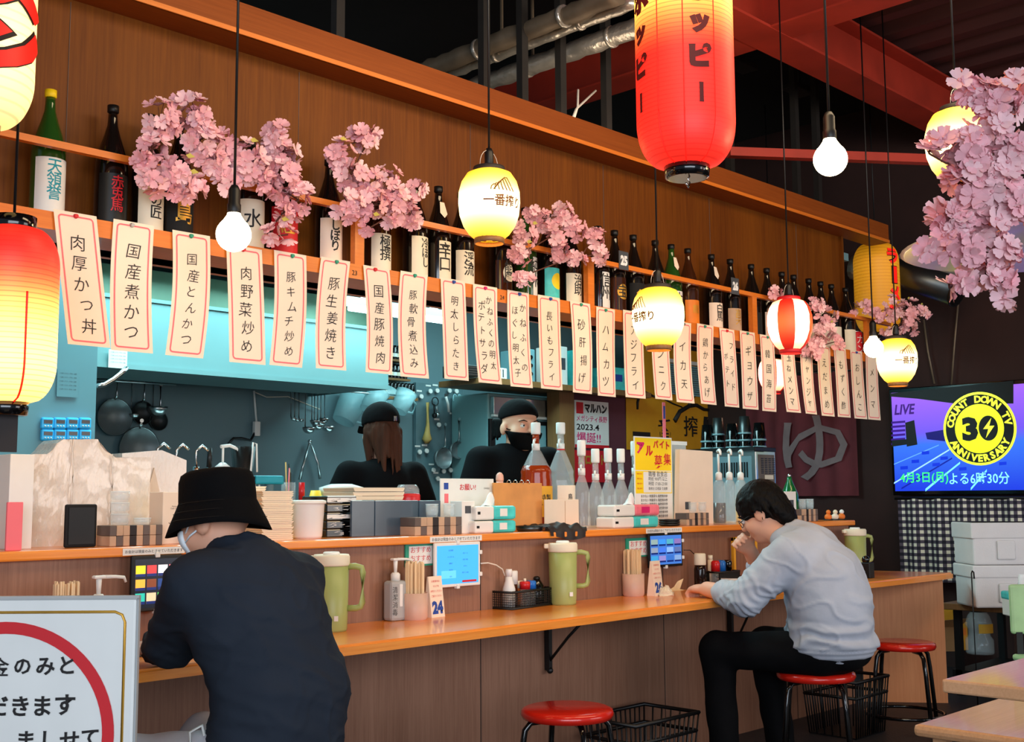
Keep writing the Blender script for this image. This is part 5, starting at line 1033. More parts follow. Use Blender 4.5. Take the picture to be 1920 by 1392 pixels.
a, b1, b2 = at(581, 828, Y=6.15), at(562, 900, Y=6.15), at(600, 898, Y=6.15)
t = T('tongs', 'open steel tongs hanging on the teal wall', 'tongs', a); MB().tube([(0, 0, 0), (b1 - a) * .6 + Vector((-.01, -.01, 0)), b1 - a], [.007, .008, .01], 6).obj('jaw', 'steel', t); MB().tube([(0, 0, 0), (b2 - a) * .6 + Vector((.01, -.01, 0)), b2 - a], [.007, .008, .01], 6).obj('jaw', 'steel', t); MB().sph((0, 0, 0), .014, 10).obj('hinge', 'steel', t)
pts = [at(*q, Y=6.16) for q in ((476, 733), (478, 760), (481, 795))]; t = T('wall_socket_strip', 'white extension lead with a plug hanging on the teal wall', 'socket', pts[0])
MB().tube([p - pts[0] for p in pts], .007, 6).obj('lead', 'white', t); q0 = at(480, 803, Y=6.15) - pts[0]; MB().box(q0.x - .02, q0.x + .02, -.03, 0, q0.z - .05, q0.z + .04, .004).obj('block', 'white', t)
pts2 = [at(*q, Y=6.14) - pts[0] for q in ((478, 812), (470, 826), (452, 822), (438, 822), (426, 835))]; MB().tube(pts2, .008, 6).obj('black_cable', 'black', t)
pts3 = [at(*q, Y=6.17) for q in ((476, 735), (500, 745), (540, 744), (560, 752), (600, 768))]; o = MB().tube([p - pts3[0] for p in pts3], .004, 5).obj('wall_wire', 'cord white', None, pts3[0]); tag(o, 'thin pale wire looping along the teal wall behind the ladles', 'cable')
for k, (x, y, r, rot, la) in enumerate(((655, 766, .1, .5, 'large clear measuring jug hanging tilted left of the cook'), (700, 752, .075, .6, 'clear measuring jug hanging above the cook, left of two'), (722, 752, .075, .6, 'clear measuring jug hanging above the cook, right of two'), (755, 755, .07, .5, 'clear measuring jug hanging right of the cook near the spice bottles'))):
    p = at(x, y, Y=(6.08, 5.86, 6.07, 5.83)[k]); t = T('measuring_jug', la, 'jug', p, group='hanging measuring jugs', rot=(0, rot, 0)); h = r * 2
    MB().lathe([(r * .75, -h / 2), (r, h / 2)], 22).obj('body', 'jug clear', t); MB().lathe([(r * .98, h / 2 - .004), (r * 1.05, h / 2 + .003), (r * 1.0, h / 2 + .006)], 22, cap=False).obj('rim', 'jug clear', t); MB().tube([(r * .92, 0, h * .4), (r * 1.5, 0, h * .35), (r * 1.5, 0, -h * .15), (r * .86, 0, -h * .25)], .009, 8).obj('handle', 'jug clear', t)
a, b = at(640, 734, Y=5.85), at(768, 740, Y=5.85); t = T('jug_rail', 'thin rail on the teal wall holding the hanging measuring jugs', 'rail', a); d_ = b.x - a.x
MB().cyl((0, 0, 0), (d_, 0, 0), .005).obj('bar', 'steel', t); MB().cyl((.01, 0, 0), (.01, .35, 0), .005).obj('bracket', 'steel', t); MB().cyl((d_ - .01, 0, 0), (d_ - .01, .35, 0), .005).obj('bracket', 'steel', t)
# spice bottles on a small shelf
a, b = at(727, 737, Y=6.0), at(784, 744, Y=6.0); t = T('spice_shelf', 'small dark wood shelf carrying rows of black spice bottles', 'shelf', a + Vector((0, 0, -.02))); MB().box(-.05, b.x - a.x, 0, .16, -.02, .0).obj('board', 'post wood', t)
MB().box(-.05, b.x - a.x, .08, .16, .12, .135).box(-.05, b.x - a.x, .08, .16, .25, .265).obj('riser', 'post wood', t)
for r in range(3):
    for c in range(9):
        x = a.x + .005 + c * (b.x - a.x - .02) / 8; p = (x, 6.04 + (.08 if r else 0), a.z - .02 + (0, .135, .265)[r]); t = T('spice_bottle', f'black spice bottle, {("lowest", "middle", "top")[r]} row of the spice shelf, {(["leftmost"] + NTH[1:])[c]} from the left', 'bottle', p, 0, f'spice bottles, {("lowest", "middle", "top")[r]} row')
        MB().lathe([(.015, 0), (.016, .004), (.016, .07), (.011, .085), (.011, .1)], 10).obj('body', 'black gloss', t); MB().lathe([(.0163, .02), (.0163, .045)], 10, cap=False).obj('paper_label', 'tissue' if c % 2 else 'cream', t)
# pegboard with tools
A = at(780, 728, Y=6.16); Bq = at(868, 905, Y=6.16); w_ = Bq.x - A.x; h_ = 1.0
t = T('pegboard', 'grey tool board with hanging kitchen tools and white hooks', 'board', (A.x, 6.16, A.z)); MB().box(0, w_, 0, .03, -h_, .04).obj('board', 'teal wall', t).data.materials[0] = M('peg grey', (92, 118, 124), .6)
rnd = random.Random(2)
for x, y in ((789, 744), (806, 734), (819, 733), (842, 733), (855, 734), (786, 848), (799, 846), (851, 786), (822, 797), (812, 882), (831, 884), (844, 882), (857, 880), (820, 898)):
    q = at(x, y, Y=6.14) - Vector(t.location); MB().lathe([(.018, 0), (.016, .012)], 12, (q.x, q.y, q.z), R=Matrix.Rotation(PI / 2, 3, 'X')).obj('hook_disc', 'white', t)
    MB().box(q.x - .024, q.x + .024, .0, .003 + 0, q.z + .035, q.z + .047).obj('name_tag', 'white', t, (0, -.004, 0))
a = at(802, 755, Y=6.12); b = at(799, 832, Y=6.12); t = T('wooden_spoon', 'pale wooden paddle hanging on the tool board', 'spoon', a); L_ = a.z - b.z; MB().tube([(0, 0, 0), (0, 0, -L_ * .55), (-.005, 0, -L_ * .75), (-.007, 0, -L_ * .9), (-.007, 0, -L_)], [.012, .013, .022, .036, .016], 10).obj('paddle', 'wood spoon', t)
pan_ = at(817, 868, Y=6.08); 
def pan2(x, y, r_px, yh, label, Y=6.08): pan(x, y, r_px, yh, 'pan grey', label, Y)
pan2(826, 860, 16, 797, 'small steel pan hanging on the tool board'); pan2(852, 845, 13, 787, 'small steel strainer hanging right on the tool board')
a = at(816, 748, Y=6.12); t = T('measuring_spoons', 'dark measuring spoons hanging on the tool board', 'spoons', a); MB().tube([(0.03 * math.cos(q), 0, -.02 + .03 * math.sin(q)) for q in [2 * PI * k / 14 for k in range(14)]], .004, 6, True).obj('ring', 'black', t); MB().tube([(-.01, 0, -.04), (-.012, -.005, -.11)], .006, 6).sph((-.012, -.008, -.12), .02, 10).obj('spoon', 'black', t); MB().tube([(.012, 0, -.04), (.014, -.005, -.1)], .006, 6).sph((.014, -.01, -.11), .018, 10).obj('spoon', 'steel', t)
a = at(857, 742, Y=6.12); t = T('scissors', 'pale handled scissors hanging on the tool board', 'scissors', a)
for s in (-1, 1): MB().tube([(s * .022 + .016 * math.cos(q), 0, -.02 + .028 * math.sin(q)) for q in [2 * PI * k / 12 for k in range(12)]], .005, 6, True).obj('handle', 'jug clear', t)
MB().add([(-.008, 0, -.05), (.008, 0, -.05), (-.02, 0, -.17), (-.008, -.004, -.05), (.008, -.004, -.05), (-.02, -.004, -.17)], [(0, 1, 2), (5, 4, 3), (0, 3, 4, 1), (1, 4, 5, 2), (2, 5, 3, 0)]).obj('blades', 'steel', t)
a = at(836, 744, Y=6.12); t = T('peeler', 'white peeler hanging beside the scissors', 'peeler', a); MB().tube([(0, 0, 0), (.02, 0, -.05), (.028, 0, -.11)], .009, 8).obj('handle', 'white', t); MB().box(-.012, .02, -.003, .003, 0, .02).obj('blade', 'steel', t)
# steel fridge / steam oven behind the chef
A = at(872, 738, Y=6.0); Bq = at(1046, 900, Y=6.0); w_ = Bq.x - A.x; t = T('steel_oven', 'tall stainless oven cabinet with dark handle slot behind the masked chef', 'oven', (A.x, 5.75, 0)); H = 1.93
MB().box(0, w_, .02, .395, 0, H, .01).obj('cabinet', 'hood steel', t)
za = lambda y: at(900, y, Y=5.75).z
MB().box(.02, w_ * .62, -.02, .02, za(775), za(742), .004).obj('upper_panel', 'steel', t); MB().box(.14, .32, -.028, -.018, za(762), za(752), .004).obj('handle_slot', 'black', t)
MB().box(.03, w_ * .62, -.012, .02, za(780), za(776) + .02, .003).obj('light_strip', 'white gloss', t)
MB().box(.0, w_ * .6, -.004, .02, .2, za(784), .003).obj('door_frame', 'black', t); MB().box(.05, w_ * .58, -.008, 0, .3, za(792)).obj('door_glass', 'teal light wall', t)
MB().box(w_ * .66, w_ * .70, -.05, .02, .6, za(745)).obj('side_handle', 'black', t)
MB().box(w_ * .78, w_ - .02, -.01, .02, .2, za(748)).obj('side_door', 'hood steel', t)
for k in range(5): MB().box(w_ * .8, w_ - .04, -.018, -.008, .9 + k * .2, .915 + k * .2).obj('shelf_edge', 'chrome', t)
# goods on the storage shelf
for k, (x0, x1, yt, D_, m_, la) in enumerate(((870, 900, 712, .2, 'dark steel', 'grey wire basket at the left end of the storage shelf'), (930, 955, 694, .2, 'white', 'white perforated basket on the storage shelf'), (990, 1008, 655, .25, 'teal light wall', 'pale blue machine with dark knobs on the storage shelf'), (1048, 1070, 650, .2, 'white', 'tall white carton on the storage shelf'), (1106, 1118, 655, .2, 'tissue teal', 'turquoise packet standing on the storage shelf'), (1148, 1180, 690, .25, 'tissue teal', 'pale turquoise box at the right of the storage shelf'))):
    X, ww, hh = span(x0, x1, yt, 5.55, 2.0); hh = max(hh, .08); t = T('storage_box', la, 'box', (X, 5.56, 2.001)); MB().box(-ww / 2, ww / 2, 0, D_, 0, hh, .006).obj('body', m_, t)
    if k == 1:
        for r in range(5):
            for c in range(3): MB().box(-ww * .3 + c * ww * .22, -ww * .3 + c * ww * .22 + .01, -.001, .002, hh * (.2 + r * .13), hh * (.2 + r * .13) + .012).obj('hole', 'num grey', t)
    elif k == 2:
        for r in range(3): MB().lathe([(.014, 0), (.014, .012)], 12, (0, 0, hh * (.25 + .25 * r)), R=Matrix.Rotation(PI / 2, 3, 'X')).obj('knob', 'black', t)
    elif k == 0:
        for r in range(4): MB().box(-ww / 2 - .002, ww / 2 + .002, -.003, 0, hh * (.15 + .2 * r), hh * (.15 + .2 * r) + .006).obj('wire', 'steel', t)
    else: MB().box(-ww * .3, ww * .3, -.001, 0, hh * .4, hh * .7).obj('printed_label', 'blue print' if k > 3 else 'num grey', t)
A = at(1286, 652, Y=5.6); Bq = at(1455, 702, Y=5.6); t = T('ribbed_blind', 'pale blue slatted blind above the beer dispenser behind the menu strips', 'blind', (A.x - .3, 5.62, 2.02)); ww = 8.05 - A.x + .3
for k in range(14): MB().box(0, ww, -.004, .008, .004 + k * .018, .018 + k * .018).obj('slat', 'teal light wall', t)
MB().box(0, ww, -.01, .014, .26, .29).obj('head_rail', 'white', t)
# posters on the mauve partition
def poster(x0, x1, y0, y1, Y, label, mat):
    A = at(x0, y0, Y=Y); B2 = at(x1, y1, Y=Y); w_ = B2.x - A.x; h_ = A.z - B2.z; t = T('wall_poster', label, 'poster', (A.x + w_ / 2, Y, A.z - h_ / 2)); MB().box(-w_ / 2, w_ / 2, 0, .004, -h_ / 2, h_ / 2).obj('sheet', mat, t); return t, w_, h_
t, w_, h_ = poster(1077, 1142, 750, 842, 5.64, 'white poster with red and black Japanese lettering and the date 2023.4', 'white')
MB().box(-w_ * .45, -w_ * .25, -.001, 0, h_ * .22, h_ * .46, 0).obj('red_emblem', 'red print', t)
text(t, 'マルハン', 'ink', (w_ * .12, -.001, h_ * .34), w=w_ * .66, h=h_ * .2, size=.05, off=.003); text(t, 'メガシティ長野', 'magenta print', (0, -.001, h_ * .12), w=w_ * .9, h=h_ * .13, size=.05, off=.002)
text(t, '2023.4', 'ink', (-w_ * .12, -.001, -h_ * .06), w=w_ * .66, h=h_ * .13, size=.05, off=.001); text(t, '爆誕!!', 'magenta print', (-w_ * .1, -.001, -h_ * .28), w=w_ * .7, h=h_ * .22, size=.05, off=.003); MB().box(-w_ * .5, w_ * .5, -.001, 0, -h_ * .5, -h_ * .43).obj('red_foot', 'red print', t)
t, w_, h_ = poster(1076, 1142, 844, 905, 5.64, 'dark red poster below the white one behind the clear bottles', 'red print'); text(t, 'スロット', 'gold', (0, -.001, h_ * .2), w=w_ * .8, size=.05, off=.002)
t, w_, h_ = poster(1172, 1345, 640, 850, 5.64, 'ochre yellow banner with a black branch drawing and brush characters', 'ochre')
pu = lambda x, y: (at(x, y, Y=5.632).x - t.location.x, -.004, at(x, y, Y=5.632).z - t.location.z)
b = MB()
for pts, r in ((((1186, 742), (1205, 735), (1222, 742)), .02), (((1200, 738), (1196, 755), (1196, 768)), .014), (((1265, 790), (1275, 772), (1292, 762), (1306, 760), (1320, 768), (1335, 770)), .022), (((1292, 762), (1300, 745), (1312, 730)), .018), (((1240, 745), (1262, 757), (1280, 764)), .008), (((1222, 742), (1240, 748)), .01)): b.tube([pu(*q) for q in pts], [r * (1 - .5 * k / len(pts)) for k in range(len(pts))], 6)
b.obj('ink_branch', 'ink', t)['kind'] = 'stuff'
for s, x, y, hh in (('一', 1204, 815, .04), ('番', 1248, 806, .17), ('搾', 1296, 800, .17), ('り', 1332, 800, .16)): text(t, s, 'ink', pu(x, y), h=hh, w=.22 if s == '一' else .19, size=.1, off=.006)
# noren with a single kana on the end wall
A = at(1395, 650, X=8.06); B2 = at(1612, 930, X=8.06); t = T('noren_curtain', 'dark red hanging cloth with a large grey kana character on the end wall', 'curtain', (8.06, A.y, 0), -PI / 2)
ww = A.y - B2.y; b = MB(); n_ = 40; vs = [(ww * k / n_, .012 * math.sin(k * .9), z) for z in (B2.z, 1.6, 2.15) for k in range(n_ + 1)]; b.add(vs, [(r * (n_ + 1) + k, r * (n_ + 1) + k + 1, (r + 1) * (n_ + 1) + k + 1, (r + 1) * (n_ + 1) + k) for r in range(2) for k in range(n_)], True).obj('cloth', 'mauve cloth', t)
MB().cyl((-.03, 0, 2.15), (ww + .03, 0, 2.15), .012).obj('rod', 'black', t); c_ = at(1527, 840, X=8.04); text(t, 'ゆ', 'num grey', (A.y - c_.y, -.02, c_.z), w=.56, h=.50, size=.4, off=.002).data.materials.__setitem__(0, M('kana grey', (128, 112, 112), .8))
# beer dispenser with cups on top, behind the counter
A = at(1416, 838, Y=4.25); B2 = at(1457, 960, Y=4.25); w_ = B2.x - A.x; zt = A.z
t = T('beer_server', 'stainless dispenser cabinet with stacked cups on its top', 'dispenser', (A.x, 4.25, .0)); D_ = .62; srv = t
MB().box(0, w_, 0, D_, .8, zt - .02, .006).obj('cabinet', 'steel', t); MB().box(-.004, w_ + .004, -.004, D_ + .004, zt - .03, zt, .004).obj('top_edge', 'black', t)
MB().box(-.002, .001, .03, D_ - .03, .9, zt - .06).obj('side_panel', 'teal wall', t); MB().box(.03, w_ - .02, -.003, .001, .82, zt - .05).obj('front_panel', 'grey pipe', t)
for c in range(4):
    for r in range(9): MB().box(.06 + c * .045, .09 + c * .045, -.006, -.002, zt - .08 - r * .012, zt - .074 - r * .012).obj('vent_slot', 'black', t)
for k in range(12): MB().box(-.006, -.002, .06 + k * .02, .07 + k * .02, zt - .2, zt - .1).obj('vent_slot', 'black', t)
for k, z in enumerate((zt - .2, zt - .27)): MB().box(.1, w_ - .04, -.005, -.002, z - .014, z + .014).obj('name_tag', 'cream', t)
MB().box(0, w_, .01, D_, 0, .8).obj('stand', 'dark steel', t)
cup_i = 0
for (x, Y, lv) in ((1326, 4.72, 2), (1347, 4.66, 3), (1373, 4.52, 2), (1397, 4.44, 3), (1424, 4.34, 2)):
    p = at(x, 830, Y=Y)
    for k in range(lv):
        nm = ('first', 'second', 'third', 'fourth', 'fifth')[[1326, 1347, 1373, 1397, 1424].index(x)]
        t = T('plastic_cup', f'{"dark" if (x + k) % 2 else "clear grey"} upturned cup in the {nm} stack on the beer dispenser, {("bottom", "middle", "top")[k if lv == 3 else k * 2]} one', 'cup', (max(p.x, 5.0), Y, zt + .001 + k * .048), 0, 'stacked cups on the dispenser'); r = .046
        MB().lathe([(r, 0), (r * .98, .006), (r * .76, .122), (.001, .124)], 18, cap=False).obj('body', 'black gloss' if (k < 2) else 'dark steel', t); MB().lathe([(r * 1.0, 0), (r * 1.06, .004), (r * 1.0, .012)], 18, cap=False).obj('rim', 'jug clear', t)
MB().box(0, 0, 0, 0, 0, 0)
t = srv; xa = at(1318, 838, Y=4.75).x
MB().box(xa - A.x - .02, -.008, 0, .6, zt - .03, zt - .001, .003).obj('side_shelf', 'black', t); MB().box(xa - A.x, xa - A.x + .03, .45, .48, 0, zt - .03).obj('leg', 'black', t)
p = at(1246, 830, Y=3.86); q = at(1246, 755, Y=3.86); t = T('price_stick', 'narrow upright printed price strip on a clip behind the hiring poster', 'sign', (p.x, 3.86, HZ)); hz = q.z - HZ; MB().box(-.012, .012, -.002, .002, .1, hz).obj('strip', 'tissue pink', t); MB().box(-.008, .008, -.003, -.002, hz - .09, hz - .02).obj('picture', 'blue print', t); MB().cyl((0, .004, 0), (0, .004, .12), .004).lathe([(.03, 0), (.03, .006)], 14).obj('stand', 'black', t)
# small kitchen things behind the counter ledge, on the front worktop
WZ = .901
def simple(name, label, cat, x, Y, ytop, r, parts, grp=None):
    p = at(x, 900, Y=Y); H = at(x, ytop, Y=Y).z - WZ; t = T(name, label, cat, (p.x, Y, WZ), 0, grp)
    for nm, pf, m_ in parts: MB().lathe([(r * a, H * b) for a, b in pf], 16).obj(nm, m_, t)
    return t, H
for k, x in enumerate((352, 388, 424)):
    pass
for x, yt, la in ((294, 832, 'first'), (330, 834, 'second'), (367, 836, 'third')):
    t, H = simple('soap_pump', f'{la} chrome necked pump behind the film wrapped cartons', 'dispenser', x, 4.02, yt, .03, [('bottle', [(.9, 0), (1, .03), (1, .7), (.5, .78)], 'frosted'), ('collar', [(.4, .78), (.4, .84)], 'chrome')], 'pumps behind the cartons'); MB().tube([(0, 0, H * .82), (0, 0, H * .96), (.02, -.01, H), (.04, -.02, H * .96)], .006, 8).obj('spout', 'chrome', t)
t, H = simple('dark_bottle', 'dark squeeze bottle behind the bucket hat', 'bottle', 392, 4.02, 840, .028, [('body', [(.9, 0), (1, .03), (1, .75), (.4, .85)], 'black gloss'), ('cap', [(.4, .85), (.3, 1)], 'black')])
t, H = simple('white_dispenser', 'white round pump dispenser above the bucket hat', 'dispenser', 417, 4.0, 833, .034, [('body', [(.95, 0), (1, .03), (1, .78)], 'white'), ('lid', [(1.04, .77), (1.04, .82), (.3, .86)], 'white gloss'), ('plunger', [(.14, .86), (.14, .98)], 'white')]); MB().tube([(-.01, 0, H * .98), (.03, 0, H * .99), (.06, -.01, H * .965), (.068, -.01, H * .92)], .007, 8).obj('spout', 'white', t)
t, H = simple('dark_funnel', 'black flaring container behind the white pump dispenser', 'container', 455, 4.01, 838, .05, [('body', [(.4, 0), (.45, .5), (1, 1), (.95, 1), (.4, .55)], 'black')]); MB().tube([(.0, -.05, H * .3), (.0, -.055, H * .8), (.01, -.055, H * 1.03), (.025, -.055, H * 1.02), (.03, -.055, H * .8)], .004, 6).obj('white_hook', 'white', t)
t, H = simple('price_gun', 'teal handheld labeller lying behind the tray stack', 'labeller', 505, 3.99, 890, .04, [('handle', [(.4, 0), (.45, .9)], 'teal wall')]); MB().box(-.075, .06, -.02, .02, H * .9, H * .9 + .035, .008).obj('head', 'teal print', t); MB().cyl((-.075, 0, H * .9 + .02), (-.1, 0, H * .9 + .03), .014).obj('nozzle', 'black', t)
t, H = simple('straw_glass', 'clear tumbler of sticks and straws behind the tray stack', 'glass', 541, 4.0, 905, .03, [('tumbler', [(.8, 0), (1, 1)], 'clear plastic')])
for k in range(6): MB().tube([(rnd.uniform(-.015, .015), rnd.uniform(-.01, .01), .01), (rnd.uniform(-.03, .03), rnd.uniform(-.02, .02), H + rnd.uniform(.04, .09))], .003, 6).obj('stick', ('wood spoon', 'tissue pink', 'black')[k % 3], t)
t, H = simple('red_cap_bottle', 'clear bottle with red cap behind the white bucket', 'bottle', 566, 4.0, 905, .028, [('body', [(.9, 0), (1, .05), (1, .6), (.4, .8)], 'clear plastic'), ('cap', [(.45, .8), (.45, 1)], 'red plastic')])
t, H = simple('yellow_packet', 'crumpled yellow and white packet behind the white bucket', 'packet', 592, 3.98, 920, .05, [('bag', [(.7, 0), (1.1, .3), (.9, .7), (.4, 1)], 'yellow card')]); MB().sph((.02, -.035, H * .75), .03, 10, (1.4, .6, 1)).obj('white_patch', 'white', t)
t, H = simple('white_tub', 'white plastic tub behind the black lacquer boxes', 'tub', 640, 4.0, 908, .09, [('body', [(.9, 0), (1, .9)], 'white'), ('lid', [(1.05, .88), (1.05, .96), (.5, 1)], 'white gloss')])
for k, (x, m_) in enumerate(((468, 'red plastic'), (478, 'yellow box'), (486, 'red plastic'))):
    simple('squeeze_bottle', ('red squeeze bottle, left of two behind the left tray stack', 'yellow squeeze bottle behind the left tray stack', 'red squeeze bottle, right of two behind the left tray stack')[k], 'bottle', x, 4.0, 893 + 4 * k, .022, [('body', [(.9, 0), (1, .03), (1, .75), (.5, .85)], m_), ('nozzle', [(.3, .85), (.12, 1)], 'white')])
# ---------------------------------------------------------------- stools and baskets
def stool(x, y, rz, label, R=.168, H=.45):
    t = T('red_stool', label, 'stool', (x, y, 0), rz, 'red round stools')
    MB().lathe([(.001, H - .004), (R * .9, H), (R * .98, H - .006), (R, H - .02), (R * .96, H - .034), (R * .9, H - .036), (.001, H - .034)], 36, cap=False).obj('seat', 'red seat', t)
    for k in range(4):
        a = PI / 4 + k * PI / 2; c, s = math.cos(a), math.sin(a)
        MB().tube([(c * R * .5, s * R * .5, H - .04), (c * R * .82, s * R * .82, H - .045), (c * R * .95, s * R * .95, H - .07), (c * R * 1.02, s * R * 1.02, H - .14), (c * R * 1.2, s * R * 1.2, .01)], .011, 10).obj('leg', 'black gloss', t)
    MB().tube([(R * 1.16 * math.cos(q), R * 1.16 * math.sin(q), .09) for q in [2 * PI * k / 28 for k in range(28)]], .009, 8, True).obj('foot_ring', 'black gloss', t)
    MB().cyl((0, 0, H - .05), (0, 0, H - .034), .03).obj('boss', 'black', t)
stool(3.19, 2.86, .3, 'empty red round stool at the bottom centre, tucked under the counter'); stool(4.575, 2.66, .5, 'red round stool carrying the seated man in grey'); stool(5.77, 2.85, .35, 'empty red round stool before the pale end panel of the counter'); stool(1.66, 2.45, .2, 'red round stool under the man in the bucket hat')
def basket(px, py, Y, w_, label, d_=.3, H=.3):
    p = at(px, py, Y=Y); t = T('floor_basket', label, 'basket', (p.x, Y, 0), 0, 'black luggage baskets on the floor'); k = .86
    MB().box(-w_ / 2 * k, w_ / 2 * k, -d_ / 2 * k, d_ / 2 * k, 0, .008).obj('bottom', 'black', t)
    for nm, s, z in (('top_rim', 1.0, H), ('lower_rim', .95, H * .72)): MB().tube([(-w_ / 2 * s, -d_ / 2 * s, z), (w_ / 2 * s, -d_ / 2 * s, z), (w_ / 2 * s, d_ / 2 * s, z), (-w_ / 2 * s, d_ / 2 * s, z)], .009, 6, True).obj(nm, 'black', t)
    n = 13
    for i in range(n + 1):
        u = -1 + 2 * i / n
        for s in (-1, 1): MB().tube([(u * w_ / 2 * k, s * d_ / 2 * k, .005), (u * w_ / 2, s * d_ / 2, H)], .004, 5).obj('slat', 'black', t)
    for i in range(7):
        u = -1 + 2 * i / 6
        for s in (-1, 1): MB().tube([(s * w_ / 2 * k, u * d_ / 2 * k, .005), (s * w_ / 2, u * d_ / 2, H)], .004, 5).obj('slat', 'black', t)
basket(1200, 1345, 3.2, .44, 'black slatted luggage basket on the floor beside the central red stool', H=.27); basket(1585, 1280, 3.05, .34, 'black slatted luggage basket on the floor behind the man in grey', H=.28)
# ---------------------------------------------------------------- television, curtain, right hand things
A = at(1666, 728, X=8.0); t = T('television', 'wall television showing a purple and blue music programme with a round yellow logo', 'television', (8.0, A.y, 1.2), -PI / 2); TW, TH = 1.26, .775
MB().box(0, TW, 0, .06, 0, TH, .006).obj('case', 'black gloss', t)
def tv(px, py): q = at(px, py, X=7.995); return (A.y - q.y, q.z - 1.2)
m = bpy.data.materials.new('tv picture'); m.use_nodes = True; nt = m.node_tree; N = nt.nodes; L = nt.links; bs = N['Principled BSDF']; bs.inputs['Base Color'].default_value = (0, 0, 0, 1)
tc = N.new('ShaderNodeTexCoord'); sp = N.new('ShaderNodeSeparateXYZ'); L.new(tc.outputs['Object'], sp.inputs[0]); rp = N.new('ShaderNodeValToRGB'); e = rp.color_ramp.elements
e[0].position = .05; e[0].color = (*srgb(20, 60, 235), 1); e[1].position = .72; e[1].color = (*srgb(168, 104, 255), 1); e2 = e.new(.36); e2.color = (*srgb(54, 120, 255), 1); e3 = e.new(.45); e3.color = (*srgb(120, 90, 250), 1)
L.new(sp.outputs[2], rp.inputs[0]); L.new(rp.outputs[0], bs.inputs['Emission Color']); bs.inputs['Emission Strength'].default_value = .8; MATS['tv picture'] = m
MB().box(.02, TW - .02, -.002, 0, .03, TH - .03).obj('screen', 'tv picture', t)
def tvpoly(pts, mat, y, name): MB().add([(tv(*q)[0], y, tv(*q)[1]) for q in pts], [tuple(range(len(pts)))]).obj(name, mat, t)
tvpoly([(1668, 738), (1900, 714), (1900, 757), (1790, 757), (1720, 748), (1670, 744)], 'black', -.003, 'dark_area')
for k in range(6): tvpoly([(1671, 791 + 8 * k), (1697, 789 + 8 * k), (1697, 793 + 8 * k), (1671, 795 + 8 * k)], emat((60, 20, 130), .5), -.003, 'stripe')
tvpoly([(1697, 793), (1714, 788), (1720, 834), (1700, 838)], 'black', -.0035, 'dark_pillar'); tvpoly([(1672, 826), (1700, 824), (1700, 834), (1672, 838)], 'black', -.0032, 'dark_area')
tvpoly([(1735, 812), (1770, 806), (1772, 828), (1738, 824)], emat((30, 20, 110), .5), -.0033, 'dark_area')
for x0, y0, x1, y1, w0, cc in ((1676, 905, 1780, 842, 3, (150, 200, 255)), (1770, 890, 1800, 866, 4, (120, 220, 255)), (1735, 917, 1765, 892, 5, (120, 220, 255)), (1676, 870, 1760, 834, 2, (90, 150, 255)), (1820, 915, 1850, 880, 5, (120, 220, 255)), (1690, 915, 1785, 858, 3, (20, 30, 140))): tvpoly([(x0, y0), (x1, y1), (x1, y1 + w0), (x0, y0 + w0)], emat(cc, .8), -.0034, 'light_beam')
for x, y in ((1716, 866), (1755, 872), (1770, 860), (1695, 878), (1805, 880), (1735, 850), (1880, 870), (1850, 890)): tvpoly([(x - 7, y - 3), (x + 7, y - 4), (x + 7, y + 2), (x - 7, y + 3)], emat((20, 50, 200), .7), -.0036, 'floor_light')
cx_, cz = tv(1836, 804); R_ = tv(1836, 735)[1] - cz; RX = R_
def disc(r, mat, y, name): MB().add([(cx_ + r * math.cos(q), y, cz + r * math.sin(q)) for q in [2 * PI * k / 48 for k in range(48)]], [tuple(range(48))]).obj(name, mat, t)
disc(R_, emat((216, 232, 60), .85), -.005, 'logo_rim'); disc(R_ * .93, 'black', -.0055, 'logo_ring'); disc(R_ * .67, emat((214, 226, 34), .85), -.006, 'logo_disc')
def ringtext(s, a0, a1, rr, flip):
    bm = bmesh.new()
    for k, ch in enumerate(s):
        if ch == ' ': continue
        a = a0 + (a1 - a0) * k / (len(s) - 1); me = tmesh(ch, size=R_ * .26, off=R_ * .012); an = a - PI / 2 if not flip else a + PI / 2; warp(me, lambda x, y, z: (cx_ + rr * math.cos(a) + x * math.cos(an) - y * math.sin(an), -.0075, cz + rr * math.sin(a) + x * math.sin(an) + y * math.cos(an))); bm.from_mesh(me)
    me = bpy.data.meshes.new('lettering'); bm.to_mesh(me); bm.free(); me.materials.append(M(emat((226, 236, 60), .85))); O('lettering', me, t)
ringtext('COUNT DOWN TV', PI * .94, PI * .06, R_ * .80, False); ringtext('ANNIVERSARY', PI * 1.16, PI * 1.84, R_ * .80, True)
text(t, '3', 'black', (cx_ - R_ * .25, -.007, cz), h=R_ * .66, w=R_ * .44, size=.2, off=.012); MB().add([(cx_ + R_ * .25 + R_ * .26 * math.cos(q), -.007, cz + R_ * .34 * math.sin(q)) for q in [2 * PI * k / 32 for k in range(32)]], [tuple(range(32))]).obj('logo_zero', 'black', t)
bz = lambda u, v: (cx_ + R_ * (.25 + u), -.008, cz + R_ * v); MB().add([bz(.1, .28), bz(-.14, -.02), bz(.0, -.02), bz(-.08, -.27), bz(.17, .06), bz(.03, .06)], [(0, 1, 2, 5), (2, 3, 4, 5)]).obj('logo_bolt', emat((226, 236, 60), .85), t)
q = tv(1696, 768); text(t, 'LIVE', emat((70, 20, 130), .4), (q[0], -.004, q[1]), w=.16, h=.075, size=.1, off=.003, shear=.2)
for s, x0, x1, mt in (('4月3日(月)', 1688, 1778, emat((60, 255, 110), .9)), ('よる6時30分', 1780, 1893, emat((130, 220, 255), .95))):
    a0, a1 = tv(x0, 898), tv(x1, 898); text(t, s, mt, ((a0[0] + a1[0]) / 2, -.006, a0[1]), w=a1[0] - a0[0], h=.085, size=.1, off=.003)
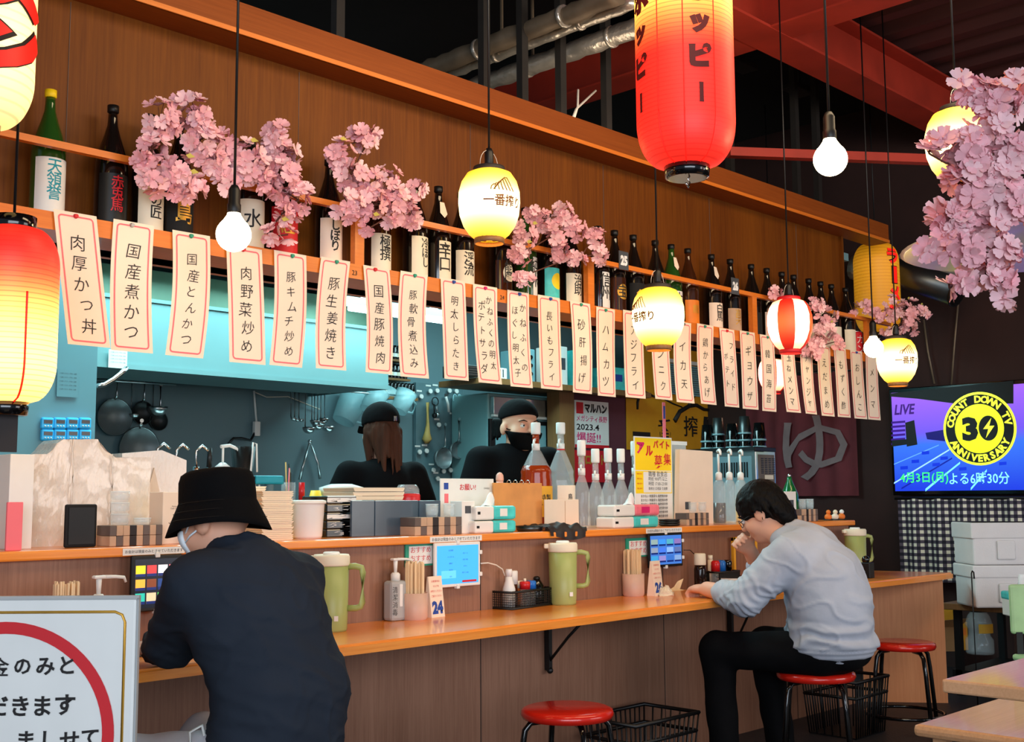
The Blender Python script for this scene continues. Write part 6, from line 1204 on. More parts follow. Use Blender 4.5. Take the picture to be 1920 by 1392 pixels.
# gingham curtain under the television
m = bpy.data.materials.new('gingham'); m.use_nodes = True; nt = m.node_tree; N = nt.nodes; L = nt.links; bs = N['Principled BSDF']; bs.inputs['Roughness'].default_value = .9
uv = N.new('ShaderNodeTexCoord'); sp = N.new('ShaderNodeSeparateXYZ'); L.new(uv.outputs['Object'], sp.inputs[0]); outs = []
for ax in (0, 2):
    mu = N.new('ShaderNodeMath'); mu.operation = 'MULTIPLY'; mu.inputs[1].default_value = 22; L.new(sp.outputs[ax], mu.inputs[0]); fr = N.new('ShaderNodeMath'); fr.operation = 'FRACT'; L.new(mu.outputs[0], fr.inputs[0]); gt = N.new('ShaderNodeMath'); gt.operation = 'GREATER_THAN'; gt.inputs[1].default_value = .5; L.new(fr.outputs[0], gt.inputs[0]); outs.append(gt)
ad = N.new('ShaderNodeMath'); ad.operation = 'ADD'; L.new(outs[0].outputs[0], ad.inputs[0]); L.new(outs[1].outputs[0], ad.inputs[1]); hf = N.new('ShaderNodeMath'); hf.operation = 'MULTIPLY'; hf.inputs[1].default_value = .5; L.new(ad.outputs[0], hf.inputs[0])
rp = N.new('ShaderNodeValToRGB'); e = rp.color_ramp.elements; rp.color_ramp.interpolation = 'CONSTANT'; e[0].color = (*srgb(30, 26, 40), 1); e[1].position = .75; e[1].color = (*srgb(236, 226, 204), 1); e2 = e.new(.25); e2.color = (*srgb(84, 74, 86), 1); L.new(hf.outputs[0], rp.inputs[0]); L.new(rp.outputs[0], bs.inputs['Base Color']); MATS['gingham'] = m
A = at(1683, 936, X=7.9); t = T('gingham_curtain', 'black and white checked curtain hanging below the television', 'curtain', (7.9, A.y, 0), -PI / 2); n_ = 60
vs = [((1.3) * k / n_, (.012 + .02 * (1 - (z - .3) / .9)) * math.sin(k * .8), z) for z in (.60, .85, 1.175) for k in range(n_ + 1)]; MB().add(vs, [(r * (n_ + 1) + k, r * (n_ + 1) + k + 1, (r + 1) * (n_ + 1) + k + 1, (r + 1) * (n_ + 1) + k) for r in range(2) for k in range(n_)], True).obj('cloth', 'gingham', t)
MB().cyl((-.02, 0, 1.178), (1.34, 0, 1.178), .01).obj('rod', 'black', t)
t = T('low_side_table', 'low dark table with reddish top carrying the white foam boxes', 'table', (7.25, 2.9, 0)); MB().box(-.3, .45, -1.0, .26, .51, .55, .004).obj('top', 'post wood', t); MB().box(-.25, .45, -1.0, .24, .1, .15).obj('lower_shelf', 'black', t)
for x in (-.25, .4):
    for y in (-.9, .22): MB().box(x, x + .04, y - .04, y, 0, .51).obj('leg', 'black', t)
rz_ = math.atan2(RW[1][0], RW[0][0])
for k, (y0, y1) in enumerate(((1069, 1141), (996, 1068))):
    p = at(1894, 1141, Z=.55); t = T('foam_box', ('white foam box, lower of the two stacked on the low side table', 'white foam box, upper of the two stacked on the low side table')[k], 'box', (p.x, p.y - .0, .551 + k * .245), rz_, 'stacked white foam boxes'); 
    MB().box(-.195, .22, 0, .3, 0, .243, .012).obj('body', 'poly', t); MB().box(-.205, .23, -.006, .306, .17 if k == 0 else .15, .243, .008).obj('lid', 'poly', t); MB().box(-.06, .045, -.012, .0, .03, .14, .008).obj('grip_panel', 'poly', t)
    if k == 0: text(t, '品質', 'orange print', (-.0, -.0135, .06), w=.035, size=.03)
p = at(1872, 1148, Z=.55); tissue_loc = p; t = T('tissue_box', 'teal and white tissue box with tissue sticking up on the low side table', 'tissues', p + Vector((-.12, -.16, .0)), rz_); MB().box(-.07, .09, -.05, .05, 0, .1, .006).obj('box', 'white', t); MB().box(-.075, .095, -.055, .055, .085, .13, .012).obj('teal_wrapper', 'tissue teal', t)
b = MB(); vs = []
for r in range(6):
    for q_ in range(10): a_ = 2 * PI * q_ / 10; r_ = (.045 - .006 * r) * (1 + .3 * math.sin(3 * a_ + r)); vs.append((.03 + r_ * math.cos(a_), r_ * .6 * math.sin(a_), .12 + r * .02))
b.add(vs, [(r * 10 + q_, r * 10 + (q_ + 1) % 10, r * 10 + 10 + (q_ + 1) % 10, r * 10 + 10 + q_) for r in range(5) for q_ in range(10)] + [tuple(50 + q_ for q_ in range(10))], True).obj('tissue_sheet', 'tissue', t)
sh = .151
p = at(1782, 1222, Z=.15); t = T('open_carton', 'open brown carton with yellow packets under the low side table', 'carton', p, rz_); MB().box(-.05, .07, 0, .16, 0, .16).obj('carton', 'brown box', t); MB().add([(-.05, 0, .16), (.07, 0, .16), (.12, -.04, .22), (-.04, -.04, .21), (-.05, .002, .16), (.07, .002, .16), (.12, -.038, .222), (-.04, -.038, .212)], [(0, 1, 2, 3), (7, 6, 5, 4), (0, 4, 5, 1), (1, 5, 6, 2), (2, 6, 7, 3), (3, 7, 4, 0)]).obj('flap', 'brown box', t); MB().box(-.04, .06, .02, .12, .16, .27, .004).obj('yellow_packet', 'yellow box', t)
p = at(1808, 1220, Z=.15); t = T('yellow_box', 'narrow yellow box between the open carton and the big clear jar', 'box', p, rz_); MB().box(-.03, .03, 0, .1, 0, .19, .004).obj('body', 'yellow box', t); MB().box(-.02, .02, -.001, 0, .1, .15).obj('printed_label', 'orange print', t)
p = at(1838, 1226, Z=.15); t = T('big_clear_jar', 'big clear plastic jug with yellow label under the low side table', 'jar', p, rz_); MB().lathe([(.085, 0), (.09, .01), (.09, .09), (.07, .12), (.07, .16), (.088, .19), (.07, .25), (.045, .28)], 22).obj('body', 'clear plastic', t); MB().lathe([(.055, .275), (.058, .28), (.058, .31), (.05, .315)], 18).obj('cap', 'black', t); o = cyl_patch(.0905, .14, .2, -PI / 2 - .4, -PI / 2 + .9).obj('yellow_label', 'yellow box', t)
p = at(1876, 1215, Z=.15); t = T('printed_carton', 'brown printed carton marked 25 at the right under the low side table', 'carton', p, rz_); MB().box(-.09, .1, 0, .2, 0, .25, .003).obj('carton', 'brown box', t); text(t, 'COFFEE\nBEANS\n25', 'stripe black', (0, -.001, .13), w=.15, size=.05, off=.002)
a, b = at(1829, 1232, Y=2.72), at(1827, 1075, Y=2.72); t = T('hook_rod', 'thin dark rod with a hooked top in front of the white foam boxes', 'rod', (a.x, 2.72, 0)); MB().tube([(0, 0, 0.004), (0, 0, b.z), (.012, 0, b.z + .012), (.03, 0, b.z + .005), (.034, 0, b.z - .03)], .004, 6).obj('rod', 'black', t); MB().lathe([(.05, 0), (.05, .01)], 16).obj('foot', 'black', t)
# pale table, bench and mint chair at the lower right
c0 = at(1765, 1274, Z=.7); t = T('pale_table', 'pale wooden table cut by the right edge of the picture', 'table', (c0.x, c0.y, 0)); MB().box(0, 1.1, -.8, 0, .664, .70, .006).obj('tabletop', 'pale table wood', t)
for x in (.3, 1.02):
    for y in (-.72, -.36): MB().box(x, x + .05, y - .05, y, 0, .664).obj('leg', 'pale table wood', t)
p = at(1835, 1348, Z=.45); t = T('wooden_bench', 'pale glossy wooden bench seat in the bottom right corner', 'bench', (p.x, p.y, 0)); MB().box(-.24, .7, -.28, .12, .41, .45, .015).obj('seat', 'pale table wood', t)
for x in (-.18, .6):
    for y in (-.22, .08): MB().box(x, x + .045, y - .045, y, 0, .41).obj('leg', 'pale table wood', t)
p = at(1946, 1190, Z=.55); t = T('mint_chair', 'mint green chair back at the right edge of the picture', 'chair', (p.x, p.y, 0), rz_); MB().box(-.12, .3, 0, .03, .55, .78, .014).obj('backrest', 'timer blue', t).data.materials[0] = M('mint', (170, 206, 152), .4)
MB().box(-.12, .3, -.4, .02, .43, .46, .012).obj('seat', 'mint', t)
for x in (-.1, .25):
    for y in (-.38, 0): MB().box(x, x + .03, y, y + .03, 0, .56 if y == 0 else .43).obj('leg', 'black', t)
# ---------------------------------------------------------------- laminated notice board in the foreground
D2 = 2.3; c0 = atd(257, 1122, D2); u_ = D2 / FPX; t = T('notice_stand', 'laminated white notice on a stand with a red ring, in the lower left corner', 'sign', (c0.x, c0.y, c0.z), rz_)
MB().box(-.44, 0, 0, .012, -.5, 0, .006).obj('board', 'white', t); MB().box(-.44, .004, .0, .012, -.003, .005).box(.0, .004, .0, .012, -.5, .0).obj('laminate_edge', 'frosted', t)
px_ = lambda x, y: ((x - 257) * u_, (1122 - y) * u_)
b = MB(); x_ = px_(236, 0)[0]; z_ = px_(0, 1147)[1]; pts = [(-.40, z_), (x_ - .02, z_), (x_ - .006, z_ - .006), (x_, z_ - .02), (x_, -.48)]; b.tube([(x, -.0008, z) for x, z in pts], .0028, 4); b.obj('gold_line', 'gold', t)
cx2, cz2 = px_(14, 1372); r0, r1 = 186 * u_, 208 * u_; n_ = 72; vs = []
for k in range(n_): a = 2 * PI * k / n_; vs += [(cx2 + r0 * math.cos(a), -.0025, cz2 + r0 * math.sin(a)), (cx2 + r1 * math.cos(a), -.0025, cz2 + r1 * math.sin(a))]
MB().add(vs, [(2 * k, 2 * k + 1, (2 * k + 3) % (2 * n_), (2 * k + 2) % (2 * n_)) for k in range(n_)]).obj('red_ring', 'red print', t)
for s, xs, y, hh in (('現金のみと', (-75, -30, 58, 92, 130), 1245, 36), ('いただきます', (-110, -60, -10, 40, 48, 130), 1318, 38), ('しております', (-100, -60, 100, 150, 185, 100), 1378, 34)):
    pass
for s, xx, yy, hh in (('の', 48, 1246, 28), ('み', 91, 1246, 32), ('と', 131, 1244, 32), ('金', 5, 1246, 34), ('き', 47, 1318, 36), ('ま', 88, 1318, 36), ('す', 130, 1316, 38), ('だ', 5, 1318, 36), ('し', 105, 1380, 34), ('て', 178, 1376, 30), ('ま', 60, 1380, 34), ('せ', 140, 1380, 32)):
    q = px_(xx, yy); text(t, s, 'ink', (q[0], -.003, q[1]), h=hh * u_, size=.05, off=.0012)
MB().cyl((-.22, .02, -.45), (-.22, .02, -c0.z + .01), .012).obj('pole', 'dark steel', t); MB().lathe([(.14, -c0.z + .001), (.14, -c0.z + .012), (.03, -c0.z + .02)], 24, (-.22, .02, 0)).obj('base', 'black', t)
# ---------------------------------------------------------------- people: smooth bodies grown from blended capsules
import openvdb
def Rz(a): return np.array(Matrix.Rotation(a, 3, 'Z'))
def Rx(a): return np.array(Matrix.Rotation(a, 3, 'X'))
def Ry(a): return np.array(Matrix.Rotation(a, 3, 'Y'))
class SDF:
    def __init__(s, lo, hi, vox):
        s.lo = np.array(lo, float); s.v = vox; s.n = np.ceil((np.array(hi) - s.lo) / vox).astype(int) + 1; s.d = np.full(s.n, .12, np.float32)
    def _sub(s, a, b):
        i0 = np.maximum(0, np.floor((a - s.lo) / s.v).astype(int)); i1 = np.minimum(s.n, np.ceil((b - s.lo) / s.v).astype(int) + 1)
        if (i1 <= i0).any(): return None, None
        g = [s.lo[k] + s.v * np.arange(i0[k], i1[k]) for k in range(3)]
        return tuple(slice(i0[k], i1[k]) for k in range(3)), np.stack(np.meshgrid(*g, indexing='ij'), -1)
    def _mix(s, sl, d, k, op='u'):
        a = s.d[sl]
        if op == 'u':
            h = np.clip(.5 + .5 * (a - d) / k, 0, 1); s.d[sl] = a + (d - a) * h - k * h * (1 - h)
        else: s.d[sl] = np.maximum(a, -d)
    def cap(s, p0, p1, r0, r1=None, k=.03, op='u'):
        r1 = r0 if r1 is None else r1; p0 = np.array(p0, float); p1 = np.array(p1, float); R = max(r0, r1) + .1
        sl, P = s._sub(np.minimum(p0, p1) - R, np.maximum(p0, p1) + R)
        if sl is None: return s
        ab = p1 - p0; t = np.clip(((P - p0) @ ab) / max(1e-9, ab @ ab), 0, 1); d = np.linalg.norm(P - p0 - t[..., None] * ab, axis=-1) - (r0 + (r1 - r0) * t)
        s._mix(sl, d.astype(np.float32), k, op); return s
    def ell(s, c, r, R=None, k=.03, op='u'):
        c = np.array(c, float); r = np.array(r, float); m = r.max() + .1
        sl, P = s._sub(c - m, c + m)
        if sl is None: return s
        q = P - c
        if R is not None: q = q @ R
        k0 = np.linalg.norm(q / r, axis=-1); k1 = np.linalg.norm(q / r ** 2, axis=-1); d = k0 * (k0 - 1) / np.maximum(k1, 1e-6)
        s._mix(sl, d.astype(np.float32), k, op); return s
    def cut(s, p, n):   # keep the side the normal points away from
        g = [s.lo[k] + s.v * np.arange(s.n[k]) for k in range(3)]; P = np.stack(np.meshgrid(*g, indexing='ij'), -1)
        s.d = np.maximum(s.d, ((P - np.array(p)) @ (np.array(n) / np.linalg.norm(n))).astype(np.float32)); return s
    def obj(s, name, mat, parent, origin, folds=None, smooth=1):
        g = openvdb.FloatGrid(); g.background = .12; g.copyFromArray(s.d.astype(np.float32)); g.transform = openvdb.createLinearTransform(voxelSize=s.v)
        pts, quads = g.convertToQuads(isovalue=0)
        pts = pts + s.lo - np.array(origin)
        me = bpy.data.meshes.new(name); me.from_pydata(pts.tolist(), [], quads[:, ::-1].tolist()); me.update()
        bm = bmesh.new(); bm.from_mesh(me); bmesh.ops.recalc_face_normals(bm, faces=bm.faces[:])
        for _ in range(smooth): bmesh.ops.smooth_vert(bm, verts=bm.verts[:], factor=.5, use_axis_x=True, use_axis_y=True, use_axis_z=True)
        if folds:
            bm.normal_update(); ds = [(v.normal.copy(), folds(v.co + Vector(origin))) for v in bm.verts]
            for v, (n_, h) in zip(bm.verts, ds): v.co += n_ * h
        bm.to_mesh(me); bm.free()
        me.polygons.foreach_set('use_smooth', [True] * len(me.polygons)); me.materials.append(M(mat)); return O(name, me, parent)
def head(s, c, R, k=1.0, face=True, wide=1.0):   # head frame: x its right, y forward, z up
    p = lambda x, y, z: np.array(c) + R @ (np.array([x * wide, y, z]) * k)
    e = lambda q, r, kk=.02: s.ell(p(*q), np.array(r) * k * np.array([wide, 1, 1]), R, kk)
    e((0, -.015, .035), (.076, .094, .095)); e((0, .022, -.04), (.060, .068, .075), .03); e((0, .062, -.088), (.026, .024, .022), .03)
    e((.038, .055, -.03), (.03, .03, .03), .03); e((-.038, .055, -.03), (.03, .03, .03), .03)
    if face:
        s.cap(p(0, .088, .018), p(0, .106, -.018), .009 * k, .013 * k, .012); e((0, .104, -.022), (.017, .013, .010), .008)
        e((0, .086, -.055), (.024, .012, .007), .006); e((0, .083, -.066), (.021, .012, .007), .006); e((0, .078, .03), (.05, .015, .01), .015)
        for sx in (-1, 1): s.ell(p(sx * .031, .098, .006), np.array((.017, .012, .011)) * k, R, op='s')
    for sx in (-1, 1): e((sx * .078, -.005, -.012), (.011, .024, .032), .008)
    return p
def hand(s, wrist, d, palm_n, curl, k=1.0, side=1):   # five fingers and a thumb, d: pointing direction, palm_n: palm normal
    d = np.array(d, float); d /= np.linalg.norm(d); n = np.array(palm_n, float); n -= d * (n @ d); n /= np.linalg.norm(n); u = np.cross(d, n) * side; w_ = np.array(wrist, float)
    s.ell(w_ + d * .048 * k, np.array((.043, .050, .020)) * k, np.stack([u, d, n], 1), .015)
    for i, (off, ln) in enumerate(((.03, .074), (.010, .084), (-.011, .078), (-.031, .06))):
        p = w_ + d * .078 * k + u * off * k; a = 0; r = .0095 * k
        for j, fr in enumerate((.45, .32, .25)):
            a += curl * (.8, 1.0, .8)[j]; q = p + (d * math.cos(a) + n * math.sin(a)) * ln * fr * k; s.cap(p, q, r, r * .92, .007); p = q; r *= .92
    p = w_ + d * .02 * k + u * .034 * k
    for fr, a in ((.042, .6), (.03, .35)): q = p + (d * math.cos(a) + u * math.sin(a) + n * .5 * curl) * fr * k; s.cap(p, q, .012 * k, .0105 * k, .01); p = q
def frame(o, yaw):
    c, s_ = math.cos(yaw), math.sin(yaw)
    return lambda l, f, z: np.array([o[0] - l * c - f * s_, o[1] - l * s_ + f * c, z])
def headR(yaw, pitch, roll=0): return Rz(yaw) @ Rx(pitch) @ Ry(roll)
def eyes(t, p, origin, R, k, dark=True):
    for sx in (-1, 1):
        c = Vector(p(sx * .031, .083, .006)) - Vector(origin); MB().sph(c, .0118 * k, 12).obj('eye', 'white', t); MB().sph(Vector(p(sx * .031, .0925, .006)) - Vector(origin), .0055 * k, 10).obj('iris', 'black gloss', t)
        a, b, m_ = (Vector(p(sx * x, y, z)) - Vector(origin) for x, y, z in ((.016, .095, .026), (.05, .082, .026), (.033, .094, .032)))
        MB().tube([a, m_, b], [.002, .0035, .002], 6).obj('eyebrow', 'hair black', t)
        a, b, m_ = (Vector(p(sx * x, y, z)) - Vector(origin) for x, y, z in ((.018, .094, .008), (.046, .084, .009), (.032, .0955, .0145)))
        MB().tube([a, m_, b], .0022, 6).obj('eyelid', 'skin', t)
def fold(freq, amp, zlo=None, zhi=None):
    def f(p):
        q = Vector((p.x * freq[0], p.y * freq[1], p.z * freq[2])); v = noise.noise(q + Vector((noise.noise(q * .5) * 1.5, 0, 0))); a = amp * (1 - abs(v) * 2)
        return a
    return f
# --- man in the bucket hat ------------------------------------------------
ho = (1.66, 2.45, 0); F = frame(ho, .15); t = T('person', 'person in a black bucket hat and dark long sleeved shirt with back turned', 'person', ho)
P = dict(pel=F(-.02, .02, .56), wst=F(-.03, 0, .72), chs=F(.0, .05, .9), upp=F(.02, .09, 1.0), nck=F(.02, .12, 1.08), lsh=F(.17, .10, 1.0), rsh=F(-.165, .09, .99), lel=np.array((1.535, 2.72, .838)), rel=F(-.24, .30, .86), lwr=np.array((1.64, 2.98, .80)), rwr=F(-.06, .50, .80))
hc_ = F(.035, .175, 1.152)
lo, hi = (1.05, 2.1, .3), (2.2, 3.3, 1.35)
def torso(s, e, vox_k=.06):
    Rb = Rz(.15)
    s.ell(P['pel'], (.185 + e, .135 + e, .15 + e), Rb, .05); s.ell(P['wst'], (.185 + e, .130 + e, .17 + e), Rb, .06); s.ell(P['chs'], (.192 + e, .125 + e, .17 + e), Rb @ Rx(-.25), .06); s.ell(P['upp'], (.165 + e, .095 + e, .085 + e), Rb @ Rx(-.3), .06)
    s.cap(P['lsh'], P['lel'], .062 + e, .052 + e, .05); s.cap(P['lel'], P['lwr'], .050 + e, .036 + e, .02); s.cap(P['rsh'], P['rel'], .064 + e, .052 + e, .05); s.cap(P['rel'], P['rwr'], .050 + e, .036 + e, .02)
s = SDF(lo, hi, .0085); torso(s, -.022); s.cap(P['upp'], hc_ + np.array((0, -.01, -.06)), .058, .056, .03)
R = headR(.42, -.22); hp = head(s, hc_, R, .97)
for side, sh in ((1, .14), (-1, -.12)): kn = F(sh + side * .04, .43, .53); s.cap(F(side * .09, .03, .56), kn, .075, .055, .03); s.cap(kn, F(sh, .40, .10), .052, .038, .02); s.cap(F(sh, .36, .05), F(sh, .52, .045), .036, .03, .02)
hand(s, P['lwr'], (.75, .6, -.05), (0, 0, -1), .25); hand(s, P['rwr'], (-.5, .85, -.05), (0, 0, -1), .25)
s.obj('body', 'skin', t, ho)
s = SDF(lo, hi, .0085); torso(s, .004); s.cap(P['upp'], P['nck'] + np.array((0, 0, -.015)), .085, .07, .04); s.cut(P['nck'] + np.array((0, .02, .012)), (0, .35, 1)); s.cut((0, 0, .54), (0, 0, -1))
for a, b in (('lel', 'lwr'), ('rel', 'rwr')): pass
def fold1(p):
    v = noise.noise(Vector((p.x * 9 + p.z * 9, p.y * 7, p.z * 5 - p.x * 5))); u = noise.noise(Vector((p.x * 4, p.y * 4, p.z * 22 + p.x * 10)))
    c = noise.noise(Vector((p.x * 5 - p.z * 8, p.y * 5, p.z * 6 + p.x * 12)))
    return .006 * (.5 - abs(v)) + .004 * max(0, .25 - abs(u)) * 4 * (1 if p.z < .9 else .2) + .006 * max(0, .12 - abs(c)) * 6
s.obj('shirt', 'shirt navy', t, ho, fold1)
s = SDF((1.05, 2.1, .05), (2.2, 3.3, .8), .01); s.ell(P['pel'] + np.array((0, 0, -.01)), (.175, .14, .11), Rz(.15), .04)
for side, sh in ((1, .14), (-1, -.12)): kn = F(sh + side * .04, .43, .535); s.cap(F(side * .09, .02, .555), kn, .100, .078, .04); s.cap(kn, F(sh, .40, .12), .074, .06, .03)
s.obj('trousers', 'trouser pale', t, ho, lambda p: .007 * noise.noise(Vector((p.x * 16, p.y * 10, p.z * 14))))
w0 = Vector(F(.16, .10, .655)) - Vector(ho); MB().tube([w0 + Vector((0, 0, -.05)), w0 + Vector((-.01, -.005, 0)), w0 + Vector((.02, -.01, .012)), w0 + Vector((.03, -.012, -.03))], .004, 6).obj('drawstring', 'white', t)
hat = MB(); pf = [(.124, -.075), (.128, -.076), (.119, -.055), (.098, -.012), (.094, -.005), (.094, .0), (.092, .045), (.086, .064), (.074, .073), (.03, .079), (.001, .08)]
hat.lathe(pf, 40, cap=False); vs = []
for x, y, z in hat.v:
    r_ = math.hypot(x, y); wv = .010 * math.sin(2 * math.atan2(y, x) + .6) * max(0, (r_ - .09) / .035) if z < -.008 else .003 * noise.noise(Vector((x * 30, y * 30, z * 30))); vs.append((x * .97, y * 1.06, z + wv))
hat.v = vs; hm = Matrix.Translation(Vector(hc_) - Vector(ho) + Vector((0, 0, .048))) @ Matrix.Rotation(.42, 4, 'Z') @ Matrix.Rotation(-.10, 4, 'X') @ Matrix.Rotation(.04, 4, 'Y')
ob = hat.obj('bucket_hat', 'hat black', t); ob.data.transform(hm); ob.modifiers.new('thick', 'SOLIDIFY').thickness = .004
for z in (-.008, -.03, -.05): MB().lathe([(.097 + (-.008 - z) * .55, z), (.0985 + (-.008 - z) * .55, z - .001)], 36, cap=False).obj('stitch_line', 'black matte', ob).data.transform(hm)
for sx in (1,):
    for z0 in (.02, -.02): a, b = Vector(hp(-.081, -.005, z0)) - Vector(ho), Vector(hp(-.06, .07, -.045 + z0 * .3)) - Vector(ho); MB().tube([a, (a + b) / 2 + Vector((-.008, 0, 0)), b], .0025, 6).obj('mask_strap', 'mask white', t)
ms = SDF(hc_ - .16, hc_ + .16, .005); head(ms, hc_, R, 1.0, False); ms.d -= .004; ms.cut(hp(0, 0, -.015), R @ np.array((0, 0, 1))); ms.cut(hp(0, .062, 0), R @ np.array((0, -1, 0))); ms.obj('face_mask', 'mask white', t, ho)
# --- man in grey ------------------------------------------------------------
ho = (4.575, 2.62, 0); F = frame(ho, .2); t = T('person', 'person with black hair in a pale grey sweatshirt bent over a bowl at the counter', 'person', ho)
P = dict(pel=F(0, -.03, .575), wst=F(0, -.04, .70), chs=F(0, -.015, .83), upp=F(0, .055, .95), nck=F(0, .14, 1.045), lsh=F(.17, .085, .945), rsh=F(-.17, .10, .95), lel=F(.235, .25, .765), lwr=F(.125, .475, .79), rel=F(-.22, .33, .80), rwr=F(-.10, .36, .955))
hc_ = F(.0, .255, 1.125); R = headR(.30, -.52, .0); lo, hi = (4.0, 2.2, .3), (5.15, 3.4, 1.35)
def torso2(s, e):
    Rb = Rz(.2)
    s.ell(P['pel'], (.19 + e, .165 + e, .12 + e), Rb, .05); s.ell(P['wst'], (.19 + e, .160 + e, .15 + e), Rb, .06); s.ell(P['chs'], (.195 + e, .155 + e, .17 + e), Rb @ Rx(-.4), .06); s.ell(P['upp'], (.17 + e, .115 + e, .115 + e), Rb @ Rx(-.6), .06)
    s.cap(P['lsh'], P['lel'], .074 + e, .058 + e, .05); s.cap(P['rsh'], P['rel'], .074 + e, .058 + e, .05)
s = SDF(lo, hi, .007); torso2(s, -.024); s.cap(P['upp'], hc_ + np.array((0, -.02, -.05)), .064, .058, .04); hp = head(s, hc_, R, 1.02, True, 1.05)
s.cap(P['lel'], P['lwr'], .046, .034, .02); s.cap(P['rel'], P['rwr'], .046, .032, .02)
hand(s, P['lwr'], F(.04, .6, .785) - F(.1, .47, .79), (.1, .3, -1), 1.0, 1.05, -1); hand(s, P['rwr'], F(.0, .40, 1.03) - P['rwr'], (-.8, -.3, .2), .8, 1.0, 1)
for side in (1, -1): kn = F(side * .13, .43 - (.0 if side > 0 else .12), .53); s.cap(F(side * .09, .02, .545), kn, .075, .055, .03); s.cap(kn, F(side * .13, .41 - (.0 if side > 0 else .16), .08), .05, .036, .02)
s.obj('body', 'skin', t, ho); eyes(t, hp, ho, R, 1.0)
s = SDF(lo, hi, .0075); torso2(s, .012); s.ell(P['pel'] + np.array((0, 0, .0)), (.205, .192, .09), Rz(.2), .03); m_ = P['lel'] + (P['lwr'] - P['lel']) * .55; s.cap(P['lel'], m_, .062, .056, .03); m2 = P['rel'] + (P['rwr'] - P['rel']) * .5; s.cap(P['rel'], m2, .06, .052, .03)
s.cap(P['upp'], P['nck'] + np.array((0, 0, -.02)), .095, .078, .05); s.cut(P['nck'] + np.array((-.0, .02, .008)), F(0, .6, 1) - F(0, 0, 0)); s.cut((4.5, 2.6, .528), (-.12, .25, -1))
def fold2(p):
    e = math.exp(-((Vector(p) - Vector(P['lel'])).length / .14) ** 2); ax = (Vector(P['lwr']) - Vector(P['lsh'])).normalized(); u = p.dot(ax)
    w_ = math.exp(-((p.z - .62) / .05) ** 2) * (1 if p.z > .56 else 0)
    if p.z < .565: return .002 * math.sin(p.z * 300)
    return .005 * e * math.sin(u * 170 + 7 * noise.noise(p * 16)) + .008 * max(0, .12 - abs(noise.noise(Vector((p.x * 7 + p.z * 6, p.y * 7 + p.z * 4, p.z * 8))))) * 6 + .007 * (1 - 2 * abs(noise.noise(Vector((p.x * 6 + p.z * 5, p.y * 6, p.z * 9))))) * .7 + w_ * .010 * math.sin(p.z * 90 + 5 * noise.noise(p * 8)) + (.006 if p.z < .575 else 0) * 0
s.obj('sweatshirt', 'shirt grey', t, ho, fold2)
s = SDF((4.0, 2.2, 0), (5.15, 3.5, .8), .0095); s.ell(P['pel'] + np.array((0, 0, -.035)), (.188, .172, .098), Rz(.2), .04)
for side in (1, -1): kn = F(side * .13, .43 - (.0 if side > 0 else .12), .53); s.cap(F(side * .095, .0, .535), kn, .092, .078, .04); s.cap(kn, F(side * .13, .41 - (.0 if side > 0 else .16), .10), .076, .062, .03)
s.obj('trousers', 'trouser black', t, ho, lambda p: .006 * noise.noise(Vector((p.x * 16, p.y * 12, p.z * 14))))
for side in (1, -1):
    f0 = .41 - (.0 if side > 0 else .16); b = SDF((4.0, 2.2, 0), (5.15, 3.5, .2), .008); b.cap(F(side * .13, f0 - .05, .045), F(side * .13, f0 + .16, .04), .044, .036, .02); b.cut((0, 0, .006), (0, 0, -1)); b.obj('shoe', 'black', t, ho)
s = SDF(hc_ - .2, hc_ + .2, .005); Rr = R
pp = lambda x, y, z: hc_ + R @ np.array((x, y, z))
s.ell(pp(0, -.016, .043), (.098, .113, .106), R, .02); s.ell(pp(0, -.085, -.04), (.082, .048, .082), R, .03); rnd = random.Random(5)
for k in range(64):
    a = rnd.uniform(-2.5, 2.5); z0 = rnd.uniform(.02, .08); bx_, by_ = .094 * math.sin(a), .104 * math.cos(a) - .017; front = math.cos(a) > .45
    ln = rnd.uniform(.05, .085) if not front else rnd.uniform(.045, .07); s.cap(pp(bx_ * .97, by_ * .98, z0), pp(bx_ * 1.06 + rnd.uniform(-.012, .012), by_ * 1.02 + rnd.uniform(-.01, .01), z0 - ln), .012, .003, .008)
s.ell(pp(.105, .055, -.05), (.06, .065, .062), R, op='s'); s.ell(pp(-.105, .055, -.05), (.06, .065, .062), R, op='s'); s.ell(pp(0, .115, -.05), (.075, .06, .07), R, op='s')
for sx in (-1, 1): s.ell(pp(sx * .09, .0, -.012), (.02, .022, .03), R, op='s')
s.obj('hair', 'hair black', t, ho, lambda p: .003 * noise.noise(p * 60))
for sx in (-1, 1):
    MB().tube([Vector(hp(sx * .031 + .021 * math.cos(q), .103 - .004 * abs(math.cos(q)), .002 + .017 * math.sin(q))) - Vector(ho) for q in [2 * PI * k / 18 for k in range(18)]], .0016, 5, True).obj('glasses_rim', 'black', t)
    MB().tube([Vector(hp(sx * x, y, z)) - Vector(ho) for x, y, z in ((.052, .098, .006), (.075, .06, .008), (.082, 0, .008))], .0016, 5).obj('glasses_arm', 'black', t)
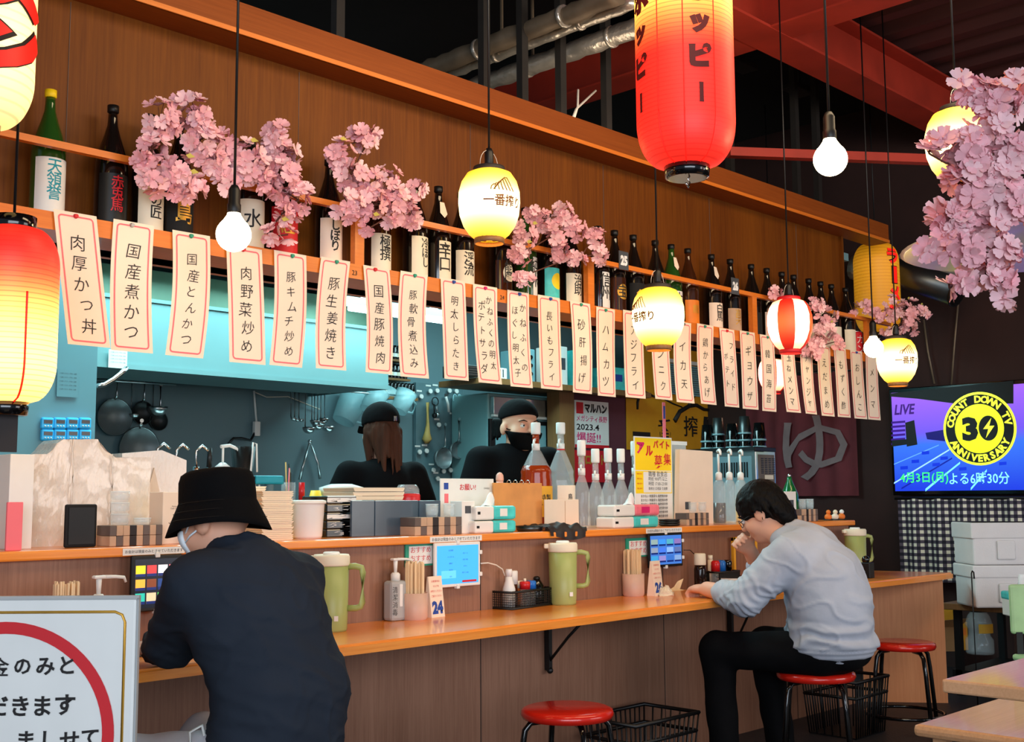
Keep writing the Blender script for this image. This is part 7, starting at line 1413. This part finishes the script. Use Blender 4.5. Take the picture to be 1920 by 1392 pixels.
# --- woman cook seen from behind ----------------------------------------------
ho = (3.47, 4.24, 0); F = frame(ho, -.25); t = T('person', 'person with long brown hair in a black cap and black t-shirt working with back turned', 'person', ho)
lo, hi = (2.9, 3.8, .8), (3.95, 4.9, 1.75); zz = -.01
P = dict(pel=F(0, 0, .92), wst=F(0, 0, 1.06), chs=F(0, .01, 1.2), upp=F(0, .02, 1.31), nck=F(0, .03, 1.39), lsh=F(.165, .02, 1.31), rsh=F(-.165, .02, 1.31), lel=F(.255, .06, 1.10), rel=F(-.265, .06, 1.10), lwr=F(.17, .26, 1.0), rwr=F(-.18, .27, 1.0))
def torso3(s, e):
    Rb = Rz(-.25); s.ell(P['pel'], (.17 + e, .12 + e, .14 + e), Rb, .05); s.ell(P['wst'], (.15 + e, .11 + e, .15 + e), Rb, .05); s.ell(P['chs'], (.165 + e, .115 + e, .15 + e), Rb, .05); s.ell(P['upp'], (.15 + e, .085 + e, .075 + e), Rb, .05)
s = SDF(lo, hi, .008); torso3(s, -.015); hc_ = F(0, .05, 1.52); R = headR(-.25, -.12); s.cap(P['upp'], hc_ + np.array((0, 0, -.06)), .05, .048, .03); hp = head(s, hc_, R, .92)
for a in 'lr': s.cap(P[a + 'sh'], P[a + 'el'], .048, .038, .03); s.cap(P[a + 'el'], P[a + 'wr'], .037, .026, .02); hand(s, P[a + 'wr'], F(0, .1, 0) - F(0, 0, .02), (0, 0, -1), .5, .9, 1 if a == 'l' else -1)
s.obj('body', 'skin pale', t, ho); eyes(t, hp, ho, R, .92)
s = SDF(lo, hi, .008); torso3(s, .004)
for a in 'lr': m_ = P[a + 'sh'] + (P[a + 'el'] - P[a + 'sh']) * .62; s.cap(P[a + 'sh'], m_, .066, .066, .04); s.cut(m_ + (P[a + 'el'] - P[a + 'sh']) * .02, np.append((P[a + 'el'] - P[a + 'sh'])[:2] * 2.0, (P[a + 'el'] - P[a + 'sh'])[2] * .0)) if 0 else None
s.cap(P['upp'], P['nck'], .07, .055, .03); s.cut(P['nck'] + np.array((0, 0, .0)), (0, 0, 1)); s.obj('t_shirt', 'shirt black', t, ho, lambda p: .006 * noise.noise(Vector((p.x * 10, p.y * 8, p.z * 6))))
s = SDF(hc_ - .35, hc_ + .2, .006); pp = lambda x, y, z: hc_ + R @ np.array((x, y, z))
s.ell(pp(0, -.02, .0), (.083, .09, .10), R, .02)
rnd = random.Random(6)
for k in range(40):
    a = rnd.uniform(-1.9, 1.9); x, y = .074 * math.sin(a), -.02 - .082 * math.cos(a); s.cap(pp(x, y, rnd.uniform(-.06, .0)), pp(x * rnd.uniform(.75, 1.0), y - .012 + rnd.uniform(-.01, .015), rnd.uniform(-.24, -.13)), .016, .003, .012)
s.cut(hp(0, .0, 0), R @ np.array((0, 1, .2))); s.obj('hair', 'hair brown', t, ho, lambda p: .004 * noise.noise(Vector((p.x * 60, p.y * 60, p.z * 6))))
s = SDF(hc_ - .2, hc_ + .2, .006); s.ell(pp(0, -.015, .045), (.088, .105, .09), R, .02); s.cut(pp(0, 0, .025), R @ np.array((0, 0, -1))); s.obj('cap', 'hat black', t, ho)
MB().add([tuple(Vector(pp(.07 * math.sin(a), .08 + .085 * math.cos(a) * (1 if r else .2), .035 - r * .02 + dz)) - Vector(ho)) for dz in (0, -.004) for r in (0, 1) for a in [-1.4 + 2.8 * k / 10 for k in range(11)]], [(k, k + 1, 12 + k, 11 + k) for k in range(10)] + [(33 + k, 34 + k, 23 + k, 22 + k) for k in range(10)]).obj('cap_brim', 'hat black', t)
a, b = (Vector(pp(x, -.112, z)) - Vector(ho) for x, z in ((.028, .038), (.028, .038))); MB().box(a.x - .009, a.x + .009, a.y - .004, a.y + .004, a.z - .012, a.z + .012, .002).obj('cap_buckle', 'chrome', t)
def legs(t, ho, F, w_):
    s = SDF((ho[0] - .4, ho[1] - .4, 0), (ho[0] + .4, ho[1] + .4, 1.1), .012); s.ell(F(0, 0, .92), (.17 * w_, .125 * w_, .13), None, .04)
    for sd in (1, -1): s.cap(F(sd * .09, 0, .86), F(sd * .10, .02, .48), .085 * w_, .065 * w_, .03); s.cap(F(sd * .10, .02, .48), F(sd * .11, .0, .08), .062 * w_, .05 * w_, .02)
    s.obj('trousers', 'trouser black', t, ho)
    for sd in (1, -1): b = SDF((ho[0] - .4, ho[1] - .4, 0), (ho[0] + .4, ho[1] + .4, .2), .01); b.cap(F(sd * .11, -.04, .045), F(sd * .11, .16, .04), .044, .036, .02); b.cut((0, 0, .004), (0, 0, -1)); b.obj('shoe', 'black', t, ho)
legs(t, ho, F, .95)
# --- masked chef ----------------------------------------------------------------
ho = (4.43, 4.32, 0); yaw = 2.85; F = frame(ho, yaw); t = T('person', 'person in a black bandana, black face mask and black t-shirt standing in the kitchen', 'person', ho)
lo, hi = (3.85, 3.8, .8), (5.0, 4.85, 1.85)
P = dict(pel=F(0, 0, .95), wst=F(0, .02, 1.1), chs=F(0, .01, 1.27), upp=F(0, .0, 1.40), nck=F(0, .01, 1.48), lsh=F(.205, 0, 1.39), rsh=F(-.205, 0, 1.39), lel=F(.30, .02, 1.14), rel=F(-.30, .03, 1.14), lwr=F(.26, .16, .95), rwr=F(-.24, .17, .95))
def torso4(s, e):
    Rb = Rz(yaw); s.ell(P['pel'], (.20 + e, .15 + e, .15 + e), Rb, .05); s.ell(P['wst'], (.20 + e, .155 + e, .17 + e), Rb, .06); s.ell(P['chs'], (.205 + e, .145 + e, .16 + e), Rb, .06); s.ell(P['upp'], (.185 + e, .105 + e, .085 + e), Rb, .06)
hc_ = F(0, .05, 1.572); R = headR(yaw + .08, -.05); s = SDF(lo, hi, .007); torso4(s, -.018); s.cap(P['upp'], hc_ + np.array((0, 0, -.06)), .068, .066, .03); hp = head(s, hc_, R, 1.06, True, 1.20)
for a in 'lr': s.cap(P[a + 'sh'], P[a + 'el'], .06, .048, .03); s.cap(P[a + 'el'], P[a + 'wr'], .046, .033, .02); hand(s, P[a + 'wr'], (P[a + 'wr'] - P[a + 'el']), F(-1 if a == 'l' else 1, 0, 0) - F(0, 0, 0), .4, 1.0, 1 if a == 'l' else -1)
s.obj('body', 'skin', t, ho); eyes(t, hp, ho, R, 1.04)
s = SDF(lo, hi, .008); torso4(s, .006)
for a in 'lr': m_ = P[a + 'sh'] + (P[a + 'el'] - P[a + 'sh']) * .78; s.cap(P[a + 'sh'], m_, .082, .078, .05)
s.cap(P['upp'], P['nck'], .11, .085, .04); s.cut(P['nck'] + np.array((0, 0, .005)), (0, 0, 1)); s.obj('t_shirt', 'shirt black', t, ho, lambda p: .006 * noise.noise(Vector((p.x * 9, p.y * 8, p.z * 6))))
s = SDF(hc_ - .2, hc_ + .2, .005); head(s, hc_, R, 1.06, True, 1.20); s.d -= .010; s.cut(hp(0, 0, -.018), R @ np.array((0, .12, 1))); s.cut(hp(0, .02, 0), R @ np.array((0, -1, 0))); s.cut(hp(0, 0, -.115), R @ np.array((0, 0, -1))); s.obj('face_mask', 'mask black', t, ho)
s = SDF(hc_ - .2, hc_ + .2, .005); pp = lambda x, y, z: hc_ + R @ np.array((x * 1.2, y * 1.04, z * 1.05)); s.ell(pp(0, -.015, .05), (.106, .112, .100), R, .02); s.cut(pp(0, 0, .043), R @ np.array((0, .25, -1))); s.ell(pp(.03, -.11, .02), (.03, .03, .04), R, .02); s.obj('bandana', 'hat black', t, ho)
for sx in (-1, 1): MB().tube([Vector(pp(sx * x, y, z)) - Vector(ho) for x, y, z in ((.05, .07, -.02), (.075, .03, -.015), (.084, -.01, .0))], .003, 6).obj('mask_strap', 'mask black', t)
s = SDF(hc_ - .2, hc_ + .2, .006)
for sx in (-1, 1):
    for k in range(7): s.cap(pp(sx * (.076 + .004 * (k % 3)), -.03 - .012 * k, .03), pp(sx * (.082 + .006 * (k % 2)), -.035 - .012 * k, -.05 - .008 * (k % 3)), .013, .006, .01)
s.obj('hair', 'hair black', t, ho)
legs(t, ho, F, 1.1)
